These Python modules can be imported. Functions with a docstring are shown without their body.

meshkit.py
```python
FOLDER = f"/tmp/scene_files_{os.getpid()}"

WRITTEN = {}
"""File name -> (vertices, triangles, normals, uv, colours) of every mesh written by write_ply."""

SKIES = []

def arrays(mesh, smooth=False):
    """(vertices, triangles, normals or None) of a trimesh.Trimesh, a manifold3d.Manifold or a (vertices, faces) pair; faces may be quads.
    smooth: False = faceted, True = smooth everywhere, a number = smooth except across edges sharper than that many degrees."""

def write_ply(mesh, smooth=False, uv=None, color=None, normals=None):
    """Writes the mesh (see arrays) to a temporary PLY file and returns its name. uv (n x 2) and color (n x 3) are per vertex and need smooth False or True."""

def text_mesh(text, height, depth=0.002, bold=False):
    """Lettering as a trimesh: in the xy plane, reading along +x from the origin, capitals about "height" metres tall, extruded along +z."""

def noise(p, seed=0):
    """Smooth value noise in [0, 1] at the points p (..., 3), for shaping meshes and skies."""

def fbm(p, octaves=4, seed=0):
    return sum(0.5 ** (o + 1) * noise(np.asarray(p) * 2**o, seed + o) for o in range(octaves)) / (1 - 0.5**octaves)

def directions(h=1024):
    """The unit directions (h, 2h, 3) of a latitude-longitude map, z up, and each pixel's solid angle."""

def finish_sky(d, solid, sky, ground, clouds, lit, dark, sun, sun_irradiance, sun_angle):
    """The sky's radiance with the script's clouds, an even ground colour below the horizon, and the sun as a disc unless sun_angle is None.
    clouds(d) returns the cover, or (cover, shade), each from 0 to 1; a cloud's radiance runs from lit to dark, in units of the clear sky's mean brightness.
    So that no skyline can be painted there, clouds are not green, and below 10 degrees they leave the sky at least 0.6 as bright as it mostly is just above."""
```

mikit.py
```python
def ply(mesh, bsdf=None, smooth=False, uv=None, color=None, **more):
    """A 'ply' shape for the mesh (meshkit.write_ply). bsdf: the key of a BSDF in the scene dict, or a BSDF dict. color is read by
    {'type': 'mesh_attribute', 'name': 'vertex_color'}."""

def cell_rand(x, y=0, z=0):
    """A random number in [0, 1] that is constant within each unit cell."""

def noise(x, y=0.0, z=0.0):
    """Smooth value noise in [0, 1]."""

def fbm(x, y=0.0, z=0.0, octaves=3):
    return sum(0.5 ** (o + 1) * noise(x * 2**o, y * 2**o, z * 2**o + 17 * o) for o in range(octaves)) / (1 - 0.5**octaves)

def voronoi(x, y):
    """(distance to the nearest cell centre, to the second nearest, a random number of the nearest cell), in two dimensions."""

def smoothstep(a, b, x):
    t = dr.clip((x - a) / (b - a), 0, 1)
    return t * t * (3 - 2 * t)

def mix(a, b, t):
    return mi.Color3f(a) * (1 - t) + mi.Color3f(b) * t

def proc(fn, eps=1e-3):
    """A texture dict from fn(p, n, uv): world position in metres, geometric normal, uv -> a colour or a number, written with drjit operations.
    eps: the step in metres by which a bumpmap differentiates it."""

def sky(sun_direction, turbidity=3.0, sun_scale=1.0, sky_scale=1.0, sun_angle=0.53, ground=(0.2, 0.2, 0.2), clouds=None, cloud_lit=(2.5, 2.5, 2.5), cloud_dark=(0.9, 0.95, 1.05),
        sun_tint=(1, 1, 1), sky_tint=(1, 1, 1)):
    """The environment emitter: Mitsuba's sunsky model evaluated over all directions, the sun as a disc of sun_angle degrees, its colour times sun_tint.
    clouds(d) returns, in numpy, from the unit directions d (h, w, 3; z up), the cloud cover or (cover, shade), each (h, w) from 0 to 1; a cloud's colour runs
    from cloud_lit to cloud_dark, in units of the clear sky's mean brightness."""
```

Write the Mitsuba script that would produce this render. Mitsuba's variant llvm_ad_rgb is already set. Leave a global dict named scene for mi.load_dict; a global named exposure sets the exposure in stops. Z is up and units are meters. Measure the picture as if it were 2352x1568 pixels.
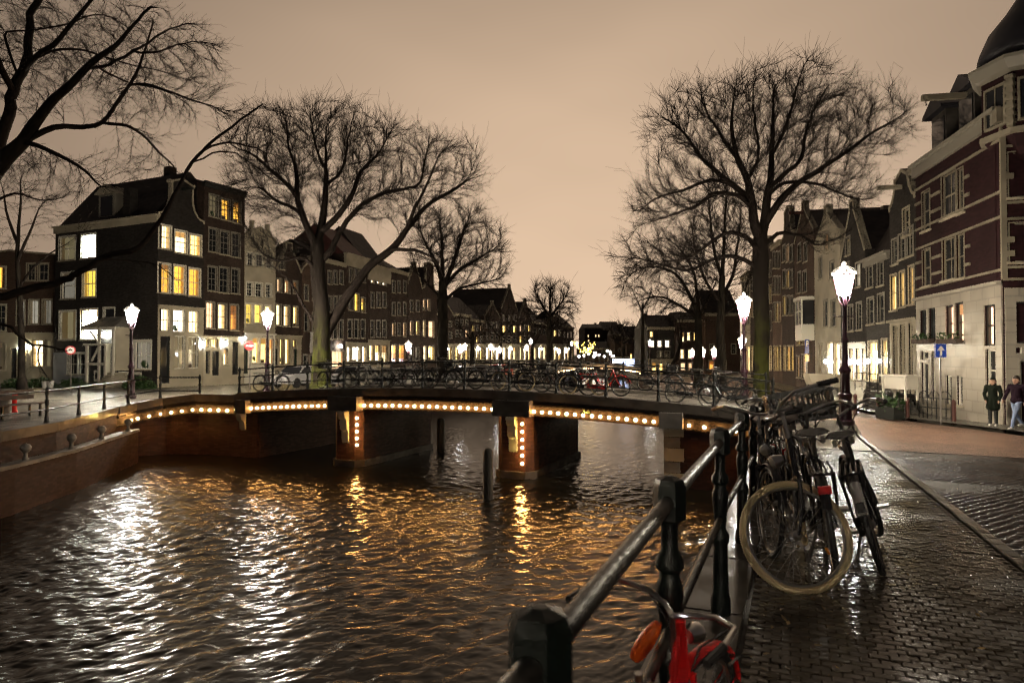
import math, random, numpy as np, trimesh, mitsuba as mi, mikit, meshkit, drjit as dr
import shapely
from shapely.geometry import Polygon, box as sbox
from scipy.spatial import cKDTree
from mikit import noise, fbm, voronoi, cell_rand, smoothstep, mix

T = mi.ScalarTransform4f
scene, labels = {}, {}
R = random.Random(7)
NR = np.random.default_rng(7)

# ---------------------------------------------------------------- camera, sky, exposure
E, FP, U0, V0 = 2.6, 1600.0, 1176.0, 815.0      # eye height; focal length, principal column and horizon row of the survey grid (2352 x 1568)
scene['camera'] = {'type': 'thinlens', 'fov': 2 * math.degrees(math.atan(1176 / FP)), 'fov_axis': 'x',
                   'to_world': T().look_at(origin=[0, 0, E], target=[0, 10, E + 10 * 31 / 1600], up=[0, 0, 1]),
                   'aperture_radius': 0.004, 'focus_distance': 11.0, 'near_clip': 0.05, 'far_clip': 3000.0}
exposure = 0.6

def night_clouds(d):
    # overcast sky lit from below by the city: brightest low down over the centre, dull towards the zenith
    el = np.degrees(np.arcsin(np.clip(d[..., 2], -1, 1)))
    az = np.degrees(np.arctan2(d[..., 0], d[..., 1]))
    n = meshkit.fbm(d * np.array([2.2, 2.2, 6.0]), 4, 5)
    glow = np.exp(-(np.maximum(el, 0) / 40.0) ** 1.8) * np.exp(-((az - 6) / 46.0) ** 2) * (0.82 + 0.36 * n)
    return np.ones(d.shape[:2]), np.clip(1 - glow, 0, 1)

SKY_K = 8.0
scene['sky'] = {**mikit.sky((0.2, 0.9, 0.25), turbidity=4, sun_scale=0.0, sky_scale=1.0, clouds=night_clouds, ground=(0.05, 0.045, 0.04),
                cloud_lit=(SKY_K * 1.0, SKY_K * 0.715, SKY_K * 0.488), cloud_dark=(SKY_K * 0.040, SKY_K * 0.032, SKY_K * 0.029)), 'sampling_weight': 40.0}

# ---------------------------------------------------------------- helpers
def at(u, v, Y):
    return np.array([(u - U0) / FP * Y, Y, E - (v - V0) / FP * Y])
def gx(u, Y):
    return (u - U0) / FP * Y
CD, BD = np.array([0.3754, 0.9269]), np.array([0.9269, -0.3754])     # along the near canal, across it (to the right)
def st(s, t):
    return s * CD + t * BD
def to_st(x, y):
    return x * CD[0] + y * CD[1], x * BD[0] + y * BD[1]

class MB:
    def __init__(self):
        self.V, self.F, self.n = [], [], 0
    def add(self, V, F):
        V, F = np.asarray(V, float), np.asarray(F, int)
        if F.shape[1] == 4:
            F = np.vstack([F[:, [0, 1, 2]], F[:, [0, 2, 3]]])
        self.V.append(V); self.F.append(F + self.n); self.n += len(V)
        return self
    def tm(self, m, M=None):
        V = np.asarray(m.vertices)
        if M is not None:
            V = V @ M[:3, :3].T + M[:3, 3]
        F = np.asarray(m.faces)
        if M is not None and np.linalg.det(M[:3, :3]) < 0:
            F = F[:, ::-1]
        return self.add(V, F)
    def ob(self, o, ex, ey, ez):
        # box from a corner and three edge vectors (right handed)
        o, ex, ey, ez = (np.asarray(a, float) for a in (o, ex, ey, ez))
        if np.dot(np.cross(ex, ey), ez) < 0:
            ex, ey = ey, ex
        V = [o, o + ex, o + ex + ey, o + ey, o + ez, o + ex + ez, o + ex + ey + ez, o + ey + ez]
        return self.add(V, [[0, 3, 2, 1], [4, 5, 6, 7], [0, 1, 5, 4], [1, 2, 6, 5], [2, 3, 7, 6], [3, 0, 4, 7]])
    def box(self, c, s, rz=0.0):
        c, s = np.asarray(c, float), np.asarray(s, float)
        ca, sa = math.cos(rz), math.sin(rz)
        ex, ey, ez = np.array([ca, sa, 0]) * s[0], np.array([-sa, ca, 0]) * s[1], np.array([0, 0, s[2]])
        return self.ob(c - (ex + ey + ez) / 2, ex, ey, ez)
    def beam(self, a, b, w, h, up=(0, 0, 1)):
        a, b = np.asarray(a, float), np.asarray(b, float)
        d = b - a
        x = np.cross(d, up); x = x / (np.linalg.norm(x) + 1e-12)
        y = np.cross(x, d); y = y / (np.linalg.norm(y) + 1e-12)
        return self.ob(a - x * w / 2 - y * h / 2, d, x * w, y * h)
    def tube(self, pts, r, sides=6, closed=False, flat=1.0):
        p = np.asarray(pts, float); n = len(p)
        r = np.broadcast_to(np.asarray(r, float), (n,))
        if closed:
            t = np.roll(p, -1, 0) - np.roll(p, 1, 0)
        else:
            t = np.gradient(p, axis=0)
        t = t / (np.linalg.norm(t, axis=1, keepdims=True) + 1e-12)
        a = np.cross(t[0], [0, 0, 1.0] if abs(t[0][2]) < 0.9 else [1.0, 0, 0]); a /= np.linalg.norm(a)
        A = []
        for k in range(n):
            a = a - t[k] * np.dot(a, t[k]); a = a / (np.linalg.norm(a) + 1e-12); A.append(a)
        A = np.array(A); B = np.cross(t, A)
        ang = np.arange(sides) * 2 * np.pi / sides
        V = (p[:, None] + r[:, None, None] * (np.cos(ang)[None, :, None] * A[:, None] + flat * np.sin(ang)[None, :, None] * B[:, None])).reshape(-1, 3)
        F = []
        m = n if closed else n - 1
        i, j = np.meshgrid(np.arange(m), np.arange(sides), indexing='ij')
        i2 = (i + 1) % n
        F = np.stack([i * sides + j, i * sides + (j + 1) % sides, i2 * sides + (j + 1) % sides, i2 * sides + j], -1).reshape(-1, 4)
        self.add(V, F)
        if not closed and sides > 3:
            k = self.n - len(V)
            c0 = [[0, s + 1, s] for s in range(1, sides - 1)]
            c1 = [[(n - 1) * sides, (n - 1) * sides + s, (n - 1) * sides + s + 1] for s in range(1, sides - 1)]
            self.F.append(np.array(c0 + c1) + k)
        return self
    def lathe(self, prof, sides=16, c=(0, 0, 0), phase=0.0):
        prof = np.asarray(prof, float); n = len(prof)
        ang = np.arange(sides) * 2 * np.pi / sides + phase
        V = np.stack([prof[:, None, 0] * np.cos(ang)[None], prof[:, None, 0] * np.sin(ang)[None], np.broadcast_to(prof[:, None, 1], (n, sides))], -1).reshape(-1, 3) + np.asarray(c, float)
        i, j = np.meshgrid(np.arange(n - 1), np.arange(sides), indexing='ij')
        F = np.stack([i * sides + j, i * sides + (j + 1) % sides, (i + 1) * sides + (j + 1) % sides, (i + 1) * sides + j], -1).reshape(-1, 4)
        self.add(V, F)
        k = self.n - len(V)
        self.F.append(np.array([[0, s + 1, s] for s in range(1, sides - 1)] + [[(n - 1) * sides, (n - 1) * sides + s, (n - 1) * sides + s + 1] for s in range(1, sides - 1)]) + k)
        return self
    def poly(self, pg, depth, M):
        # shapely polygon in (x, y), extruded by depth along local z, moved by M
        for g in getattr(pg, 'geoms', [pg]):
            if g.area > 1e-6:
                self.tm(trimesh.creation.extrude_polygon(g, depth, engine='earcut'), M)
        return self
    def ball(self, c, r, sub=1, s=(1, 1, 1)):
        m = trimesh.creation.icosphere(subdivisions=sub, radius=1.0)
        return self.add(np.asarray(m.vertices) * r * np.asarray(s) + np.asarray(c, float), m.faces)
    def mesh(self):
        return np.vstack(self.V), np.vstack(self.F)
    def moved(self, M):
        o = MB(); V, F = self.mesh(); return o.add(V @ M[:3, :3].T + M[:3, 3], F)

_used = {}
def numbered(name):
    while True:
        k = _used.get(name, -1) + 1
        _used[name] = k
        key = name if k == 0 else f'{name}_{k:03d}'
        if key not in scene:
            return key
def rgb(*c):
    return {'type': 'rgb', 'value': list(c)}
def put(key, mb, mat, smooth=False, M=None, emit=None, weight=0.0):
    if isinstance(mb, dict):
        d = dict(mb); d['bsdf'] = {'type': 'ref', 'id': mat}
    else:
        d = mikit.ply(mb.mesh() if isinstance(mb, MB) else mb, mat, smooth=smooth)
    if M is not None:
        d['to_world'] = T(M)
    if emit is not None:
        d['emitter'] = {'type': 'area', 'radiance': rgb(*emit), 'sampling_weight': weight}
    assert key not in scene, key
    scene[key] = d
    return d
def tag(key, label=None, cat=None, group=None, kind=None):
    d = {}
    if label: d['label'] = label
    if cat: d['category'] = cat
    if group: d['group'] = group
    if kind: d['kind'] = kind
    labels[key] = d
def part(root, name, mb, mat, **kw):
    key = numbered(root + '__' + name)
    put(key, mb, mat, **kw)
    return key
def rot_z(a):
    c, s = math.cos(a), math.sin(a)
    M = np.eye(4); M[:2, :2] = [[c, -s], [s, c]]; return M
def rot_x(a):
    c, s = math.cos(a), math.sin(a)
    M = np.eye(4); M[1:3, 1:3] = [[c, -s], [s, c]]; return M
def trans(x, y, z):
    M = np.eye(4); M[:3, 3] = [x, y, z]; return M
def smooth01(x):
    x = np.clip(x, 0, 1); return x * x * (3 - 2 * x)

# ---------------------------------------------------------------- materials
def mat(name, color, rough=0.6, metallic=0.0, spec=0.5, bump=None, eps=2e-3, **kw):
    b = {'type': 'principled', 'base_color': rgb(*color) if isinstance(color, tuple) else color, 'roughness': rough, 'metallic': metallic, 'specular': spec, **kw}
    if bump is not None:
        fn, sc = bump
        b = {'type': 'bumpmap', 'arbitrary': mikit.proc(fn, eps), 'scale': sc, 'nested': b}
    scene[name] = {'type': 'twosided', 'bsdf': b}
def bricks(c1, c2, mortar, bw=0.22, bh=0.065):
    def fn(p, n, uv):
        side = dr.abs(n.x) > dr.abs(n.y)
        q = dr.select(side, p.y, p.x) / bw
        r = p.z / bh
        row = dr.floor(r)
        q = q + 0.5 * (row - 2 * dr.floor(row / 2))
        k = cell_rand(dr.floor(q), row, 3)
        fx, fy = q - dr.floor(q), r - row
        m = smoothstep(0.0, 0.06, fx) * smoothstep(1.0, 0.94, fx) * smoothstep(0.0, 0.2, fy)
        d = fbm(p.x * 0.7 + p.y * 0.5, p.z * 0.6, p.y * 0.4, 3)
        return mix(mortar, mix(c1, c2, k), m) * (0.65 + 0.7 * d)
    return mikit.proc(fn)
def speckle(c1, c2, f=1.5, fz=None):
    fz = f if fz is None else fz
    return mikit.proc(lambda p, n, uv: mix(c1, c2, smoothstep(0.25, 0.75, fbm(p.x * f, p.y * f, p.z * fz, 4))))
mat('black_brick', bricks((0.020, 0.018, 0.016), (0.036, 0.031, 0.028), (0.022, 0.02, 0.018)), 0.75, spec=0.15)
mat('dark_brick', bricks((0.030, 0.020, 0.016), (0.052, 0.034, 0.026), (0.04, 0.034, 0.028)), 0.8, spec=0.15)
mat('brown_brick', bricks((0.058, 0.036, 0.026), (0.085, 0.052, 0.036), (0.08, 0.067, 0.054)), 0.8, spec=0.15)
mat('red_brick', bricks((0.015, 0.0045, 0.006), (0.024, 0.0068, 0.008), (0.012, 0.0085, 0.0085)), 0.75, spec=0.15)
mat('quay_brick', bricks((0.024, 0.011, 0.009), (0.042, 0.019, 0.014), (0.021, 0.017, 0.014)), 0.6, spec=0.2, bump=(lambda p, n, uv: fbm(p.x * 4, p.y * 4, p.z * 9, 3), 0.02))
mat('cream_plaster', speckle((0.36, 0.32, 0.24), (0.46, 0.41, 0.31), 0.9), 0.7)
mat('grey_plaster', speckle((0.22, 0.23, 0.25), (0.30, 0.31, 0.33), 1.2), 0.7)
mat('white_glazed', bricks((0.27, 0.245, 0.20), (0.31, 0.28, 0.23), (0.23, 0.21, 0.175), 0.9, 0.42), 0.25, bump=(lambda p, n, uv: fbm(p.x * 1.3, p.y * 1.3, p.z * 2.0, 3), 0.02))
mat('pale_stone', speckle((0.28, 0.25, 0.185), (0.38, 0.335, 0.25), 1.2), 0.7)
mat('grey_stone', speckle((0.10, 0.095, 0.085), (0.19, 0.175, 0.155), 2.5), 0.55)
mat('white_paint', (0.66, 0.63, 0.54), 0.4)
mat('dull_stone', speckle((0.15, 0.13, 0.095), (0.21, 0.185, 0.135), 1.2), 0.7)
mat('dim_paint', (0.20, 0.185, 0.15), 0.45)
mat('dark_paint', (0.018, 0.02, 0.018), 0.35)
mat('green_paint', (0.012, 0.03, 0.02), 0.35)
mat('roof_tile', speckle((0.012, 0.010, 0.010), (0.024, 0.018, 0.017), 3.0), 0.6, spec=0.2)
mat('red_roof', speckle((0.05, 0.017, 0.015), (0.08, 0.026, 0.02), 3.0), 0.6)
mat('lead', (0.022, 0.021, 0.026), 0.5, spec=0.3)
mat('iron', (0.012, 0.013, 0.012), 0.3, bump=(lambda p, n, uv: fbm(p.x * 60, p.y * 60, p.z * 60, 3), 0.0012))
mat('green_iron', speckle((0.002, 0.003, 0.003), (0.004, 0.007, 0.0055), 8.0), 0.42, spec=0.3, bump=(lambda p, n, uv: fbm(p.x * 34, p.y * 34, p.z * 34, 4), 0.005))
mat('rail_steel', speckle((0.008, 0.008, 0.007), (0.034, 0.03, 0.023), 9.0), 0.40, 0.3, spec=0.35, bump=(lambda p, n, uv: fbm(p.x * 36, p.y * 36, p.z * 36, 4), 0.004))
mat('lamp_iron', (0.022, 0.006, 0.012), 0.3)
mat('bulb_glass', (0.8, 0.7, 0.5), 0.2)
mat('lamp_glass', (0.85, 0.85, 0.82), 0.3)
mat('chrome', (0.75, 0.74, 0.70), 0.16, 1.0)
mat('steel', (0.42, 0.40, 0.37), 0.3, 1.0)
mat('black_bike', (0.008, 0.008, 0.009), 0.25, clearcoat=0.6, clearcoat_gloss=0.9)
mat('red_bike', (0.62, 0.012, 0.012), 0.22, clearcoat=0.8, clearcoat_gloss=0.9)
mat('grey_bike', (0.16, 0.165, 0.17), 0.3)
mat('silver_bike', (0.5, 0.5, 0.48), 0.3, 0.5)
mat('rubber', (0.012, 0.012, 0.012), 0.55)
mat('cream_tyre', speckle((0.62, 0.48, 0.26), (0.74, 0.60, 0.36), 9.0), 0.5)
mat('pier_brick', bricks((0.028, 0.012, 0.009), (0.048, 0.021, 0.014), (0.022, 0.016, 0.013)), 0.65, spec=0.2, bump=(lambda p, n, uv: fbm(p.x * 4, p.y * 4, p.z * 9, 3), 0.02))
mat('leather', (0.03, 0.022, 0.02), 0.3)
mat('brown_leather', (0.22, 0.09, 0.03), 0.45)
mat('white_plastic', (0.70, 0.68, 0.64), 0.35)
mat('black_plastic', (0.01, 0.01, 0.011), 0.35)
mat('orange_plastic', (0.80, 0.12, 0.015), 0.28)
mat('amber_reflector', (0.85, 0.36, 0.03), 0.25)
mat('red_reflector', (0.7, 0.02, 0.02), 0.2)
mat('bark', speckle((0.010, 0.008, 0.007), (0.024, 0.020, 0.015), 5.0, 1.5), 0.85, spec=0.1, bump=(lambda p, n, uv: fbm(p.x * 14, p.y * 14, p.z * 4, 3), 0.03))
mat('mossy_bark', mikit.proc(lambda p, n, uv: mix((0.014, 0.011, 0.009), (0.042, 0.046, 0.010), smoothstep(0.30, 0.6, fbm(p.x * 4, p.y * 4, p.z * 1.5, 3)) * smoothstep(6.0, 1.0, p.z))), 0.9, spec=0.1,
    bump=(lambda p, n, uv: fbm(p.x * 14, p.y * 14, p.z * 4, 3), 0.03))
mat('twig', (0.016, 0.012, 0.010), 0.85, spec=0.1)
mat('leaf', speckle((0.010, 0.028, 0.006), (0.026, 0.060, 0.010), 9.0), 0.6)
mat('window_dark', (0.012, 0.013, 0.015), 0.06, spec=0.6)
mat('room', (0.25, 0.2, 0.14), 0.8)
mat('curtain', (0.55, 0.46, 0.33), 0.9)
mat('blind', (0.30, 0.28, 0.22), 0.8)
mat('sign_blue', (0.01, 0.055, 0.42), 0.35)
mat('sign_red', (0.62, 0.02, 0.02), 0.35)
mat('sign_white', (0.80, 0.80, 0.78), 0.35)
mat('sign_yellow', (0.80, 0.42, 0.02), 0.35)
mat('wood_post', speckle((0.035, 0.022, 0.016), (0.075, 0.05, 0.036), 5.0, 1.5), 0.7)
mat('bollard_brown', (0.085, 0.03, 0.022), 0.4)
mat('timber', speckle((0.02, 0.017, 0.013), (0.045, 0.038, 0.028), 6.0, 1.0), 0.6)
mat('car_black', (0.008, 0.008, 0.01), 0.18, clearcoat=1.0)
mat('car_silver', (0.42, 0.42, 0.43), 0.25, 0.4, clearcoat=1.0)
mat('car_white', (0.7, 0.7, 0.7), 0.25, clearcoat=1.0)
mat('car_red', (0.35, 0.01, 0.015), 0.2, clearcoat=1.0)
mat('car_glass', (0.01, 0.011, 0.013), 0.05, spec=0.6)
mat('dark_coat', (0.007, 0.010, 0.006), 0.9, spec=0.15)
mat('dark_jacket', (0.012, 0.005, 0.010), 0.9, spec=0.15)
mat('jeans', (0.15, 0.19, 0.29), 0.85)
mat('skin', (0.42, 0.26, 0.18), 0.6)
mat('hair', (0.03, 0.02, 0.012), 0.6)
mat('white_cloth', (0.55, 0.53, 0.52), 0.8)
mat('gold', (0.65, 0.5, 0.2), 0.4)
mat('fascia_steel', speckle((0.008, 0.006, 0.005), (0.018, 0.013, 0.009), 3.0), 0.30, 0.3)
mat('girder_steel', (0.008, 0.0055, 0.004), 0.65, spec=0.25)
mat('terracotta', (0.3, 0.11, 0.05), 0.7)
def wet(c1, c2, f=2.0):
    return speckle(c1, c2, f)
wet_rough = mikit.proc(lambda p, n, uv: 0.11 + 0.30 * smoothstep(0.3, 0.7, fbm(p.x * 1.1, p.y * 1.1, 0.0, 4)))
wet_sheen = mikit.proc(lambda p, n, uv: 0.28 + 0.22 * smoothstep(0.3, 0.7, fbm(p.x * 1.1, p.y * 1.1, 0.0, 4)))
mat('paver_grey', wet((0.026, 0.021, 0.015), (0.050, 0.041, 0.030)), wet_rough, bump=(lambda p, n, uv: fbm(p.x * 30, p.y * 30, p.z * 30, 3), 0.004))
mat('paver_pale', wet((0.038, 0.032, 0.024), (0.064, 0.055, 0.042)), wet_rough, bump=(lambda p, n, uv: fbm(p.x * 30, p.y * 30, p.z * 30, 3), 0.004))
mat('sett_brown', wet((0.036, 0.024, 0.019), (0.070, 0.046, 0.035)), wet_sheen, bump=(lambda p, n, uv: fbm(p.x * 24, p.y * 24, p.z * 24, 3), 0.005), spec=1.0)
mat('sett_grey', wet((0.036, 0.030, 0.026), (0.07, 0.058, 0.049)), wet_sheen, bump=(lambda p, n, uv: fbm(p.x * 24, p.y * 24, p.z * 24, 3), 0.005), spec=1.0)
mat('kerb_stone', wet((0.045, 0.040, 0.033), (0.08, 0.072, 0.06)), wet_rough, bump=(lambda p, n, uv: fbm(p.x * 20, p.y * 20, p.z * 20, 3), 0.003))
mat('joint', (0.016, 0.013, 0.010), 0.7)
mat('dead_leaf', speckle((0.05, 0.03, 0.012), (0.20, 0.13, 0.05), 6.0), 0.35)
mat('dark_stone', speckle((0.030, 0.026, 0.022), (0.06, 0.052, 0.043), 2.5), 0.6)
def herring(p, n, uv):
    s = (p.x * CD[0] + p.y * CD[1]) / 0.1; t = (p.x * BD[0] + p.y * BD[1]) / 0.21
    r = dr.floor(s); t = t + 0.5 * (r - 2 * dr.floor(r / 2))
    f1, f2 = s - r, t - dr.floor(t)
    return smoothstep(0.0, 0.16, f1) * smoothstep(1.0, 0.84, f1) * smoothstep(0.0, 0.1, f2) * smoothstep(1.0, 0.9, f2) * (0.75 + 0.25 * cell_rand(r, dr.floor(t), 5))
def herring_col(p, n, uv):
    s = (p.x * CD[0] + p.y * CD[1]) / 0.1; t = (p.x * BD[0] + p.y * BD[1]) / 0.21
    r = dr.floor(s); t = t + 0.5 * (r - 2 * dr.floor(r / 2))
    return mix((0.115, 0.068, 0.047), (0.19, 0.112, 0.078), cell_rand(r, dr.floor(t), 9)) * (0.25 + 0.75 * herring(p, n, uv)) * (0.7 + 0.6 * fbm(p.x * 0.6, p.y * 0.6, 0.0, 3))
def klink(p, n, uv):
    s = (p.x * CD[0] + p.y * CD[1]) / 0.056; t = (p.x * BD[0] + p.y * BD[1]) / 0.091
    r = dr.floor(s); t = t + 0.5 * (r - 2 * dr.floor(r / 2))
    f1, f2 = s - r, t - dr.floor(t)
    return smoothstep(0.0, 0.12, f1) * smoothstep(1.0, 0.88, f1) * smoothstep(0.0, 0.1, f2) * smoothstep(1.0, 0.9, f2) * (0.8 + 0.2 * cell_rand(r, dr.floor(t), 5))
mat('klinker_far', mikit.proc(lambda p, n, uv: mix((0.02, 0.018, 0.015), mix((0.05, 0.045, 0.038), (0.11, 0.10, 0.085), fbm(p.x, p.y, 0.0, 3)), klink(p, n, uv))), wet_rough, bump=(klink, 0.006))
mat('red_paving', mikit.proc(herring_col), wet_sheen, bump=(herring, 0.01))
def grey_pave(p, n, uv):
    return mix((0.05, 0.045, 0.038), (0.11, 0.10, 0.082), cell_rand(dr.floor(p.x / 0.3), dr.floor(p.y / 0.3), 4)) * (0.6 + 0.8 * fbm(p.x * 0.9, p.y * 0.9, 0.0, 3))
mat('quay_paving', mikit.proc(grey_pave), 0.35, bump=(lambda p, n, uv: fbm(p.x * 12, p.y * 12, 0.0, 3), 0.012))
mat('asphalt', speckle((0.035, 0.033, 0.03), (0.06, 0.056, 0.05), 4.0), 0.3, bump=(lambda p, n, uv: fbm(p.x * 20, p.y * 20, 0.0, 3), 0.006))
scene['pane_glass'] = {'type': 'thindielectric', 'int_ior': 1.5}
scene['water_surface'] = {'type': 'bumpmap', 'arbitrary': mikit.proc(lambda p, n, uv: fbm(p.x * 8.0, p.y * 9.0, 0.0, 2), 5e-3), 'scale': 0.006,
                          'nested': {'type': 'roughplastic', 'diffuse_reflectance': rgb(0.003, 0.003, 0.002), 'int_ior': 1.333, 'alpha': 0.03, 'distribution': 'ggx'}}

# ---------------------------------------------------------------- water
ZW = -1.6
def wave(x, y):
    h = np.zeros_like(x)
    rr = np.random.default_rng(11)
    for k in range(64):
        L = 0.125 * (1.0 / 0.125) ** (rr.random() ** 1.8)
        a = math.radians(-62 + rr.normal() * 40)           # the wind blows down the canal towards us and a little to the left
        kx, ky = math.cos(a) * 2 * math.pi / L, math.sin(a) * 2 * math.pi / L
        ph = rr.random() * 6.28
        h += 0.0047 * L ** 1.02 * np.sin(kx * x + ky * y + ph + 0.7 * np.sin(0.31 * ky * x - 0.27 * kx * y + ph))
    patch = 0.25 + 1.35 * meshkit.fbm(np.stack([x * 0.22, y * 0.18, x * 0], -1), 3, 3)
    return h * patch * (1 - 0.5 * smooth01((y - 19) / 9.0))
def graded(*runs):
    out = [runs[0][0]]
    for a, b, st_ in runs:
        out += list(np.linspace(a, b, max(2, int(round((b - a) / st_)) + 1))[1:])
    return np.array(out)
xs = graded((-90, -17, 2.0), (-17, -14, 0.09), (-14, 5, 0.043), (5, 12, 0.1), (12, 30, 0.4), (30, 90, 4.0))
ys = graded((-30, 5, 1.5), (5, 15, 0.042), (15, 23, 0.06), (23, 30, 0.09), (30, 60, 0.18), (60, 110, 0.5), (110, 420, 8.0))
Xg, Yg = np.meshgrid(xs, ys)
Zg = ZW + wave(Xg, Yg) * np.clip((160 - Yg) / 60, 0, 1)
nx, ny = len(xs), len(ys)
ii, jj = np.meshgrid(np.arange(ny - 1), np.arange(nx - 1), indexing='ij')
q = ii * nx + jj
put('canal_water', (np.stack([Xg, Yg, Zg], -1).reshape(-1, 3), np.stack([q, q + 1, q + nx + 1, q + nx], -1).reshape(-1, 4)), 'water_surface', smooth=True)
tag('canal_water', 'dark rippled canal water with lamp reflections', None, kind='structure')

# ---------------------------------------------------------------- land
def zR(s):
    return 1.115 - 0.04 * np.clip(s - 5, 0, 28)
def zdeck(t):
    return 1.36 - 0.0042 * (t + 12) ** 2
def g(x, y):
    s, t = to_st(x, y)
    z = zR(s)
    ramp = np.exp(-np.abs((s - 25.5) / 5.0) ** 6) * (1 - smooth01((t + 0.4) / 5.0))
    return z + np.maximum(0, zdeck(-0.4) - z) * ramp
def facx(y):
    return 18.6 + 0.19 * (y - 32)

def sheet(key, pg, zf, step, mat_, dz=0.0, skirt=None):
    # a polygon of ground, cut into a grid that follows the slope
    x0, y0, x1, y1 = pg.bounds
    mb = MB(); vid = {}; V = []; F = []
    for i in range(int((x1 - x0) / step) + 1):
        for j in range(int((y1 - y0) / step) + 1):
            c = sbox(x0 + i * step, y0 + j * step, x0 + (i + 1) * step, y0 + (j + 1) * step)
            c = c if pg.contains(c) else pg.intersection(c)
            for gg in getattr(c, 'geoms', [c]):
                if gg.geom_type != 'Polygon' or gg.area < 1e-6:
                    continue
                if len(gg.exterior.coords) == 5 and not gg.interiors:
                    P = np.array(gg.exterior.coords)[:4]; tri = np.array([[0, 1, 2], [0, 2, 3]])
                else:
                    P, tri = trimesh.creation.triangulate_polygon(gg, engine='earcut')
                idx = []
                for p in P:
                    k = (round(p[0], 4), round(p[1], 4))
                    if k not in vid:
                        vid[k] = len(V); V.append([p[0], p[1], 0])
                    idx.append(vid[k])
                for t3 in tri:
                    a, b, c3 = (idx[q] for q in t3)
                    A, B, C = np.array(V[a]), np.array(V[b]), np.array(V[c3])
                    cr = (B[0] - A[0]) * (C[1] - A[1]) - (B[1] - A[1]) * (C[0] - A[0])
                    if abs(cr) > 1e-9:
                        F.append([a, b, c3] if cr > 0 else [a, c3, b])
    V = np.array(V); V[:, 2] = zf(V[:, 0], V[:, 1]) + dz
    put(key, (V, np.array(F)), mat_, smooth=True)

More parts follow.
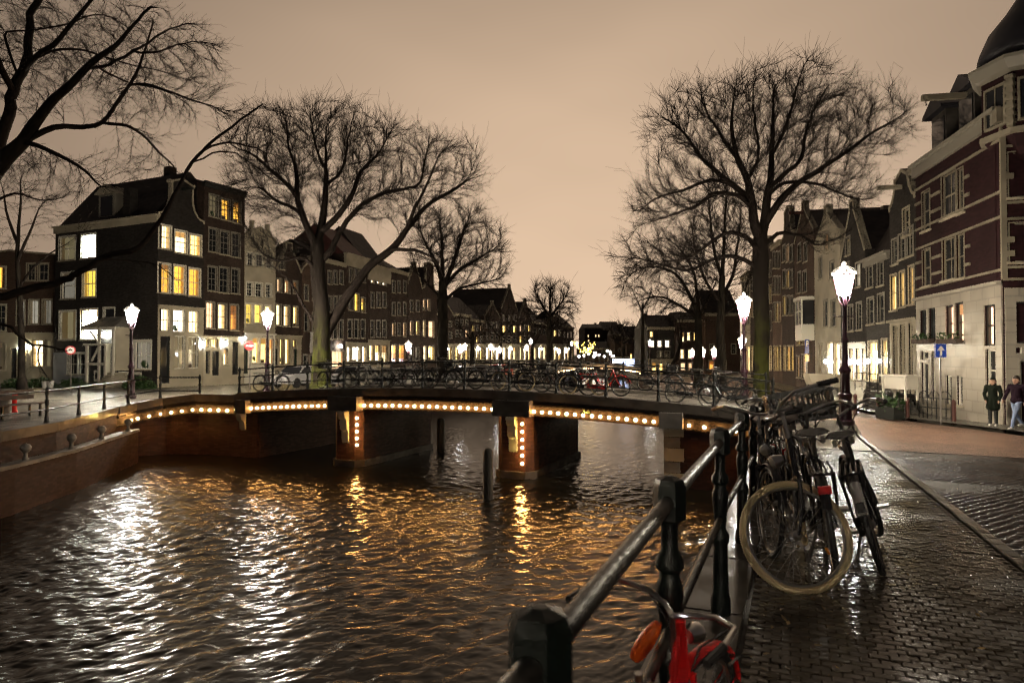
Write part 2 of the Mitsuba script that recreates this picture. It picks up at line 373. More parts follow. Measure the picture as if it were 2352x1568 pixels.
def stpoly(pts):
    return Polygon([tuple(st(*p)) for p in pts])
QT = -0.62                                  # canal-side edge of the right quay
far_right = [(6.6, 27.6), (9.4, 42), (11.6, 56), (14.3, 75), (16.6, 92), (20.5, 130), (30, 200), (60, 300), (140, 300), (140, 26), (60, -12), (-2, -12)]
near_edge = [tuple(st(-14, QT)), tuple(st(22.3, QT)), tuple(st(22.3, -3.2)), tuple(st(28.4, -3.4))]
right_land = Polygon(near_edge + far_right)
sidewalk = stpoly([(-14, QT), (22.3, QT), (22.3, 1.45), (-14, 1.45)])
kerb_strip = stpoly([(-14, 1.45), (40, 1.45), (40, 1.62), (-14, 1.62)])
facade_walk = Polygon([(facx(y) - w, y) for y, w in ((14, 1.3), (24, 1.5), (33, 2.2), (60, 2.4), (110, 2.4))] + [(facx(y) + 30, y) for y in (110, 14)])
rest = right_land.difference(sidewalk).difference(kerb_strip).difference(facade_walk)
setts_zone = rest.intersection(stpoly([(-14, 1.62), (17.2, 1.62), (15.2, 14), (12, 40), (-14, 40)]))
red_zone = rest.difference(setts_zone)
sheet('pavement', sidewalk.intersection(stpoly([(-14, QT), (15.6, QT), (15.6, 1.5), (-14, 1.5)])), g, 1.0, 'joint', -0.029)
sheet('far_pavement', sidewalk.difference(stpoly([(-14, QT), (15.6, QT), (15.6, 1.5), (-14, 1.5)])), g, 1.0, 'klinker_far', 0.0)
sheet('road', setts_zone, g, 1.2, 'joint', -0.122)
sheet('red_road', red_zone, g, 1.6, 'red_paving', -0.1)
sheet('house_pavement', facade_walk.intersection(right_land), g, 1.6, 'quay_paving', 0.02)
sheet('sett_road_far', setts_zone.difference(stpoly([(-14, 1.62), (17.5, 1.62), (17.5, 9.0), (-14, 9.0)])), g, 1.2, 'red_paving', -0.1)
labels['pavement'] = labels['road'] = labels['red_road'] = labels['house_pavement'] = labels['sett_road_far'] = {'kind': 'structure'}
labels['pavement'] = {'kind': 'structure', 'label': 'wet tiled canal-side pavement beside the railing'}
labels['road'] = {'kind': 'structure', 'label': 'wet cobbled road beside the kerb'}
labels['red_road'] = {'kind': 'structure', 'label': 'wet red brick road in front of the houses'}
labels['house_pavement'] = {'kind': 'structure', 'label': 'grey pavement in front of the houses on the right bank'}
labels['far_pavement'] = {'kind': 'structure', 'label': 'wet pavement strip near the bridge, beyond the parked bicycles'}
labels['sett_road_far'] = {'kind': 'structure', 'label': 'outer strip of the wet brick road'}

# single pavers: the nearest as parts, the rest joined
def paver(l, w, h, ch=0.006):
    a, b = l / 2, w / 2
    V = [[-a, -b, -h], [a, -b, -h], [a, b, -h], [-a, b, -h], [-a, -b, -ch], [a, -b, -ch], [a, b, -ch], [-a, b, -ch],
         [-a + ch, -b + ch, 0], [a - ch, -b + ch, 0], [a - ch, b - ch, 0], [-a + ch, b - ch, 0]]
    F = [[0, 1, 5, 4], [1, 2, 6, 5], [2, 3, 7, 6], [3, 0, 4, 7], [4, 5, 9, 8], [5, 6, 10, 9], [6, 7, 11, 10], [7, 4, 8, 11], [8, 9, 10, 11]]
    return MB().add(V, F)
def dome(l, w, h, rise):
    # a worn sett: chamfered sides and a rounded top
    a, b = l / 2, w / 2; n = 5; V, F = [], []
    xs_, ys_ = np.linspace(-1, 1, n), np.linspace(-1, 1, n)
    for y in ys_:
        for x in xs_: V.append([a * x, b * y, -rise * (abs(x) ** 2.0 + abs(y) ** 2.0)])
    for j in range(n - 1):
        for i in range(n - 1): q = j * n + i; F.append([q, q + 1, q + n + 1, q + n])
    k = len(V); V += [[-a, -b, -h], [a, -b, -h], [a, b, -h], [-a, b, -h]]
    for c0, c1, line_ in ((0, 1, [0, 1, 2, 3, 4]), (1, 2, [4, 9, 14, 19, 24]), (2, 3, [24, 23, 22, 21, 20]), (3, 0, [20, 15, 10, 5, 0])):
        for p, q in zip(line_[:-1], line_[1:]): F.append([k + c0, k + c1, q, p])
    return MB().add(V, F)
def lay(holder, name, cells, l, w, h, mats, jitter, tilt, near_n=300, rise=0.0):
    # cells: (s, t) centres; the long side runs across the canal direction
    base = dome(l, w, h, rise) if rise else paver(l, w, h, min(l, w) * 0.09)
    V0_, F0_ = base.mesh(); proto = mikit.ply((V0_, F0_), mats[0])
    pos = []
    for s, t in cells:
        x, y = st(s, t)
        pos.append((x, y, math.hypot(x, y)))
    order = sorted(range(len(cells)), key=lambda k: (pos[k][2] if pos[k][1] > 3.0 and pos[k][0] / pos[k][1] < 0.76 else 1e3 + pos[k][2]))
    near = set(order[:near_n]); restm = {m: MB() for m in mats}
    a0 = math.atan2(BD[1], BD[0])
    for k in range(len(cells)):
        x, y, _ = pos[k]; e = 0.1
        z = float(g(x, y))
        nx_, ny_ = -(float(g(x + e, y)) - z) / e, -(float(g(x, y + e)) - z) / e
        nv = np.array([nx_ + R.gauss(0, tilt), ny_ + R.gauss(0, tilt), 1]); nv /= np.linalg.norm(nv)
        a = a0 + R.gauss(0, jitter)
        ex = np.array([math.cos(a), math.sin(a), 0]); ex -= nv * ex.dot(nv); ex /= np.linalg.norm(ex)
        ey = np.cross(nv, ex)
        M = np.eye(4); M[:3, 0], M[:3, 1], M[:3, 2] = ex * R.uniform(0.95, 1.0), ey * R.uniform(0.94, 1.0), nv
        M[:3, 3] = [x, y, z + lay.dz + R.gauss(0, 0.0022) - 0.022 * float(smooth01((meshkit.fbm(np.array([x * 0.8, y * 0.8, 0.0]), 2, 9) - 0.5) * 4))]
        m = mats[int(R.random() ** 1.2 * len(mats))]
        if k in near:
            put(numbered(f'{holder}__{name}'), proto, m, M=M)
        else:
            restm[m].add(V0_ @ M[:3, :3].T + M[:3, 3], F0_)
    for m, mb in restm.items():
        if mb.n:
            key = numbered(f'{holder}__distant_{name}')
            put(key, mb, m); labels[key] = {'kind': 'stuff'}
lay.dz = 0.0
cells = []
for i in range(int((15.5 - 2.4) / 0.056)):
    s = 2.4 + i * 0.056
    for j in range(22):
        t = QT + 0.36 + 0.05 + (j + (0.5 if i % 2 else 0)) * 0.091
        if t + 0.045 < 1.50:
            cells.append((s, t))
lay('pavement', 'paver', cells, 0.0895, 0.0545, 0.05, ['paver_grey', 'paver_grey', 'paver_pale'], 0.012, 0.014)
cells = []
for i in range(int((17.3 - 4.2) / 0.112)):
    s = 4.2 + i * 0.112
    for j in range(60):
        t = 1.64 + 0.07 + (j + (0.5 if i % 2 else 0)) * 0.136
        if t < min(0.26 * s + 1.2, 7.0):
            cells.append((s, t))
lay.dz = -0.1
lay('road', 'sett', cells, 0.130, 0.105, 0.07, ['sett_brown', 'sett_brown', 'sett_grey'], 0.03, 0.06, rise=0.018)
# kerb stones beside the road, coping stones at the canal edge
def strip_stones(name, holder, s0, s1, t0, t1, L, top, deep, material, zf):
    s = s0; k = 0
    while s < s1:
        e = min(s + L * R.uniform(0.92, 1.05), s1)
        mb = MB()
        pts = [st(s + 0.004, t0), st(e - 0.004, t0), st(e - 0.004, t1), st(s + 0.004, t1)]
        zt = [float(zf(*p)) + top + R.gauss(0, 0.002) for p in pts]
        ch = 0.012
        c = np.mean(pts, 0)
        V = [[*p, z - deep] for p, z in zip(pts, zt)] + [[*p, z - ch] for p, z in zip(pts, zt)] + [[*(p + (c - p) / np.linalg.norm(c - p) * ch), z] for p, z in zip(pts, zt)]
        F = [[0, 4, 5, 1], [1, 5, 6, 2], [2, 6, 7, 3], [3, 7, 4, 0], [4, 8, 9, 5], [5, 9, 10, 6], [6, 10, 11, 7], [7, 11, 8, 4], [8, 11, 10, 9]]
        F = [f[::-1] for f in F]
        mb.add(V, F)
        put(numbered(f'{holder}__{name}'), mb, material)
        s = e
strip_stones('kerb_stone', 'pavement', 3.5, 30, 1.50, 1.60, 0.24, 0.008, 0.16, 'kerb_stone', g)
strip_stones('coping_stone', 'pavement', -6, 22.25, QT - 0.06, QT + 0.34, 1.15, 0.016, 0.2, 'kerb_stone', g)

lv = MB(); rl = np.random.default_rng(17)
for i in range(420):
    s_, t_ = 2.5 + 11 * rl.random() ** 1.3, QT + 0.4 + rl.random() * (3.2 if i % 3 else 0.5)
    x_, y_ = st(s_, t_); z_ = float(g(x_, y_)) + (0.012 if t_ < 1.45 else 0.03 if t_ < 1.62 else -0.085); a_ = rl.random() * 6.28; r_ = rl.uniform(0.008, 0.026)
    e1 = np.array([math.cos(a_), math.sin(a_), rl.normal() * 0.25]) * r_; e2 = np.array([-math.sin(a_), math.cos(a_), rl.normal() * 0.25]) * r_ * 0.55; c_ = np.array([x_, y_, z_ + 0.006])
    lv.add([c_ - e1, c_ + e2, c_ + e1, c_ - e2], [[0, 1, 2, 3]])
put('fallen_leaves', lv, 'dead_leaf'); tag('fallen_leaves', 'scattered wet fallen leaves and litter on the paving', 'leaves', kind='stuff')
# ---------------------------------------------------------------- quay walls and left bank
def zL(x, y):
    return 0.52 - 0.37 * smooth01((np.asarray(y) - 30) / 20)
wing = [(-11.6, 28.8), (-13.3, 29.4), (-14.7, 29.4), (-15.5, 28.7), (-15.5, 27.4)]
left_edge = [(-13.2, -12), (-13.6, 10), (-13.7, 18.7), (-13.9, 21.3), (-14.6, 24), (-15.3, 26.6)]
bl = st(22.3, -21.4); bl2 = st(28.4, -21.4)
left_far = [tuple(bl2), (-7.4, 46), (-4.2, 58), (-1.2, 66), (1.6, 75), (5.6, 92), (12, 130), (22, 200), (50, 300), (-160, 300), (-160, -12)]
left_land = Polygon(left_edge + [(-15.5, 27.4), (-15.5, 28.7), (-14.7, 29.4), (-13.3, 29.4), (-11.6, 28.8)] + left_far)
def zleft(x, y):
    s, t = to_st(x, y)
    near = np.exp(-np.abs((s - 25.5) / 4.6) ** 6) * (1 - smooth01((-21.0 - t) / 5.5))
    z = zL(x, y)
    return z + np.maximum(0, zdeck(-21.4) - z) * near
sheet('left_quay', left_land, zleft, 2.0, 'quay_paving', 0.0)
tag('left_quay', 'lamp-lit grey pavement of the left bank', None, kind='structure')
def quay_wall(key, pts, ztop, material, thick=0.5, zb=-3.0, label=None, coping=None):
    mb = MB(); cp = MB()
    for (x0, y0), (x1, y1) in zip(pts[:-1], pts[1:]):
        a, b = np.array([x0, y0]), np.array([x1, y1]); d = (b - a) / np.linalg.norm(b - a); n = np.array([-d[1], d[0]])
        za, zb_ = float(ztop(x0, y0)), float(ztop(x1, y1))
        V = [[*a, zb], [*b, zb], [*b, zb_ - 0.03], [*a, za - 0.03]]
        V += [[*(np.array(p[:2]) + n * thick), p[2]] for p in V]
        mb.add(V, [[0, 1, 2, 3], [7, 6, 5, 4], [3, 2, 6, 7], [1, 0, 4, 5], [0, 3, 7, 4], [2, 1, 5, 6]])
        if coping:
            o = n * -0.06
            V = [[*(a + o), za - 0.24], [*(b + o), zb_ - 0.24], [*(b + o), zb_ + 0.03], [*(a + o), za + 0.03]]
            V += [[*(np.array(p[:2]) + n * 0.42), p[2]] for p in V]
            cp.add(V, [[0, 1, 2, 3], [7, 6, 5, 4], [3, 2, 6, 7], [1, 0, 4, 5], [0, 3, 7, 4], [2, 1, 5, 6]])
    put(key + '__wall', mb, material)
    if coping:
        put(key + '__coping', cp, coping)
    tag(key, label, 'quay wall', kind=None)
quay_wall('left_quay_wall', left_edge + [(-15.5, 27.4)], zleft, 'quay_brick', label='dark brick quay wall with pale coping below the left bank', coping='kerb_stone')
edge_far_left = [tuple(bl2)] + left_far[1:8]
quay_wall('far_left_quay_wall', edge_far_left, zleft, 'quay_brick', label='brick quay wall beyond the bridge on the left bank', coping='grey_stone')
quay_wall('far_right_quay_wall', [(30, 200), (20.5, 130), (16.6, 92), (14.3, 75), (11.6, 56), (9.4, 42), (6.6, 27.6)], lambda x, y: g(x, y) - 0.08, 'quay_brick', label='brick quay wall beyond the bridge on the right bank', coping='grey_stone')
quay_wall('near_right_quay_wall', [tuple(st(22.3, QT)), tuple(st(-14, QT))], lambda x, y: g(x, y) - 0.2, 'quay_brick', label='brick quay wall below the near railing')
# low landing stage with ball-topped mooring posts, below the left quay
fend = [(-12.7, -10), (-13.05, 10), (-13.15, 18.5), (-13.4, 21.5), (-14.05, 24.5), (-14.6, 27.3)]
mb, cp = MB(), MB()
for (x0, y0), (x1, y1) in zip(fend[:-1], fend[1:]):
    a, b = np.array([x0, y0]), np.array([x1, y1]); d = (b - a) / np.linalg.norm(b - a); n = np.array([-d[1], d[0], 0])
    A, B = np.array([*a, 0.]), np.array([*b, 0.])
    mb.ob(A + [0, 0, -3], B - A, n * 0.9, [0, 0, 2.62])
    cp.ob(A - n * 0.05 + [0, 0, -0.38], B - A, n * 0.4, [0, 0, 0.1])
put('landing_stage__wall', mb, 'quay_brick'); put('landing_stage__cap', cp, 'grey_stone')
tag('landing_stage', 'low dark brick landing ledge at the waterline below the left quay', 'landing stage')
for k, (u, v) in enumerate([(22, 1040), (106, 1030), (188, 1018), (292, 1000)]):
    Y = [19.2, 21.5, 24.0, 26.6][k]; x = gx(u, Y)
    xx = float(np.interp(Y, [p[1] for p in fend], [p[0] for p in fend])) - 0.16
    key = numbered('mooring_post')
    put(key, MB().lathe([(0.08, 0), (0.085, 0.05), (0.06, 0.08), (0.055, 0.2), (0.1, 0.24), (0.135, 0.3), (0.14, 0.36), (0.1, 0.43), (0.03, 0.46)], 12, (xx, Y, -0.285)), 'grey_stone', smooth=40)
    tag(key, ['round-headed mooring post on the ledge at the left picture edge', 'round-headed mooring post on the ledge, second from the left picture edge', 'round-headed mooring post on the ledge, third from the left picture edge', 'round-headed mooring post on the ledge nearest the bridge wing'][k], 'mooring post', 'mooring posts on the landing ledge')

# ---------------------------------------------------------------- railing builders
def rail_post(h=1.0, r=0.045):
    mb = MB()
    prof = [(r * 2.1, 0), (r * 2.1, 0.03), (r * 1.5, 0.07), (r * 1.45, 0.18), (r * 1.1, 0.21), (r * 1.0, 0.33), (r * 1.35, 0.36), (r * 1.35, 0.39), (r * 0.95, 0.42),
            (r * 1.15, 0.62), (r * 1.45, 0.66), (r * 1.45, 0.70), (r * 0.9, 0.73), (r * 0.9, 0.86), (r * 1.3, 0.90), (r * 1.3, 1.0), (r * 1.0, 1.05), (r * 0.35, 1.10)]
    return mb.lathe([(a, z * h) for a, z in prof], 12)
def railing(key, pts, zf, heights, label, mats=('iron', 'iron'), rr=(0.026, 0.02), skip=()):
    # pts: post positions
    base = rail_post(1.0, 0.042)
    proto = mikit.ply(base.mesh(), mats[0], smooth=40)
    P3 = [np.array([x, y, float(zf(x, y))]) for x, y in pts]
    for k, p in enumerate(P3):
        part(key, 'post', proto, mats[0], M=trans(*p))
    for i, h in enumerate(heights):
        mb = MB().tube([p + [0, 0, h] for p in P3], rr[0] if i == 0 else rr[1], 8)
        part(key, 'rail', mb, mats[1], smooth=40)
    tag(key, label, 'railing')

# ---------------------------------------------------------------- near railing beside the camera
hx = lambda r, z0, z1: [(r, z0), (r, z1)]
near_posts = [(-0.46, -0.1), (0.046, 1.156), (0.54, 2.40), (1.19, 4.0), (1.85, 5.62), (2.5, 7.24), (3.16, 8.86), (3.81, 10.48), (4.47, 12.1), (5.12, 13.7), (5.78, 15.3), (6.43, 16.95), (7.05, 18.5)]
def big_post():
    mb = MB()
    mb.lathe([(r * 0.58, z) for r, z in ((0.0, 0), (0.095, 0), (0.095, 0.10), (0.078, 0.13), (0.066, 0.40), (0.085, 0.43), (0.085, 0.46), (0.06, 0.485), (0.052, 0.50), (0.066, 0.60), (0.078, 0.66), (0.078, 0.70), (0.058, 0.725), (0.058, 0.745), (0.082, 0.76), (0.082, 0.79), (0.050, 0.82), (0.048, 0.90), (0.06, 0.92))], 20)
    return mb
def big_head():
    return MB().lathe([(0.044, 0.915), (0.056, 0.925), (0.056, 1.035), (0.046, 1.06), (0.014, 1.072)], 6, phase=math.pi / 6)
pp = mikit.ply(big_post().mesh(), 'green_iron', smooth=35); ph = mikit.ply(big_head().mesh(), 'green_iron', smooth=20)
P3 = []
for (x, y) in near_posts:
    z = float(g(x, y)); P3.append(np.array([x, y, z]))
    k = part('canal_railing', 'post', pp, 'green_iron', M=trans(x, y, z))
    put(k + '__head', ph, 'green_iron', M=trans(x, y, z) @ rot_z(math.atan2(CD[1], CD[0])))
for h, r in ((0.985, 0.0245), (0.55, 0.018)):
    for a, b in zip(P3[:-1], P3[1:]):
        d = (b - a) / np.linalg.norm(b - a)
        part('canal_railing', 'rail', MB().tube([a + [0, 0, h] + d * 0.03, b + [0, 0, h] - d * 0.03], r, 14), 'rail_steel', smooth=40)
tag('canal_railing', 'dark green cast iron railing with stout turned posts running along the near quay', 'railing')

# ---------------------------------------------------------------- bridge
BS0, BS1 = 22.3, 28.4
ts = np.linspace(-21.4, -0.3, 60)
def bp(s, t, z):
    p = st(s, t); return [p[0], p[1], z]
line = [st(BS0, t) for t in ts[::-1]] + [np.array(p) for p in wing[1:]]      # canal-side edge of the deck, right to left
line = np.array(line)
def zedge(p):
    s, t = to_st(*p)
    if t > -21.4 and s > 22.0 and s < 23:
        return zdeck(t)
    return float(zleft(*p))
zl = np.array([zedge(p) for p in line])
k0 = len(ts); zl[k0:] = np.interp(np.arange(len(zl) - k0), [0, 1, 2, 3], [0.93, 0.76, 0.60, 0.53])
def band(off0, off1, dz0, dz1):
    # a moulding that follows the edge: outward offset off0..off1, heights dz0..dz1 below the deck
    n = len(line); tg = np.gradient(line, axis=0); tg /= np.linalg.norm(tg, axis=1, keepdims=True)
    nn = np.stack([-tg[:, 1], tg[:, 0]], 1)          # towards the camera
    if nn[10].dot([0, -1]) < 0: nn = -nn
    q = [(off0, dz0), (off1, dz0), (off1, dz1), (off0, dz1)]
    V = np.concatenate([np.concatenate([line + nn * o, (zl + z)[:, None]], 1) for o, z in q])
    F = []
    for a in range(4):
        b = (a + 1) % 4
        for i in range(n - 1):
            F.append([a * n + i, a * n + i + 1, b * n + i + 1, b * n + i])
    F += [[0, n, 2 * n, 3 * n], [n - 1, 4 * n - 1, 3 * n - 1, 2 * n - 1]]
    mb = MB().add(V, F)
    m = trimesh.Trimesh(*mb.mesh(), process=False); 
    if m.volume < 0: mb.F = [f[:, ::-1] for f in mb.F]
    return mb
tt = np.linspace(-21.6, 0.0, 50); V, F = [], []
for i, t in enumerate(tt):
    for s in (BS0 - 0.02, BS0 + 1.35, BS0 + 1.351, BS1 - 1.351, BS1 - 1.35, BS1):
        V.append(bp(s, t, zdeck(t) + (0.0 if s < BS0 + 1.3505 or s > BS1 - 1.3505 else -0.1)))
for i in range(len(tt) - 1):
    for j in range(5):
        a = i * 6 + j; F.append([a, a + 6, a + 7, a + 1])
put('bridge__deck', MB().add(V, F), 'quay_paving')
put('bridge__kerb', band(-0.35, 0.10, 0.03, -0.26), 'dark_stone')
put('bridge__cornice', band(-0.30, 0.02, -0.262, -0.36), 'fascia_steel')
put('bridge__moulding', band(-0.3, 0.07, -0.362, -0.42), 'fascia_steel')
put('bridge__girder', band(-0.30, -0.06, -0.422, -0.74), 'girder_steel')
put('bridge__girder_flange', band(-0.30, 0.03, -0.742, -0.78), 'fascia_steel')
# far side beam and underside
mb = MB(); V = []; 
for t in tt:
    for s, dz in ((BS0 + 0.2, -0.70), (BS1 - 0.1, -0.70), (BS1, -0.70), (BS1, -0.02), (BS0 + 0.2, -0.12)):
        V.append(bp(s, t, zdeck(t) + dz))
F = []
for i in range(len(tt) - 1):
    for j in range(3):
        a = i * 5 + j; F.append([a, a + 1, a + 6, a + 5])
put('bridge__soffit', mb.add(V, F), 'grey_stone')
def pier(t0, t1, s0, s1, corbel):
    k = numbered('bridge__pier')
    mb = MB(); zt = zdeck((t0 + t1) / 2) - 0.74
    nose = [(s0 + 0.25, t0), (s0, t0 + 0.22), (s0, t1 - 0.22), (s0 + 0.25, t1), (s1, t1), (s1, t0)]
    pg = Polygon([tuple(st(*p)) for p in nose])
    mb.poly(pg, zt + 3.2, trans(0, 0, -3.2)); put(k, mb, 'pier_brick')
    pl = MB(); n2 = [(s0 + 0.2, t0 - 0.09), (s0 - 0.09, t0 + 0.18), (s0 - 0.09, t1 - 0.18), (s0 + 0.2, t1 + 0.09), (s1 + 0.08, t1 + 0.09), (s1 + 0.08, t0 - 0.09)]
    pl.poly(Polygon([tuple(st(*p)) for p in n2]), 1.9, trans(0, 0, -3.25)); put(k + '__plinth', pl, 'dark_stone')
    # stone block between the girders and the curved bracket under it
    bk = MB(); zd = zdeck((t0 + t1) / 2)
    a = st(s0 - 0.28, t0 - 0.02)
    bk.ob([*a, zd - 0.80], [*(BD * (t1 - t0 + 0.04)), 0], [*(CD * 0.9), 0], [0, 0, 0.53])
    put(k + '__block', bk, 'dark_stone')
    br = MB(); prof = [(0, 0), (0.34, 0), (0.36, -0.10), (0.30, -0.26), (0.20, -0.34), (0.22, -0.52), (0.18, -0.68), (0.08, -0.78), (0.07, -1.15), (0, -1.25)]
    # profile: x = out towards the camera, y = up
    M = np.eye(4); M[:3, 0] = [*(-CD), 0]; M[:3, 1] = [0, 0, 1]; M[:3, 2] = np.cross(M[:3, 0], M[:3, 1]); 
    w = 0.3; c = st(s0 + 0.02, (t0 + t1) / 2); M[:3, 3] = [c[0] - M[0, 2] * w / 2, c[1] - M[1, 2] * w / 2, zd - 0.80]
    br.poly(Polygon(prof), w, M); put(k + '__bracket', br, 'pale_stone')
    return k
pier(-16.35, -15.1, 22.1, 27.6, True)
pier(-9.55, -8.25, 22.1, 27.6, True)
# abutments: left wall under the wing, right brick wall with stone quoins
wl = MB(); pts = [np.array(p) for p in ((-10.4, 28.55), (-11.6, 29.0), (-13.3, 29.65), (-14.7, 29.7), (-15.7, 28.9), (-15.7, 27.2))]
for a, b in zip(pts[:-1], pts[1:]):
    d = (b - a) / np.linalg.norm(b - a); n = np.array([-d[1], d[0]]); n = n if n[1] > 0 or n[0] < 0 else -n
    n = n if n.dot(np.array([-0.3, 1])) > 0 else -n
    wl.ob([*a, -3.2], [*(b - a), 0], [*(n * 0.8), 0], [0, 0, 3.4])
a, b = st(22.6, -20.3), st(28.3, -20.3); wl.ob([*a, -3.2], [*(b - a), 0], [*(-BD * 0.7), 0], [0, 0, 3.4])
put('bridge__left_abutment', wl, 'pier_brick')
mb = MB(); a = st(22.45, -3.75); mb.ob([*a, -3.2], [*(BD * 4.0), 0], [*(CD * 5.9), 0], [0, 0, zdeck(-2.5) - 0.76 + 3.2]); put('bridge__right_abutment', mb, 'pier_brick')
k = -1.9; i = 0
while k < 0.30:
    h = 0.42 if i % 2 else 0.36; w = 0.62 if i % 2 else 0.5
    a = st(22.38, -3.86); part('bridge', 'quoin_stone', MB().ob([*a, k], [*(BD * w), 0], [*(CD * 0.6), 0], [0, 0, h - 0.02]), 'pale_stone' if i % 2 else 'grey_stone')
    k += h; i += 1
a = st(22.05, -3.95); put('bridge__end_pilaster', MB().ob([*a, 0.29], [*(BD * 0.72), 0], [*(CD * 0.9), 0], [0, 0, zdeck(-3.6) - 0.27 - 0.29]), 'grey_stone')
mb = MB(); a = st(21.95, -21.0); mb.ob([*a, zdeck(-20.7) - 0.8], [*(BD * 0.55), 0], [*(CD * 0.9), 0], [0, 0, 0.53]); put('bridge__left_block', mb, 'dark_stone')
for zt_, sc in ((zdeck(-20.7) - 0.80, 1.0),):
    M = np.eye(4); M[:3, 0] = [*(-CD), 0]; M[:3, 1] = [0, 0, 1]; M[:3, 2] = np.cross(M[:3, 0], M[:3, 1]); c = st(22.3, -20.72); M[:3, 3] = [c[0], c[1], zt_]
    put('bridge__left_bracket', MB().poly(Polygon([(0, 0), (0.3, 0), (0.31, -0.1), (0.24, -0.28), (0.12, -0.36), (0.1, -0.6), (0, -0.7)]), 0.26, M), 'pale_stone')
# small number plate figures on the girder
Mt = np.eye(4); Mt[:3, 0] = [*BD, 0]; Mt[:3, 1] = [0, 0, 1]; Mt[:3, 2] = [*(-CD), 0]
c = st(22.33, -6.55); Mt[:3, 3] = [c[0], c[1], zdeck(-6.5) - 0.58]
tm_ = meshkit.text_mesh('36', 0.16, 0.02, bold=True); put('bridge__number', MB().tm(tm_, Mt), 'gold')
tag('bridge', 'low brick and iron canal bridge with two brick piers and rows of bulbs', 'bridge')
# bulb strings
bulb = mikit.ply(MB().ball((0, 0, 0), 0.056, 2).mesh(), 'bulb_glass', smooth=True)
BULB = (1.0 * 85, 0.45 * 85, 0.12 * 85)
tg = np.gradient(line, axis=0); tg /= np.linalg.norm(tg, axis=1, keepdims=True); nn = np.stack([-tg[:, 1], tg[:, 0]], 1)
if nn[10].dot([0, -1]) < 0: nn = -nn
arc = np.concatenate([[0], np.cumsum(np.linalg.norm(np.diff(line, axis=0), axis=1))])
def bulbs_between(key, a0, a1, n, label):
    wire = []
    for a in np.linspace(a0, a1, n):
        p = np.array([np.interp(a, arc, line[:, 0]), np.interp(a, arc, line[:, 1])]); q = np.array([np.interp(a, arc, nn[:, 0]), np.interp(a, arc, nn[:, 1])])
        z = np.interp(a, arc, zl) - 0.62; c = [*(p + q * 0.075), z]
        part(key, 'bulb', bulb, 'bulb_glass', M=trans(*c), emit=BULB, weight=0.35)
        wire.append([c[0], c[1], c[2] + 0.062])
    part(key, 'cable', MB().tube(wire, 0.012, 5), 'iron')
    tag(key, label, 'light string', 'bulb strings along the bridge')
def arc_t(t): return -0.3 - t
bulbs_between('light_string', arc_t(-0.75), arc_t(-3.05), 6, 'short string of warm bulbs on the bridge above the red abutment wall')
bulbs_between('light_string_001', arc_t(-4.15), arc_t(-8.2), 15, 'string of warm bulbs along the bridge between the right abutment and the nearer pier')
bulbs_between('light_string_002', arc_t(-9.75), arc_t(-15.0), 18, 'string of warm bulbs along the middle span between the two piers')
bulbs_between('light_string_003', arc_t(-16.5), arc_t(-20.4), 14, 'string of warm bulbs along the bridge between the farther pier and the left bracket')
bulbs_between('light_string_004', arc_t(-21.2), arc[-1] - 0.9, 12, 'string of warm bulbs curving down the left wing of the bridge')
for i, (t, zs, s) in enumerate(((-15.13, np.linspace(0.25, -0.75, 5), 22.04), (-8.5, np.linspace(0.28, -1.05, 6), 22.0))):
    key = numbered('pier_light_string'); wire = []
    for z in zs:
        c = [*st(s - 0.09, t), z]; part(key, 'bulb', bulb, 'bulb_glass', M=trans(*c), emit=BULB, weight=0.35); wire.append([c[0] + 0.02, c[1] + 0.05, z])
    part(key, 'cable', MB().tube(wire, 0.01, 5), 'iron')
    tag(key, ['vertical string of five warm bulbs on the farther bridge pier', 'vertical string of six warm bulbs on the nearer bridge pier'][i], 'light string')
# bridge railings
pt_ = np.linspace(-0.6, -21.2, 13)
front = [tuple(st(BS0 + 0.12, t)) for t in pt_]
railing('bridge_railing', front, lambda x, y: zdeck(to_st(x, y)[1]) + 0.0, (0.985, 0.68, 0.36), 'black iron railing along the near side of the bridge')
back = [tuple(st(BS1 - 0.15, t)) for t in np.linspace(-1.0, -21.2, 12)]
railing('bridge_railing_001', back, lambda x, y: zdeck(to_st(x, y)[1]) + 0.0, (0.985, 0.68, 0.36), 'black iron railing along the far side of the bridge')
lr = [(-14.0, 12), (-14.0, 15.5), (-14.0, 18.6), (-14.2, 21.3), (-14.9, 24.0), (-15.55, 26.6), (-15.9, 28.9), (-15.0, 29.75), (-13.3, 29.7)]
railing('left_quay_railing', lr, lambda x, y: np.interp(y, [26, 29.0, 29.7], [0.52, 0.56, 0.66]) if x > -15.6 and y > 28 else 0.52 if y < 27 else 0.54, (0.985, 0.42), 'black iron railing with two pale-lit rails along the left quay edge', rr=(0.03, 0.028))
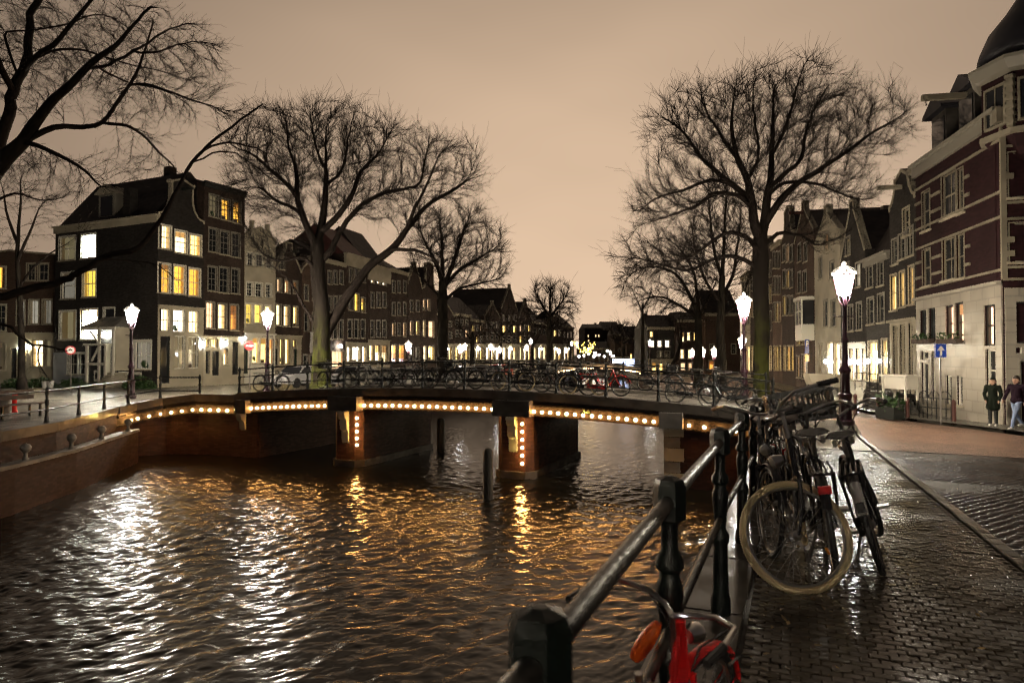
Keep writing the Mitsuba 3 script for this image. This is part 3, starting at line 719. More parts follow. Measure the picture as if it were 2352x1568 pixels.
# ---------------------------------------------------------------- houses
GLOW = {'amber': (1.25, 0.60, 0.06), 'yellow': (1.4, 0.95, 0.12), 'cream': (2.3, 1.7, 0.85), 'white': (3.4, 3.0, 2.4), 'peach': (1.5, 0.9, 0.48), 'bright': (7.0, 5.8, 3.6),
        'dim': (0.10, 0.085, 0.045), 'grey': (0.16, 0.15, 0.12), 'pink': (0.8, 0.45, 0.30), 'orange': (0.9, 0.35, 0.06), 'red': (0.35, 0.02, 0.02), 'golden': (2.6, 1.7, 0.5)}
RECESS = 0.26
LAMP_GAIN = 5.0
class Fac:
    # a facade plane: a = metres along it from A, o = metres out of it towards the street, z = height
    def __init__(s, A, B, side=None):
        s.A, s.B = np.array(A, float), np.array(B, float); s.L = np.linalg.norm(s.B - s.A); s.d = (s.B - s.A) / s.L
        n = np.array([-s.d[1], s.d[0]])
        s.n = n if n.dot(-s.A if side is None else np.array(side) - s.A) > 0 else -n
        s.M = np.eye(4); s.M[:2, 0] = s.d; s.M[2, 1] = 1; s.M[:3, 1] = [0, 0, 1]; s.M[:2, 2] = s.n; s.M[2, 2] = 0; s.M[:2, 3] = s.A
    def a(s, u):
        k = (u - U0) / FP
        return (k * s.A[1] - s.A[0]) / (s.d[0] - k * s.d[1])
    def z(s, v, a):
        return E - (v - V0) / FP * (s.A[1] + s.d[1] * a)
    def p(s, a, o, z):
        q = s.A + s.d * a + s.n * o; return [q[0], q[1], z]
    def box(s, mb, a0, a1, o0, o1, z0, z1):
        q0 = s.p(a0, o0, z0)
        return mb.ob(q0, [*(s.d * (a1 - a0)), 0], [*(s.n * (o1 - o0)), 0], [0, 0, z1 - z0])
    def rect(s, u0, u1, v0, v1):
        a0, a1 = sorted((s.a(u0), s.a(u1))); am = (a0 + a1) / 2
        return a0, a1, s.z(v1, am), s.z(v0, am)

def window(key, F, a0, a1, z0, z1, glow=None, frame='white_paint', grid=(2, 4), kind='window', curtain=0.0, sill=True, arch=0.0, fw=0.07, blind=0.0, things=True, ow=0.10):
    """a sash window in an opening of the facade: casing, sash bars, pane, and, if lit, the room's glow and curtains behind the glass"""
    k = numbered(f'{key}__{kind}')
    w, h = a1 - a0, z1 - z0
    fw = min(fw, w * 0.13)
    mb = MB()
    o0, o1 = -0.16, -0.05
    F.box(mb, a0, a0 + fw, o0, o1, z0, z1); F.box(mb, a1 - fw, a1, o0, o1, z0, z1)
    F.box(mb, a0 + fw, a1 - fw, o0, o1, z1 - fw, z1); F.box(mb, a0 + fw, a1 - fw, o0, o1, z0, z0 + fw)
    if ow:
        F.box(mb, a0 - ow, a0, 0.0, 0.035, z0, z1 + ow); F.box(mb, a1, a1 + ow, 0.0, 0.035, z0, z1 + ow); F.box(mb, a0, a1, 0.0, 0.035, z1, z1 + ow)
    gx_, gy = grid; bw = min(0.032, w * 0.035)
    for i in range(1, gx_):
        c = a0 + fw + (w - 2 * fw) * i / gx_; F.box(mb, c - bw / 2, c + bw / 2, -0.14, -0.09, z0 + fw, z1 - fw)
    for j in range(1, gy):
        c = z0 + fw + (h - 2 * fw) * j / gy; b2 = bw * (2.2 if gy % 2 == 0 and j == gy // 2 else 1.0)
        F.box(mb, a0 + fw, a1 - fw, -0.141, -0.088, c - b2 / 2, c + b2 / 2)
    put(k + '__frame', mb, frame)
    if sill:
        put(k + '__sill', F.box(MB(), a0 - 0.12, a1 + 0.12, -0.05, 0.10, z0 - 0.09, z0 - 0.002), 'pale_stone' if frame != 'dark_paint' else 'grey_stone')
    pane = F.box(MB(), a0 + 0.01, a1 - 0.01, -0.119, -0.113, z0 + 0.01, z1 - 0.01)
    if glow is None:
        put(k + '__pane', pane, 'window_dark')
        if blind:
            put(k + '__blind', F.box(MB(), a0 + fw, a1 - fw, -0.135, -0.121, z1 - fw - h * blind, z1 - fw), 'blind')
    else:
        gl = MB(); q = [F.p(a0 - 0.02, -RECESS - 0.04, z0 - 0.02), F.p(a1 + 0.02, -RECESS - 0.04, z0 - 0.02), F.p(a1 + 0.02, -RECESS - 0.04, z1 + 0.02), F.p(a0 - 0.02, -RECESS - 0.04, z1 + 0.02)]
        nn = np.cross(np.array(q[1]) - q[0], np.array(q[3]) - q[0])
        gl.add(q, [[0, 1, 2, 3]] if nn[:2].dot(F.n) > 0 else [[3, 2, 1, 0]])
        c = GLOW[glow] if isinstance(glow, str) else glow
        f = R.uniform(0.55, 1.3) if curtain == 0 else R.uniform(0.9, 1.3)
        if curtain == 0 and things and R.random() < 0.45: curtain = R.uniform(0.14, 0.3)
        if R.random() < 0.3: put(k + '__blind', F.box(MB(), a0 + fw, a1 - fw, -RECESS + 0.06, -RECESS + 0.07, z1 - fw - h * R.uniform(0.12, 0.42), z1 - fw), 'drape')
        put(k + '__lit_room', gl, 'room', emit=tuple(x * f for x in c), weight=0.02 if max(c) < 9 else 2.0)
        V = np.array(F.p((a0 + a1) / 2, -0.116, 0)); 
        pq = [F.p(a0 + 0.01, -0.116, z0 + 0.01), F.p(a1 - 0.01, -0.116, z0 + 0.01), F.p(a1 - 0.01, -0.116, z1 - 0.01), F.p(a0 + 0.01, -0.116, z1 - 0.01)]
        put(k + '__pane', MB().add(pq, [[0, 1, 2, 3]]), 'pane_glass')
        if curtain > 0:
            cm = MB()
            for side in (0, 1):
                cw = w * curtain * R.uniform(0.6, 1.2); n = 9
                xs_ = np.linspace(0, cw, n) + (a0 if side == 0 else a1 - cw)
                Vv = [F.p(x, -RECESS + 0.04 + 0.03 * (i % 2), z0) for i, x in enumerate(xs_)] + [F.p(x, -RECESS + 0.04 + 0.03 * (i % 2), z1) for i, x in enumerate(xs_)]
                cm.add(Vv, [[i, i + 1, n + i + 1, n + i] for i in range(n - 1)])
            put(k + '__curtain', cm, 'drape')
        elif things and h > 0.9 and RECESS > 0.2:
            cm = MB(); r = R.random()
            if r < 0.4:      # a pot plant on the sill
                cx = R.uniform(a0 + w * 0.3, a1 - w * 0.3)
                cm.ball(F.p(cx, -0.21, z0 + h * 0.2), 0.05 + w * 0.10, 1, (1, 1, 1.3)); cm.ball(F.p(cx + w * 0.1, -0.21, z0 + h * 0.12), 0.04 + w * 0.08, 1)
                put(k + '__pot_plant', cm, 'leaf')
            elif r < 0.75:   # furniture seen against the light
                F.box(cm, a0 + w * R.uniform(0.05, 0.4), a1 - w * R.uniform(0.05, 0.4), -0.24, -0.2, z0, z0 + h * R.uniform(0.1, 0.28)); put(k + '__cupboard', cm, 'wood_post')
    return k
scene['drape'] = {'type': 'twosided', 'bsdf': {'type': 'principled', 'base_color': rgb(0.4, 0.33, 0.24), 'roughness': 0.9}}
scene['drape'] = {'type': 'principledthin', 'base_color': rgb(0.62, 0.52, 0.38), 'roughness': 0.8, 'diff_trans': 1.3, 'spec_trans': 0.0}

def gable_profile(kind, L, H, top):
    # outline above the eaves, from the right end back to the left
    c = L / 2
    if kind == 'neck':
        w = L * 0.24
        return [(L, H), (L, H + 0.25), (c + w + 0.55, H + 0.4), (c + w + 0.18, H + 0.9), (c + w, H + 1.5), (c + w, top - 0.5), (c + w + 0.15, top - 0.45), (c, top), (c - w - 0.15, top - 0.45), (c - w, top - 0.5), (c - w, H + 1.5), (c - w - 0.18, H + 0.9), (c - w - 0.55, H + 0.4), (0, H + 0.25), (0, H)]
    if kind == 'bell':
        pts = []
        for i in range(13):
            t = i / 12; x = L / 2 * (1 - t) ** 0.6 if t < 1 else 0; zz = H + (top - H) * (t ** 1.0)
            x = L / 2 * (1 - smooth01(t * 0.92)) * 0.92 + L * 0.07 * (1 - t)
            pts.append((c + x, zz))
        return [(L, H)] + pts + [(2 * c - x, z) for x, z in pts[::-1][1:]] + [(0, H)]
    if kind == 'spout':
        return [(L, H), (c + 0.45, top - 0.6), (c + 0.45, top), (c - 0.45, top), (c - 0.45, top - 0.6), (0, H)]
    if kind == 'step':
        n = 4; out = [(L, H)]
        for i in range(n):
            out += [(L - (L / 2 - 0.4) * i / n, H + (top - H) * (i + 1) / (n + 1)), (L - (L / 2 - 0.4) * (i + 1) / n, H + (top - H) * (i + 1) / (n + 1))]
        out += [(c + 0.4, top), (c - 0.4, top)]
        for i in reversed(range(n)):
            out += [((L / 2 - 0.4) * (i + 1) / n, H + (top - H) * (i + 1) / (n + 1)), ((L / 2 - 0.4) * i / n, H + (top - H) * (i + 1) / (n + 1))]
        return out + [(0, H)]
    return [(L, H), (0, H)]

def house(name, label, A, B, H, wins, wall='dark_brick', gable=None, top=None, depth=9.0, cornice='pale_stone', roof='roof_tile', roof_h=2.6, zbase=-0.2, base=None, plinth=None,
          hoist=False, chimney=True, frame='white_paint', group=None, shopfront=None, cat='house', ch=0.35, key=None, inset=(0.0, 0.0)):
    key = key or numbered(name)
    F = Fac(A, B); L = F.L
    top = top or H + 2.5
    prof = [(0, zbase), (L, zbase)] + gable_profile(gable, L, H, top)
    pg = Polygon(prof).buffer(0)
    if gable and pg.geom_type != 'Polygon':
        pg = pg.convex_hull
    holes = []
    for w in wins:
        r = F.rect(*w[:4]); opt = dict(w[4]) if len(w) > 4 else {}
        holes.append((r, opt)); 
        pg = pg.difference(sbox(r[0], r[2], r[1], r[3]))
    Mx = F.M.copy(); Mx[:2, 3] = F.A - F.n * 0.32
    put(key + '__wall', MB().poly(pg, 0.32, Mx), wall)
    for r, opt in holes:
        o = {'frame': frame, **opt}
        window(key, F, *r, **o)
    # body behind the facade and roof
    bd = MB(); e = 0.012; F.box(bd, e + inset[0], L - e - inset[1], -depth, -0.322, zbase, H - 0.02); put(key + '__side_wall', bd, wall if base is None else base)
    rf = MB()
    if gable:       # ridge runs back from the gable
        rh = min(top - 0.7, H + L * 0.62)
        i0, i1 = inset[0] - 0.02, L + 0.02 - inset[1]
        V = [F.p(i0, -0.322, H - 0.02), F.p(i1, -0.322, H - 0.02), F.p(L / 2, -0.322, rh), F.p(i0, -depth, H - 0.02), F.p(i1, -depth, H - 0.02), F.p(L / 2, -depth, rh)]
        rf.add(V, [[0, 1, 2]]); rf.add(V, [[5, 4, 3]]); rf.add(V, [[1, 4, 5, 2], [2, 5, 3, 0], [0, 3, 4, 1]])
        put(key + '__roof', rf, roof)
        cp = MB(); q = prof[2:]
        for (x0, z0), (x1, z1) in zip(q[:-1], q[1:]):
            dx, dz = x1 - x0, z1 - z0; ln = math.hypot(dx, dz)
            if ln < 0.08: continue
            nx_, nz_ = dz / ln, -dx / ln
            V = [F.p(x0, -0.34, z0), F.p(x1, -0.34, z1), F.p(x1 - nx_ * 0.14, -0.34, z1 - nz_ * 0.14), F.p(x0 - nx_ * 0.14, -0.34, z0 - nz_ * 0.14)]
            V2 = [list(np.array(p) + [*(F.n * 0.39), 0]) for p in V]
            cp.add(V + V2, [[0, 1, 2, 3], [7, 6, 5, 4], [0, 4, 5, 1], [1, 5, 6, 2], [2, 6, 7, 3], [3, 7, 4, 0]])
        put(key + '__coping', cp, cornice)
    else:
        i0, i1 = inset[0], L - inset[1]
        V = [F.p(i0 - 0.02, -0.15, H + 0.02), F.p(i1 + 0.02, -0.15, H + 0.02), F.p(i1 + 0.02, -depth, H + 0.02), F.p(i0 - 0.02, -depth, H + 0.02), F.p(i0, -depth * 0.42, H + roof_h), F.p(i1, -depth * 0.42, H + roof_h)]
        rf.add(V, [[0, 1, 5, 4], [2, 3, 4, 5]]); rf.add(V, [[1, 2, 5], [3, 0, 4]]); rf.add(V, [[3, 2, 1, 0]])
        put(key + '__roof', rf, roof)
        if cornice:
            cn = MB(); F.box(cn, -0.04, L + 0.04, -0.16, 0.16, H - ch, H - 0.06); F.box(cn, -0.06, L + 0.06, -0.2, 0.30, H - 0.058, H + 0.08); put(key + '__cornice', cn, cornice)
    if hoist:
        zt = top - 1.0 if gable else H + 0.5
        hb = MB(); F.box(hb, L / 2 - 0.09, L / 2 + 0.09, -0.3, 1.1, zt, zt + 0.2); put(key + '__hoist_beam', hb, 'dark_paint' if hoist is True else hoist)
    if chimney:
        c = MB(); x = L * R.choice([0.15, 0.8]); zc = H + (1.5 if gable else roof_h * 0.7); F.box(c, x - 0.35, x + 0.35, -depth * 0.5 - 0.5, -depth * 0.5 + 0.2, H, zc + 1.0); put(key + '__chimney', c, wall)
    if shopfront:
        sm, z0, z1 = shopfront
        s = MB(); pgs = sbox(0.03, zbase, L - 0.03, z1)
        for r, o in holes: pgs = pgs.difference(sbox(r[0], r[2], r[1], r[3]))
        Mx2 = F.M.copy(); Mx2[:2, 3] = F.A + F.n * 0.003
        s.poly(pgs, 0.05, Mx2); F.box(s, 0.0, L, 0.055, 0.22, z1 - 0.03, z1 + 0.10); put(key + '__shopfront', s, sm)
    tag(key, label, cat, group)
    return key, F
def wall_lamp(hk, F, a, z, c=(30, 25, 16), weight=3.0, r=0.13, k_=None):
    c = tuple(x * (k_ or LAMP_GAIN) for x in c)
    k = numbered(hk + '__wall_lamp')
    mb = MB(); mb.tube([F.p(a, 0.02, z + 0.25), F.p(a, 0.2, z + 0.32), F.p(a, 0.3, z + 0.18)], 0.02, 6)
    put(k, mb, 'iron')
    put(k + '__globe', MB().ball(F.p(a, 0.3, z), r, 1), 'lamp_glass', smooth=True, emit=c, weight=weight)
D_ = lambda **k: k
def row(us, v0, v1, slope=0.0, **o):
    # windows side by side: pixel columns, rows of the first one, slope of the row
    return [(a, b, v0 + slope * (a - us[0][0]), v1 + slope * (a - us[0][0]), o) for a, b in us]

# left corner house, canal-side facade (the picture's left one looks at us)
C0 = np.array([-26.5, 52.0]); dA = np.array([-2.085, 1.0]); dA /= np.linalg.norm(dA); dB = np.array([0.4525, 1.0]); dB /= np.linalg.norm(dB)
A1 = C0 + dA * 12.45
FA = Fac(A1, C0)
k, F = house('corner_house', 'black brick corner house with steep tiled roof, dormer and white portal', tuple(A1), tuple(C0), FA.z(498, 10.5), [
    (133, 170, 543, 597, D_(glow='dim', grid=(2, 2))), (184, 217, 537, 592, D_(glow=(36, 38, 33), grid=(2, 4), things=False)),
    (139, 171, 626, 686, D_(glow='grey', grid=(1, 2))), (188, 218, 620, 682, D_(glow='yellow', grid=(3, 2))),
    (136, 173, 714, 780, D_(glow='dim', grid=(1, 1), curtain=0.3)), (185, 223, 710, 780, D_(glow=(24, 23, 18), grid=(3, 3), things=False)),
    (237, 262, 707, 730, D_(grid=(1, 1))), (156, 178, 812, 860, D_(grid=(2, 2), ow=0.14)), (182, 203, 812, 860, D_(grid=(2, 2), ow=0.14)),
    (309, 346, 784, 848, D_(glow='grey', grid=(3, 2), ow=0.16)), (276, 323, 858, 887, D_(grid=(2, 1), ow=0.14))],
    inset=(0, 0.9), wall='black_brick', depth=8.4, roof_h=4.2, cornice='pale_stone', chimney=False, ch=0.5, zbase=-0.1)
HA, FAc = k, F
ch_ = MB(); F.box(ch_, 1.6, 2.7, -4.0, -3.0, 10, F.z(403, 2)); put(k + '__chimney', ch_, 'black_brick')
# dormer
a0, a1, z0, z1 = F.rect(209, 240, 440, 496)
dm = MB(); F.box(dm, a0 - 0.15, a1 + 0.15, -2.6, -0.6, z0 - 0.6, z1); put(k + '__dormer', dm, 'dim_paint')
put(k + '__dormer__pane', F.box(MB(), a0 + 0.12, a1 - 0.12, -0.598, -0.57, z0 + 0.15, z1 - 0.2), 'window_dark')
dr_ = MB(); V = [F.p(a0 - 0.4, -0.35, z1), F.p(a1 + 0.4, -0.35, z1), F.p((a0 + a1) / 2, -0.35, z1 + 0.75), F.p(a0 - 0.4, -3.2, z1), F.p(a1 + 0.4, -3.2, z1), F.p((a0 + a1) / 2, -3.2, z1 + 0.75)]
dr_.add(V, [[0, 1, 4, 3], [1, 4, 5, 2], [2, 5, 3, 0]]); dr_.add(V, [[0, 1, 2], [5, 4, 3]]); put(k + '__dormer__roof', dr_, 'pale_stone')
# grey plinth, porch with stair, portal door
pl = MB(); a0, a1, z0, z1 = F.rect(123, 203, 809, 888); pgl = sbox(a0, -0.1, a1, z1)
for u0, u1 in ((156, 178), (182, 203)):
    r = F.rect(u0, u1, 812, 860); pgl = pgl.difference(sbox(r[0] - 0.14, r[2] - 0.1, r[1] + 0.14, r[3] + 0.14))
Mx = F.M.copy(); Mx[:2, 3] = F.A + F.n * 0.003; put(k + '__grey_plinth', MB().poly(pgl, 0.03, Mx), 'grey_plaster')
po = MB(); a0, a1, z0, z1 = F.rect(233, 280, 794, 897)
F.box(po, a0, a0 + 0.22, 0.9, 1.3, z0 - .2, z1); F.box(po, a1 - 0.22, a1, 0.9, 1.3, z0 - .2, z1); F.box(po, a0 - 0.1, a1 + 0.1, 0.85, 1.42, z1, z1 + 0.16); zm = F.z(838, a0); F.box(po, a0 + 0.22, a1 - 0.22, 0.9, 1.28, zm, zm + 0.2)
pk = k + '__portal'; put(pk, po, 'white_paint')
put(pk + '__door', F.box(MB(), a0 + 0.22, a1 - 0.22, 1.1, 1.16, z0 - 0.2, zm), 'dark_paint'); put(pk + '__upper_panel', F.box(MB(), a0 + 0.22, a1 - 0.22, 1.08, 1.14, zm + 0.2, z1), 'window_dark')
am = (a0 + a1) / 2; zc = F.z(862, am); put(pk + '__notice', F.box(MB(), am - 0.32, am + 0.32, 1.162, 1.18, zc - 0.42, zc + 0.42), 'white_paint'); put(pk + '__notice_panel', F.box(MB(), am - 0.17, am + 0.17, 1.182, 1.19, zc - 0.24, zc + 0.24), 'dark_paint')
a0, a1, z0, z1 = F.rect(221, 297, 752, 850)
rf = MB(); V = [F.p(a0, 0.0, z1), F.p(a1 + 0.1, 0.0, z1), F.p(a1 + 0.1, 1.3, z1), F.p(a0, 1.3, z1), F.p(a0 + 1.1, 0.0, z1 + 0.85), F.p(a1 - 0.5, 0.0, z1 + 0.85)]
rf.add(V, [[3, 2, 5, 4], [1, 0, 4, 5]]); rf.add(V, [[0, 3, 4], [2, 1, 5]]); rf.add(V, [[0, 1, 2, 3]]); put(k + '__porch__roof', rf, 'grey_stone')
fr = MB(); F.box(fr, a0, a1 + 0.06, 1.14, 1.26, z1 - 0.22, z1 - 0.004)
for u in (262, 294): x = F.a(u); F.box(fr, x - 0.10, x + 0.10, 1.12, 1.25, z0 - 2.6, z1 - 0.22)
x = F.a(262); fr.beam(F.p(x - 0.1, 1.18, z1 - 1.2), F.p(x - 1.1, 1.18, z1 - 0.3), 0.12, 0.12); fr.beam(F.p(x - 0.1, 1.18, z1 - 1.55), F.p(x - 0.9, 1.18, z1 - 2.6), 0.12, 0.12)
put(k + '__porch__frame', fr, 'white_paint')
pw = MB(); F.box(pw, F.a(297) - 0.1, F.a(297), 0.0, 1.1, F.z(850, 8), F.z(752, 8) - 0.02); put(k + '__porch__wall', pw, 'cream_plaster')
wall_lamp(k, F, F.a(246), F.z(768, 8), (120, 128, 112), 6.0, 0.26, 1.0)
for i in range(9):
    part(k, 'step', F.box(MB(), F.a(281), F.a(296), 0.1, 1.2 + 0.2 * (8 - i), F.z(897, 8) + 0.17 * i * 1.05 - 0.15, F.z(897, 8) + 0.17 * i * 1.05), 'pale_stone')

# corner house, street facade and the taller dark house after it
a_ = 4.25; Bp = C0 + dB * a_
k, F = house('gabled_house', 'dark corner house facade with neck gable, amber and cream windows above a white shopfront', tuple(C0), tuple(Bp), FA.z(498, 12) + 0.15, [
    (363, 390, 517, 571, D_(glow='cream')), (400, 427, 530, 581, D_(glow='cream', things=False)), (434, 460, 539, 587, D_(glow='golden')),
    (362, 389, 605, 672, D_(glow='amber')), (398, 424, 610, 675, D_(glow='amber')), (433, 458, 617, 680, D_(glow='amber')),
    (365, 388, 709, 760, D_(glow='cream', grid=(2, 2), sill=False)), (396, 423, 711, 763, D_(glow='white', grid=(2, 2), sill=False)), (432, 455, 714, 764, D_(glow='cream', grid=(2, 2), sill=False)),
    (367, 389, 772, 880, D_(grid=(1, 3), kind='door', sill=False, frame='dark_paint')), (400, 425, 771, 847, D_(glow='dim', grid=(2, 2))), (432, 455, 773, 846, D_(glow='dim', grid=(2, 2)))],
    inset=(0.9, 0), wall='black_brick', gable='neck', top=FA.z(392, 12.4), depth=7.5, roof_h=3, shopfront=('pale_stone', 0, FA.z(702, 12.4)), hoist=True, zbase=-0.1)
FB = Fac(C0, C0 + dB * 60)
def seg(u0, u1): return tuple(FB.A + FB.d * FB.a(u0)), tuple(FB.A + FB.d * FB.a(u1))
A_, B_ = seg(465.5, 560)
k, F = house('tall_dark_house', 'tall flat-topped dark house with two amber attic windows and a brightly lit ground floor', A_, B_, FB.z(442, FB.a(560)), [
    (478, 498, 447, 497, D_(glow='dim')), (506, 525, 457, 504, D_(glow='amber')), (533, 550, 462, 511, D_(glow='amber')),
    (478, 497, 524, 578, D_(blind=0.3)), (504, 524, 530, 584, D_()), (531, 549, 535, 590, D_()),
    (477, 496, 612, 668, D_()), (503, 523, 614, 672, D_(blind=0.5)), (531, 548, 617, 674, D_()),
    (473, 491, 694, 754, D_(glow='peach')), (500, 519, 698, 756, D_(glow='cream')), (528, 546, 700, 758, D_(glow='orange', curtain=0.35)),
    (471, 480, 778, 798, D_(glow='golden', grid=(1, 1), sill=False)), (484, 500, 778, 798, D_(glow='golden', grid=(2, 1), sill=False)), (472, 481, 806, 858, D_(grid=(1, 2), sill=False)), (487, 502, 806, 862, D_(kind='door', grid=(2, 3), frame='dark_paint', sill=False)),
    (513, 523, 800, 838, D_(glow='cream', grid=(1, 3))), (533, 546, 785, 860, D_(kind='door', grid=(1, 2), frame='dark_paint', sill=False))],
    wall='dark_brick', depth=9, roof_h=1.2, frame='dim_paint', cornice='dark_paint', shopfront=('cream_plaster', 0, FB.z(774, FB.a(510))), zbase=-0.1)
for u, v in ((461.5, 789), (513, 789), (556, 776)): wall_lamp(k, F, F.a(u), F.z(v, F.a(u)))
A_, B_ = seg(560.5, 632)
k, F = house('cream_house', 'narrow cream plastered house beside the tall dark house, with yellow-lit windows', A_, B_, FB.z(555, FB.a(632)), [
    (567, 580, 580, 610, D_()), (587, 603, 583, 612, D_()), (611, 623, 588, 616, D_()), (566, 579, 648, 680, D_()), (586, 601, 650, 682, D_()), (610, 622, 652, 684, D_()),
    (564, 579, 697, 744, D_(glow='yellow', grid=(2, 2))), (584, 600, 699, 742, D_(glow='yellow', grid=(2, 2))), (608, 621, 702, 748, D_(glow='golden', grid=(2, 2))),
    (560.8, 569, 800, 858, D_(kind='door', grid=(1, 2), frame='green_paint', sill=False)), (579, 594, 775, 834, D_(glow='golden', grid=(1, 2))), (598, 614, 776, 834, D_(glow='golden', grid=(1, 2))), (618, 628, 778, 836, D_(glow='orange', grid=(1, 2)))],
    wall='cream_plaster', depth=9, roof_h=1.5, frame='white_paint', gable='neck', top=FB.z(520, FB.a(600)), shopfront=('white_paint', 0, FB.z(768, FB.a(600))))
A_, B_ = seg(632.5, 692)
k, F = house('brick_house', 'dark brick house with peach-lit upper windows above a yellow shopfront', A_, B_, FB.z(620, FB.a(660)), [
    (639, 652, 590, 618, D_()), (635, 645, 640, 670, D_(glow='peach')), (653, 664, 643, 672, D_(glow='peach')), (673, 682, 646, 674, D_(glow='orange')),
    (634, 645, 699, 747, D_(glow='cream', grid=(1, 2))), (651, 664, 702, 749, D_(glow='cream', grid=(2, 2))), (673, 683, 704, 750, D_(glow='golden', grid=(1, 2))),
    (628.5, 637, 778, 796, D_(glow='golden', grid=(1, 1), sill=False)), (642, 651, 778, 836, D_(glow='golden', grid=(1, 2), sill=False)), (654, 665, 778, 836, D_(glow='golden', grid=(1, 2), sill=False)), (672, 680, 780, 797, D_(glow='golden', grid=(1, 1), sill=False)),
    (629, 637, 801, 840, D_(kind='door', grid=(1, 2), frame='dark_paint', sill=False)), (673, 681, 801, 840, D_(kind='door', grid=(1, 2), frame='green_paint', sill=False))],
    wall='dark_brick', depth=9, gable='spout', top=FB.z(555, FB.a(660)), hoist=True, frame='dim_paint', shopfront=('pale_stone', 0, FB.z(772, FB.a(660))))
G0 = FB.A + FB.d * FB.a(692.5); dC = np.array([0.28, 1.0]); dC /= np.linalg.norm(dC); FC = Fac(G0, G0 + dC * 60)
def segc(u0, u1): return tuple(FC.A + FC.d * FC.a(u0)), tuple(FC.A + FC.d * FC.a(u1))
def lots(us, v0, v1, **o): return [(a, b, v0, v1, o) for a, b in us]
A_, B_ = segc(692.5, 741)
k, F = house('grey_brick_house', 'brown house with pale lintels beside the pale hanging banner', A_, B_, FC.z(628, FC.a(716)), lots([(698, 707), (717, 727)], 655, 690, grid=(1, 2)) + lots([(699, 708), (717, 727)], 718, 760, grid=(1, 2)) +
    [(697, 706, 815, 845, D_(grid=(1, 2))), (712, 722, 815, 845, D_(grid=(1, 2))), (727, 736, 815, 850, D_(grid=(1, 2), kind='door'))], wall='brown_brick', frame='dim_paint', roof_h=2.0, gable='bell', top=FC.z(585, FC.a(716)))
bk = numbered('hanging_banner'); bF = F
bm = MB(); aa, bb = bF.a(701), bF.a(725); n = 8
for i in range(n):
    z1 = bF.z(762 + i * 6, aa); z0 = bF.z(762 + (i + 1) * 6, aa); wv = 0.15 * max(0, (i + 1) / n - 0.5)
    F.box(bm, aa - wv * 1.2, bb + wv * 0.3, 0.55 + 0.04 * math.sin(i), 0.57 + 0.04 * math.sin(i), z0, z1)
put(bk + '__cloth', bm, 'white_cloth'); put(bk + '__pole', MB().tube([F.p(aa - 0.2, 0.0, F.z(761, aa)), F.p(aa - 0.2, 0.56, F.z(761, aa)), F.p(bb + 0.15, 0.56, F.z(761, aa))], 0.03, 6), 'iron')
tag(bk, 'pale blank cloth banner hanging from the brown house beside the big left tree trunk', 'banner')
A_, B_ = segc(741.5, 792)
k, F = house('plain_brick_house', 'dark brick house half hidden behind the forked left tree', A_, B_, FC.z(600, FC.a(766)), lots([(752, 761), (766, 774), (779, 787)], 622, 652, grid=(1, 2)) + lots([(752, 761), (766, 774), (779, 787)], 680, 716, grid=(1, 2)) + lots([(752, 761), (766, 774), (779, 787)], 735, 778, grid=(1, 2)) +
    [(762, 790, 806, 846, D_(glow='peach', grid=(3, 1), curtain=0.2)), (746, 754, 806, 850, D_(kind='door', grid=(1, 2)))], wall='dark_brick', frame='dim_paint', roof_h=2.2, cornice='pale_stone')
wall_lamp(k, F, F.a(777), F.z(795, F.a(777)), (14, 13, 11), 1.0, 0.22)
A_, B_ = segc(792.5, 844)
k, F = house('yellow_window_house', 'tall dark house with pale cornice and two yellow windows above a glowing shop', A_, B_, FC.z(588, FC.a(818)), lots([(801, 809), (814, 823), (829, 838)], 616, 648, grid=(1, 2)) +
    [(801, 810, 672, 712, D_(grid=(1, 2))), (814, 824, 674, 714, D_(glow='yellow', grid=(1, 2))), (829, 838, 684, 717, D_(glow='yellow', grid=(1, 2)))] + lots([(799, 809), (814, 823), (829, 838)], 734, 776, grid=(1, 2)) +
    [(796, 806, 796, 830, D_(glow='bright', grid=(1, 2))), (809, 828, 796, 830, D_(glow='bright', grid=(2, 1))), (831, 841, 796, 832, D_(glow='bright', grid=(1, 2)))], wall='dark_brick', frame='dim_paint', roof_h=3.4, cornice='pale_stone', ch=1.3, roof='red_roof', shopfront=('pale_stone', 0, FC.z(788, FC.a(818))))
A_, B_ = segc(844.5, 895)
k, F = house('attic_window_house', 'tall house with a row of three white-lit attic windows under a deep pale cornice', A_, B_, FC.z(612, FC.a(870)), [(851, 859, 627, 649, D_(glow='white', grid=(1, 2))), (865, 873, 628, 651, D_(glow='white', grid=(1, 2))), (878, 886, 631, 655, D_(glow='white', grid=(1, 2)))] +
    lots([(851, 859), (864, 873), (878, 886)], 672, 706, grid=(1, 2)) + lots([(851, 859), (864, 873), (878, 886)], 736, 774, grid=(1, 2)) +
    [(848, 858, 792, 834, D_(glow='cream', grid=(1, 2))), (861, 872, 792, 834, D_(glow='bright', grid=(2, 2))), (876, 890, 792, 834, D_(glow='cream', grid=(2, 2)))], wall='dark_brick', frame='dim_paint', roof_h=4.5, cornice='pale_stone', ch=1.8, roof='roof_tile', shopfront=('pale_stone', 0, FC.z(782, FC.a(870))))
A_, B_ = segc(895.5, 936)
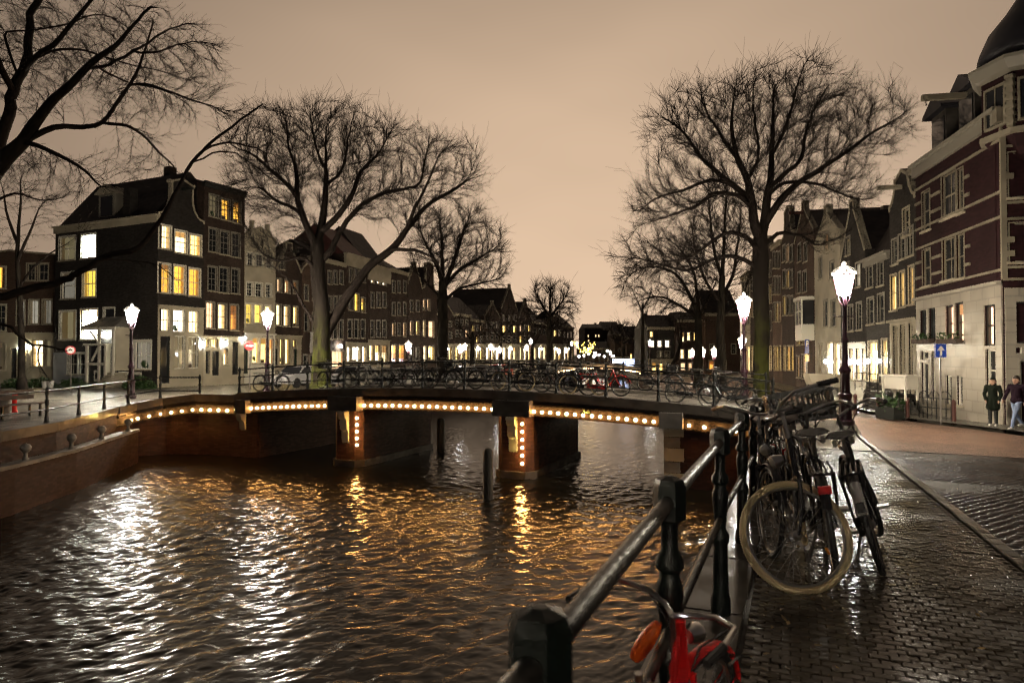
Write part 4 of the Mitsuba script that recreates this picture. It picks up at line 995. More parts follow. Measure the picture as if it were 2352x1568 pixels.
k, F = house('wide_brick_house', 'dark brick house with reddish lit ground floor beside the white-lit attic house', A_, B_, FC.z(622, FC.a(915)), lots([(900, 907), (913, 919), (926, 932)], 645, 672, grid=(1, 2)) + lots([(900, 907), (913, 919), (926, 932)], 695, 724, grid=(1, 2)) + [(900, 907, 742, 770, D_(glow='peach', grid=(1, 2))), (913, 919, 742, 770, D_()), (926, 932, 742, 772, D_(glow='peach', grid=(1, 2)))] +
    [(899, 912, 792, 832, D_(glow='peach', grid=(2, 2))), (916, 931, 792, 832, D_(glow='orange', grid=(2, 2)))], wall='dark_brick', frame='dim_paint', roof_h=2.0)
A_, B_ = segc(936.5, 968)
k, F = house('stepped_house', 'narrow dark house with stepped gable on the left bank, beside the farther large tree', A_, B_, FC.z(655, FC.a(950)), lots([(941, 948), (955, 962)], 690, 715, grid=(1, 2)) + [(941, 948, 738, 768, D_(glow='peach', grid=(1, 2))), (955, 962, 738, 768, D_(glow='golden', grid=(1, 2))), (941, 949, 798, 830, D_(grid=(1, 2))), (954, 962, 798, 830, D_(glow='grey', grid=(1, 2)))], wall='dark_brick', frame='dim_paint', gable='step', top=FC.z(600, FC.a(950)))
A_, B_ = segc(968.5, 1004)
k, F = house('lamplit_house', 'dark house with tall warm windows directly left of the second large tree trunk', A_, B_, FC.z(668, FC.a(986)), [(971, 977, 688, 712, D_(glow='peach', grid=(1, 2))), (981, 987, 688, 712, D_(glow='peach', grid=(1, 2))), (971, 977, 736, 772, D_(glow='cream', grid=(1, 2))), (984, 997, 738, 774, D_(glow='peach', grid=(1, 2))), (973, 979, 795, 830, D_(glow='bright', grid=(1, 2))), (984, 997, 796, 826, D_(glow='golden', grid=(2, 1)))], wall='dark_brick', frame='dim_paint', gable='neck', top=FC.z(600, FC.a(986)))
H0 = FC.A + FC.d * FC.a(1004.5); dD = np.array([0.31, 1.0]); dD /= np.linalg.norm(dD); FD = Fac(H0, H0 + dD * 90)
def segd(u0, u1): return tuple(FD.A + FD.d * FD.a(u0)), tuple(FD.A + FD.d * FD.a(u1))
far_left = [(1004.5, 1042, 726, None, None, 'dark house with pale lit ground floor behind the second large left tree', 'bell', 690),
            (1042.5, 1080, 722, None, None, 'low dark house left of the steep-roofed gabled house', None, None),
            (1080.5, 1112, 735, None, None, 'dark narrow house under the steep roof with the pale shop window', None, None),
            (1112.5, 1150, 728, None, None, 'dark house with bare trees in front, left of the pinnacled gable', 'spout', 690),
            (1150.5, 1190, 712, None, None, 'dark house whose gable carries a tall pinnacle', 'spout', 652),
            (1190.5, 1222, 735, None, None, 'lower dark gabled house right of the pinnacled one', 'spout', 684),
            (1222.5, 1258, 742, None, None, 'far dark house with golden shop windows behind the round-crowned tree', None, None),
            (1258.5, 1292, 746, None, None, 'far dark house behind the round-crowned tree, its upper floor unlit', 'neck', 724),
            (1292.5, 1318, 750, None, None, 'last dark house of the left row before the canal opens', None, None)]
for i, (u0, u1, v, _, _, lab, gb, tp) in enumerate(far_left):
    A_, B_ = segd(u0, u1); um = (u0 + u1) / 2; a = FD.a(um); w = (u1 - u0)
    ws = []
    for j in range(3):
        x0 = u0 + w * (0.1 + 0.3 * j); x1 = x0 + w * 0.18
        for (va, vb) in ((v + 12, v + 26), (v + 36, v + 52), (v + 60, v + 74)):
            if vb < 790:
                r = R.random(); ws.append((x0, x1, va, vb, D_(grid=(1, 2), glow='peach' if r < 0.10 else 'golden' if r < 0.2 else None, sill=False, things=False)))
        ws.append((x0, x1, 797, 826, D_(grid=(1, 1), glow=R.choice(['cream', 'bright', 'bright', 'golden', 'cream']), sill=False, things=False)))
    hk_, F_ = house('canal_house', lab, A_, B_, FD.z(v, a), ws, wall='dark_brick', frame='dim_paint', gable=gb, top=FD.z(tp, a) if tp else None, roof_h=4.0, chimney=False, shopfront=('pale_stone', 0, FD.z(790, a)), depth=11)
    wall_lamp(hk_, F_, F_.L * 0.5, FD.z(801, a), (24, 20, 13), 0.8, 0.22)

# houses left of the corner house
LA = np.array([-37.9, 58.6]); LB = np.array([-44.5, 59.5])
k, F = house('gable_cottage', 'house with three tall grey windows and bell gable, left of the black corner house', (-46.6, 58.9), (-38.3, 58.4), Fac((-46.6, 58.9), (-38.3, 58.4)).z(585, 5), [
    (38, 55, 690, 746, D_(glow='grey', grid=(1, 2))), (66, 87, 689, 744, D_(glow='grey', grid=(2, 3))), (97, 117, 688, 744, D_(glow='grey', grid=(2, 3))), (86, 108, 605, 644, D_(grid=(2, 2))), (60, 78, 605, 644, D_(grid=(2, 2))),
    (45, 60, 778, 830, D_(glow='golden', grid=(2, 2))), (74, 99, 780, 842, D_(glow='cream', grid=(2, 2), curtain=0.2)), (103, 117, 780, 842, D_(glow='dim', grid=(1, 2))), (27, 39, 800, 868, D_(kind='door', grid=(1, 2), frame='dark_paint', sill=False))],
    wall='brown_brick', gable='bell', top=11.5, frame='pale_stone', cornice='pale_stone', shopfront=('pale_stone', 0, Fac((-46.6, 58.9), (-38.3, 58.4)).z(766, 5)))
wall_lamp(k, F, F.a(50), F.z(800, 2), (14, 12, 8), 0.6)
wall_lamp(k, F, F.a(68), F.z(796, 2), (14, 12, 8), 0.6)
k, F = house('red_brick_house', 'dark red house at the left picture edge with one tall yellow window', (-54.5, 54.2), (-46.8, 57.0), Fac((-54.5, 54.2), (-46.8, 57)).z(470, 7), [(-30, -10, 600, 680, D_(glow='dim')), (-10, 10, 612, 662, D_(glow='amber', grid=(2, 3))), (-10, 12, 700, 760, D_()), (-6, 12, 785, 850, D_(glow='dim', grid=(1, 2)))],
    wall='red_brick', frame='pale_stone', shopfront=('cream_plaster', 0, Fac((-54.5, 54.2), (-46.8, 57)).z(760, 6)), roof_h=2.0)
RECESS = 0.16
LAMP_GAIN = 6.5
# ---------------------------------------------------------------- right bank houses
RA = np.array([facx(23.4), 23.4]); RB = np.array([facx(110), 110.0]); FR = Fac(RA, RB, (0, 30))
def segr(u0, u1): return tuple(FR.A + FR.d * FR.a(u0)), tuple(FR.A + FR.d * FR.a(u1))
ca, cb = segr(2306, 2107)
HR = FR.z(383, FR.a(2107))
zt = lambda v, u=2107: FR.z(v, FR.a(u))
k, F = house('corner_building', 'large red brick corner building with pale bands, white ground floor and domed turret', cb, ca, HR, [
    (2122, 2140, 437, 528, D_(frame='dull_stone', fw=0.05, ow=0.04, grid=(1, 2))), (2168, 2200, 395, 497, D_(frame='dull_stone', fw=0.05, ow=0.04, grid=(2, 2), blind=0.35)), (2204, 2218, 385, 487, D_(frame='dull_stone', fw=0.05, ow=0.04, grid=(1, 2), blind=0.35)),
    (2122, 2140, 572, 656, D_(frame='dull_stone', fw=0.05, ow=0.04, grid=(1, 2))), (2168, 2196, 546, 642, D_(frame='dull_stone', fw=0.05, ow=0.04, grid=(2, 2), blind=0.3)), (2200, 2218, 536, 638, D_(frame='dull_stone', fw=0.05, ow=0.04, grid=(1, 2), blind=0.3)),
    (2116, 2131, 712, 786, D_(frame='dark_paint', grid=(1, 2))), (2136, 2152, 707, 785, D_(frame='dark_paint', grid=(1, 2))),
    (2175, 2194, 701, 784, D_(frame='dark_paint', glow=(2.6, 1.35, 0.8), grid=(1, 2), things=False)), (2198, 2217, 694, 785, D_(frame='dark_paint', glow=(3.0, 1.7, 1.0), grid=(1, 2), things=False)),
    (2117, 2137, 806, 826, D_(grid=(2, 1), sill=False)), (2117, 2136, 832, 918, D_(kind='door', grid=(2, 1), sill=False)), (2141, 2150, 806, 920, D_(grid=(1, 2), sill=False)),
    (2174, 2188, 862, 928, D_(grid=(1, 1))), (2198, 2213, 862, 930, D_(grid=(1, 1))),
    (2264, 2290, 700, 794, D_(frame='dark_paint', glow=(2.2, 1.25, 0.75), grid=(2, 2), sill=False, things=False)), (2266, 2290, 802, 900, D_(grid=(1, 2), sill=False))],
    wall='red_brick', depth=12, roof_h=3.4, cornice='dim_paint', ch=0.5, chimney=False, roof='red_roof', cat='building', zbase=-0.4, shopfront=('white_glazed', 0, zt(690)))
L = F.L
def band_at(v, th=0.09, o=0.07, name='stone_band'):
    z = zt(v); part(k, name, F.box(MB(), 0.02, L, 0.0, o, z - th / 2, z + th / 2), 'dull_stone')
for v in (666, 573, 529, 437): band_at(v)
for v in (505, 470, 640, 605):
    for u0, u1 in ((2107, 2119), (2144, 2165), (2221, 2232)):
        z = zt(v); part(k, 'stone_block', F.box(MB(), F.a(u0), F.a(u1), 0.0, 0.06, z - 0.06, z + 0.06), 'dull_stone')
for u0, u1 in ((2115, 2150), (2160, 2195), (2200, 2240), (2246, 2290)):     # arched hood moulds below the cornice
    a0, a1 = F.a(u0), F.a(u1); zc = zt(405); pts = [F.p(a0 + (a1 - a0) * i / 10, 0.05, zc + 0.38 * math.sin(math.pi * i / 10) ** 0.8) for i in range(11)]
    part(k, 'hood_mould', MB().tube(pts, 0.05, 6), 'dull_stone')
for j, (u0, u1, hoist) in enumerate(((2118, 2150, False), (2178, 2214, True))):
    a0, a1 = F.a(u0), F.a(u1); zb = HR + 0.1; dk = numbered(k + '__dormer'); m = MB(); F.box(m, a0, a1, -3.0, -0.5, zb, zb + 1.9); put(dk, m, 'dark_stone')
    put(dk + '__pane', F.box(MB(), a0 + 0.15, a1 - 0.15, -0.498, -0.46, zb + 0.35, zb + 1.65), 'window_dark')
    m = MB(); F.box(m, a0 - 0.25, a1 + 0.25, -3.2, -0.2, zb + 1.9, zb + 2.05); V = [F.p(a0 - .25, -.2, zb + 2.05), F.p(a1 + .25, -.2, zb + 2.05), F.p((a0 + a1) / 2, -.2, zb + 2.6), F.p(a0 - .25, -3.2, zb + 2.05), F.p(a1 + .25, -3.2, zb + 2.05), F.p((a0 + a1) / 2, -3.2, zb + 2.6)]
    m.add(V, [[0, 1, 2], [5, 4, 3]]); m.add(V, [[1, 4, 5, 2], [2, 5, 3, 0]]); put(dk + '__roof', m, 'lead')
    if hoist:
        put(dk + '__hoist_beam', F.box(MB(), (a0 + a1) / 2 - 0.1, (a0 + a1) / 2 + 0.1, -0.5, 1.15, zb + 1.62, zb + 1.85), 'dull_stone')
        put(dk + '__hook', MB().tube([F.p((a0 + a1) / 2, 1.0, zb + 1.62), F.p((a0 + a1) / 2, 1.0, zb + 1.47), F.p((a0 + a1) / 2 + 0.06, 1.0, zb + 1.40), F.p((a0 + a1) / 2 + 0.1, 1.0, zb + 1.47)], 0.02, 5), 'iron')
# flower boxes under the ground floor windows
for u0, u1 in ((2112, 2154), (2172, 2219)):
    a0, a1 = F.a(u0), F.a(u1); zc = zt(788, u0); fk = numbered('flower_box'); put(fk + '__box', F.box(MB(), a0, a1, 0.12, 0.36, zc - 0.02, zc + 0.16), 'wood_post')
    m = MB()
    for i in range(70):
        c = F.p(R.uniform(a0, a1), R.uniform(0.1, 0.4), zc + R.uniform(0.12, 0.42)); d = NR.normal(size=3); e = NR.normal(size=3); d /= np.linalg.norm(d) * 12; e /= np.linalg.norm(e) * 22
        c = np.array(c); m.add([c - d, c + e, c + d, c - e], [[0, 1, 2, 3]])
    put(fk + '__leaves', m, 'leaf'); tag(fk, ['flower box with dark leaves below the unlit window above the one-way sign', 'flower box with dark leaves below the pink-lit window of the white ground floor'][fk != 'flower_box'], 'flower box', 'flower boxes on the white ground floor')
# chamfered corner with its own windows, band, and the turret
P0 = np.array(ca); P1 = P0 + np.array([3.9, -1.15]); P2 = P1 + np.array([9.0, -9.0])
C = Fac(P0, P1, (0, 0)); zc = lambda v: C.z(v, 0.8)
pg = sbox(0, -0.4, C.L, HR)
rects = [(C.rect(2334, 2362, 693, 788), D_(frame='dark_paint', glow=(2.8, 1.7, 0.85), grid=(2, 2), sill=False)), (C.rect(2372, 2410, 690, 790), D_(frame='dark_paint', glow='peach', grid=(2, 2), sill=False)),
         (C.rect(2332, 2346, 797, 812), D_(frame='white_paint', grid=(1, 1), sill=False)), (C.rect(2350, 2370, 796, 812), D_(grid=(1, 1), sill=False)), (C.rect(2341, 2384, 826, 974), D_(kind='door', frame='white_paint', grid=(1, 1), sill=False)),
         (C.rect(2322, 2420, 510, 600), D_(frame='dull_stone', fw=0.05, ow=0.04, grid=(3, 2), blind=0.3)), (C.rect(2322, 2420, 345, 450), D_(frame='dull_stone', fw=0.05, ow=0.04, grid=(3, 2), blind=0.3))]
for r, o in rects: pg = pg.difference(sbox(r[0], r[2], r[1], r[3]))
Mx = C.M.copy(); Mx[:2, 3] = C.A - C.n * 0.32; put(k + '__corner_wall', MB().poly(pg, 0.32, Mx), 'red_brick')
for r, o in rects: window(k, C, *r, **o)
pgs = sbox(0.03, -0.4, C.L, zc(660))
for r, o in rects: pgs = pgs.difference(sbox(r[0], r[2], r[1], r[3]))
Mx2 = C.M.copy(); Mx2[:2, 3] = C.A + C.n * 0.003; put(k + '__corner_shopfront', MB().poly(pgs, 0.06, Mx2), 'white_glazed')
for v in (612, 500, 640, 330, 462):
    z = zc(v); part(k, 'stone_band', C.box(MB(), 0.0, C.L, 0.0, 0.07, z - 0.045, z + 0.045), 'dull_stone')
for v in (548, 580, 400):
    z = zc(v); part(k, 'stone_block', C.box(MB(), 0.0, 0.35, 0.0, 0.065, z - 0.1, z + 0.1), 'dull_stone')
part(k, 'quoin', C.box(MB(), -0.05, 0.12, -0.05, 0.08, zc(640), HR - 0.6), 'dull_stone')
part(k, 'side_wall', MB().poly(Polygon([tuple(P0 + [0.05, 0.4]), tuple(P1 + [0, 0.35]), tuple(P2), tuple(P2 + [9, 9]), tuple(P0 + [6, 10])]), HR + 0.3, trans(0, 0, -0.4)), 'red_brick')
part(k, 'cornice', C.box(MB(), -0.2, C.L + 0.1, -0.2, 0.2, HR - 0.5, HR), 'dull_stone')
tc = P0 + np.array([1.55, 0.35]); zb = zc(300); r_ = 1.72; ph8 = math.pi / 8 + 0.1
part(k, 'turret', MB().lathe([(0.3, zb - 1.5), (1.2, zb - 0.8), (r_, zb), (r_, zc(165))], 8, (*tc, 0), ph8), 'red_brick')
part(k, 'turret_base', MB().lathe([(r_, zb - 0.12), (r_ + 0.08, zb - 0.10), (r_ + 0.08, zb + 0.08), (r_, zb + 0.09)], 8, (*tc, 0), ph8), 'dull_stone')
z1 = zc(160); part(k, 'turret_cornice', MB().lathe([(r_, z1 - 0.1), (r_ + 0.2, z1), (r_ + 0.42, z1 + 0.3), (r_ + 0.42, z1 + 0.42), (1.0, z1 + 0.44)], 8, (*tc, 0), ph8), 'dim_paint')
part(k, 'turret_dome', MB().lathe([(r_ + 0.1, z1 + 0.42), (r_ + 0.05, z1 + 1.0), (r_ - 0.25, z1 + 1.7), (r_ - 0.8, z1 + 2.4), (0.6, z1 + 2.9), (0.32, z1 + 3.5), (0.16, z1 + 4.4), (0.05, z1 + 5.5)], 16, (*tc, 0), ph8), 'lead', smooth=True)
for i in range(8):
    a = ph8 + math.pi / 8 + i * math.pi / 4; n = np.array([math.cos(a), math.sin(a)])
    if n[1] > 0.5: continue
    d = np.array([-n[1], n[0]]); c = tc + n * (r_ * math.cos(math.pi / 8)); w = 0.42
    TF = Fac(c - d * w, c + d * w, c + n); h0, h1 = zb + 0.35, z1 - 0.35
    m = MB(); TF.box(m, -0.06, 0.02, 0.0, 0.08, h0 - 0.1, h1); TF.box(m, 2 * w - 0.02, 2 * w + 0.06, 0.0, 0.08, h0 - 0.1, h1); TF.box(m, 0.02, 2 * w - 0.02, 0.0, 0.07, h1 - 0.09, h1); TF.box(m, 0.02, 2 * w - 0.02, 0.0, 0.07, h0 - 0.1, h0); TF.box(m, w - 0.02, w + 0.02, 0, 0.05, h0, h1 - 0.09)
    tk = numbered(k + '__turret_window'); put(tk, m, 'dull_stone'); put(tk + '__pane', TF.box(MB(), 0.02, 2 * w - 0.02, 0.003, 0.02, h0, h1 - 0.09), 'window_dark')
    m = MB()
    for j in range(14):
        zz = zb + 0.15 + j * (z1 - zb - 0.3) / 14; b = a + math.pi / 8; q = tc + np.array([math.cos(b), math.sin(b)]) * (r_ + 0.02); m.box([q[0], q[1], zz], [0.2 + 0.08 * (j % 2), 0.2 + 0.08 * (j % 2), 0.12], b)
    part(k, 'turret_quoins', m, 'dull_stone')

A_, B_ = segr(2106.5, 2046)
z_ = lambda v: FR.z(v, FR.a(2075))
k, F = house('yellow_lit_house', 'tall dark house with three tall yellow windows, next to the red corner building', B_, A_, z_(470), [
    (2078, 2092, 478, 540, D_(grid=(1, 2))), (2052, 2064, 550, 606, D_(grid=(2, 3), frame='dim_paint')), (2068, 2082, 538, 594, D_(grid=(2, 3), frame='dim_paint')), (2088, 2100, 522, 586, D_(grid=(2, 3), frame='dim_paint')),
    (2048, 2061, 632, 712, D_(glow='golden', grid=(1, 2))), (2069, 2080, 624, 704, D_(glow='golden', grid=(1, 2))), (2090, 2101, 612, 698, D_(glow='golden', grid=(1, 4))),
    (2052, 2064, 748, 860, D_(grid=(1, 2), glow='dim')), (2068, 2082, 745, 860, D_(glow='dim', grid=(1, 2))), (2088, 2099, 742, 880, D_(grid=(1, 2), kind='door'))],
    wall='black_brick', gable='neck', top=z_(385), frame='pale_stone', depth=10, hoist='pale_stone', shopfront=('pale_stone', 0, z_(737)), zbase=-0.3)
A_, B_ = segr(2045.5, 1990); z_ = lambda v, u=2015: FR.z(v, FR.a(u))
k, F = house('dark_roofed_house', 'dark brick house with broad dark roof slope, right of the tall lamp', B_, A_, z_(590), [
    (1993, 2006, 610, 660, D_(grid=(1, 2), frame='dim_paint')), (2018, 2031, 600, 655, D_(grid=(1, 2), frame='dim_paint')), (1994, 2008, 685, 744, D_(grid=(1, 2), frame='dim_paint')), (2018, 2032, 676, 740, D_(grid=(1, 2), frame='dim_paint')),
    (1995, 2016, 785, 874, D_(glow='golden', grid=(2, 1), curtain=0.2)), (2026, 2039, 780, 880, D_(glow='golden', grid=(2, 1)))], wall='black_brick', depth=9, roof_h=6.5, cornice='dim_paint', frame='pale_stone', zbase=-0.3)
wall_lamp(k, F, F.a(2006), F.z(829, F.a(2006)), (30, 27, 20), 3.0, 0.14); wall_lamp(k, F, F.a(2034), F.z(829, F.a(2034)), (22, 20, 15), 2.0, 0.12)
A_, B_ = segr(1989.5, 1932); z_ = lambda v, u=1960: FR.z(v, FR.a(u))
k, F = house('neck_gable_house', 'narrow dark house with slim pale-edged gable directly behind the tall lamp', B_, A_, z_(585), [
    (1945, 1955, 545, 585, D_(grid=(1, 2), glow='dim', frame='dim_paint')), (1940, 1952, 605, 662, D_(grid=(1, 2), frame='dim_paint')), (1968, 1978, 604, 658, D_(glow='white', grid=(1, 2), frame='dim_paint')), (1949, 1960, 702, 760, D_(grid=(1, 2), frame='dim_paint')), (1969, 1980, 696, 757, D_(grid=(1, 2), frame='dim_paint')),
    (1950, 1961, 800, 872, D_(glow='cream', grid=(1, 2))), (1966, 1976, 800, 872, D_(glow='cream', grid=(1, 2))), (1980, 1988, 800, 872, D_(glow='golden', grid=(1, 2)))], wall='black_brick', depth=9, gable='spout', top=z_(455), frame='pale_stone', zbase=-0.3, shopfront=('white_paint', 0, z_(790)))
wall_lamp(k, F, F.a(1964), F.z(831, F.a(1964)), (34, 31, 24), 3.0, 0.16); wall_lamp(k, F, F.a(1985), F.z(831, F.a(1985)), (26, 23, 17), 2.0, 0.14)
A_, B_ = segr(1931.5, 1872); z_ = lambda v, u=1900: FR.z(v, FR.a(u))
k, F = house('pale_gable_house', 'pale plastered house with weathered side gable and a white bay window', B_, A_, z_(545), [
    (1897, 1905, 535, 575, D_(glow='peach', grid=(1, 2), frame='dim_paint')), (1883, 1890, 590, 640, D_(grid=(1, 2), frame='dim_paint')), (1908, 1918, 600, 640, D_(grid=(1, 2), frame='dim_paint')), (1893, 1902, 690, 750, D_(grid=(1, 2), frame='dim_paint')), (1910, 1920, 690, 750, D_(grid=(1, 2), frame='dim_paint')),
    (1902, 1914, 786, 862, D_(glow='bright', grid=(1, 2))), (1917, 1929, 786, 862, D_(glow='bright', grid=(1, 2))), (1880, 1890, 790, 866, D_(glow='grey', grid=(1, 2)))], wall='cream_plaster', depth=9, gable='spout', top=z_(470), frame='pale_stone', zbase=-0.3)
wall_lamp(k, F, F.a(1908), F.z(830, F.a(1908)), (30, 28, 22), 3.0, 0.16)
bay = numbered(k + '__bay'); a0, a1 = F.a(1886), F.a(1862); a0, a1 = min(a0, a1), max(a0, a1)
A_, B_ = segr(1871.5, 1826); z_ = lambda v, u=1850: FR.z(v, FR.a(u))
k2, F2 = house('bay_window_house', 'dark house with projecting white bay window and red hoist beam', B_, A_, z_(540), [
    (1835, 1842, 560, 600, D_(grid=(1, 2), frame='dim_paint')), (1848, 1856, 558, 600, D_(grid=(1, 2), frame='dim_paint')), (1834, 1841, 625, 672, D_(grid=(1, 2), frame='dim_paint')), (1846, 1854, 622, 670, D_(grid=(1, 2), frame='dim_paint')),
    (1844, 1849, 735, 790, D_(glow='golden', grid=(1, 2))), (1852, 1857, 733, 790, D_(glow='golden', grid=(1, 2))), (1832, 1838, 742, 792, D_(glow='golden', grid=(1, 2))), (1842, 1851, 815, 868, D_(glow='peach', grid=(1, 2))), (1830, 1837, 818, 866, D_(glow='peach', grid=(1, 2)))],
    wall='brown_brick', depth=9, gable='spout', top=z_(458), frame='dim_paint', zbase=-0.3, hoist='bollard_brown')
ba0, ba1 = sorted((F2.a(1871), F2.a(1855))); zz = lambda v: F2.z(v, F2.a(1865))
m = MB(); F2.box(m, ba0, ba1, 0.0, 0.9, zz(782), zz(745)); put(bay, m, 'white_paint')
m = MB(); F2.box(m, ba0 - 0.1, ba1 + 0.1, 0.0, 1.0, zz(690), zz(682))
for x in (ba0, (ba0 + ba1) / 2 - 0.05, ba1 - 0.12): F2.box(m, x, x + 0.12, 0.8, 0.9, zz(745), zz(690))
F2.box(m, ba0, ba1, 0.81, 0.88, zz(715) - 0.05, zz(715) + 0.05); put(bay + '__frame', m, 'white_paint'); put(bay + '__pane', F2.box(MB(), ba0 + 0.05, ba1 - 0.05, 0.02, 0.82, zz(744), zz(691)), 'window_dark')
rest_r = [(1825.5, 1797, 545, None, 'dark brick house left of the bay window house, fire-lit terrace below', 'dark_brick', 470), (1796.5, 1775, 560, None, 'dark house half hidden by the large right tree trunk', 'brown_brick', None),
          (1774.5, 1758, 580, None, 'narrow dark house right behind the large right tree', 'dark_brick', 540), (1757.5, 1742, 600, None, 'dark house seen just left of the large right trunk', 'brown_brick', None), (1741.5, 1724, 612, None, 'far brick house of the right row, lit by the row of lamps', 'dark_brick', 585), (1723.5, 1704, 630, None, 'farthest cream house of the right row', 'cream_plaster', None)]
for i, (u0, u1, v, _, lab, wm, tp) in enumerate(rest_r):
    A_, B_ = segr(u0, u1); um = (u0 + u1) / 2; a = FR.a(um); w = u0 - u1; ws = []
    for j in range(3):
        x0 = u1 + w * (0.1 + 0.3 * j); x1 = x0 + w * 0.2
        for va, vb in ((v + 18, v + 55), (v + 75, v + 115), (v + 135, v + 178)):
            if vb < 772: r = R.random(); ws.append((x0, x1, va, vb, D_(grid=(1, 2), glow='golden' if r < 0.14 else 'peach' if r < 0.22 else None, frame='dim_paint', things=False)))
        ws.append((x0, x1, 795, 852, D_(grid=(1, 2), glow=R.choice(['golden', 'bright', 'cream', 'cream']), sill=False)))
    house('row_house', lab, B_, A_, FR.z(v, a), ws, wall=wm, gable='neck' if tp else None, top=FR.z(tp, a) if tp else None, frame='pale_stone', depth=9, zbase=-0.3, roof_h=2.5)

# houses across the far bend
def front_house(name, lab, u0, u1, Y, v, ws, **kw):
    A_, B_ = at(u0, V0, Y)[:2], at(u1, V0, Y + kw.pop('skew', 0))[:2]; F = Fac(A_, B_); return house(name, lab, tuple(A_), tuple(B_), F.z(v, F.L / 2), ws, **kw)
front_house('canal_end_house', 'dark house at the canal bend with three cream windows above a lit shop', 1488, 1556, 108, 752, [(1584 / 1 - 98, 1496, 786, 802, D_(glow='cream', grid=(2, 2)))] * 0 + [
    (1492, 1500, 761, 774, D_(glow='golden', grid=(2, 2))), (1493, 1503, 782, 797, D_(glow='white', grid=(2, 2))), (1510, 1520, 782, 797, D_(glow='white', grid=(2, 2))), (1527, 1538, 781, 797, D_(glow='white', grid=(2, 2))), (1510, 1520, 806, 820, D_()), (1527, 1538, 806, 820, D_()),
    (1497, 1507, 832, 852, D_(glow='golden', grid=(1, 1))), (1513, 1523, 832, 852, D_(glow='golden', grid=(1, 1))), (1530, 1538, 832, 852, D_())], wall='black_brick', frame='dim_paint', roof_h=2.2, zbase=-0.4, shopfront=('cream_plaster', 0, 1.9), depth=12)
front_house('canal_end_house', 'dark house behind the droopy branches with lit windows on two floors', 1556.5, 1620, 106, 735, [(1553 + 4, 1560, 765, 785, D_(glow='golden'))] * 0 + [
    (1562, 1572, 763, 785, D_(glow='cream', grid=(2, 2))), (1578, 1586, 763, 782, D_(glow='cream', grid=(2, 2))), (1593, 1601, 763, 782, D_(glow='golden', grid=(2, 2))), (1562, 1572, 802, 824, D_(glow='cream', grid=(2, 2))), (1580, 1588, 802, 824, D_(glow='cream', grid=(2, 2))), (1563, 1574, 833, 850, D_(glow='peach', grid=(1, 1))), (1580, 1590, 833, 850, D_(glow='peach', grid=(1, 1)))], wall='dark_brick', frame='dim_paint', roof_h=1.5, zbase=-0.4, depth=12)
front_house('canal_end_house', 'pale lamp-lit house right of the droopy branches', 1620.5, 1700, 104, 720, [(1630, 1640, 790, 812, D_()), (1655, 1665, 790, 812, D_()), (1680, 1690, 790, 812, D_()), (1628, 1640, 828, 850, D_(glow='orange', grid=(1, 1))), (1655, 1667, 828, 850, D_())], wall='brown_brick', frame='pale_stone', roof_h=4, zbase=-0.4, depth=12)
front_house('far_house', 'far flat-roofed house above the distant rooftops at the end of the canal', 1343, 1384, 230, 752, [(1350, 1353, 768, 774, D_(glow='cream', grid=(1, 1), sill=False)), (1367, 1370, 768, 774, D_(glow='cream', grid=(1, 1), sill=False)), (1374, 1377, 768, 774, D_(glow='cream', grid=(1, 1), sill=False)), (1350, 1354, 780, 785, D_(glow='cream', grid=(1, 1), sill=False))], wall='dark_brick', frame='dim_paint', roof_h=1.5, zbase=-0.5, depth=20)
front_house('far_house', 'distant dark house with rounded roof right of the flat-roofed one', 1384.5, 1425, 236, 756, [(1390, 1394, 780, 786, D_(sill=False))], wall='dark_brick', frame='dim_paint', roof_h=3, zbase=-0.5, depth=20)
front_house('far_house', 'low distant building with cream windows behind the second bridge', 1336, 1412, 190, 800, [(1362, 1371, 807, 818, D_(glow='white', grid=(2, 1), sill=False)), (1345, 1351, 806, 814, D_(glow='peach', grid=(1, 1), sill=False)), (1382, 1390, 806, 814, D_(sill=False)), (1396, 1404, 806, 814, D_(sill=False))], wall='brown_brick', frame='dim_paint', roof_h=2, zbase=-0.5, depth=15, cornice='pale_stone')
front_house('far_house', 'distant house with glowing windows left of the bend house', 1440, 1487, 170, 775, [(1447, 1452, 812, 824, D_(glow='golden', grid=(1, 1), sill=False)), (1458, 1464, 812, 824, D_(glow='cream', grid=(1, 1), sill=False)), (1470, 1474, 812, 826, D_(glow='cream', grid=(1, 1), sill=False))], wall='dark_brick', frame='dim_paint', roof_h=3, zbase=-0.5, depth=15)
front_house('far_house', 'distant dark house between the low building and the glowing windows', 1412.5, 1440, 180, 768, [(1420, 1425, 800, 808, D_(sill=False))], wall='dark_brick', frame='dim_paint', roof_h=3, zbase=-0.5, depth=15)
# second bridge down the canal
k = 'distant_bridge'; m = MB(); n = 24; YB = 90; V = []
xsb = np.linspace(4.8, 17.4, n); zb_ = 1.55 - 0.022 * (xsb - 11) ** 2
for x, z in zip(xsb, zb_): V += [[x, YB, z], [x, YB, z - 0.55], [x, YB + 7, z - 0.55], [x, YB + 7, z]]
F = []
for i in range(n - 1):
    a = i * 4
    for j in range(4): F.append([a + j, a + 4 + j, a + 4 + (j + 1) % 4, a + (j + 1) % 4])
put(k + '__deck', m.add(V, F), 'grey_stone')
for x in (8.6, 13.4): part(k, 'pier', MB().box([x, YB + 3.5, -1.2], [0.9, 7.4, 3.6]), 'quay_brick')
m = MB()
for x, z in zip(xsb[::2], zb_[::2]): m.tube([[x, YB + 0.1, z], [x, YB + 0.1, z + 1.0]], 0.05, 5)
for h in (0.5, 1.0): m.tube([[x, YB + 0.1, z + h] for x, z in zip(xsb, zb_)], 0.035, 5)
put(k + '__railing', m, 'iron')
b2 = mikit.ply(MB().ball((0, 0, 0), 0.10, 1).mesh(), 'bulb_glass', smooth=True)
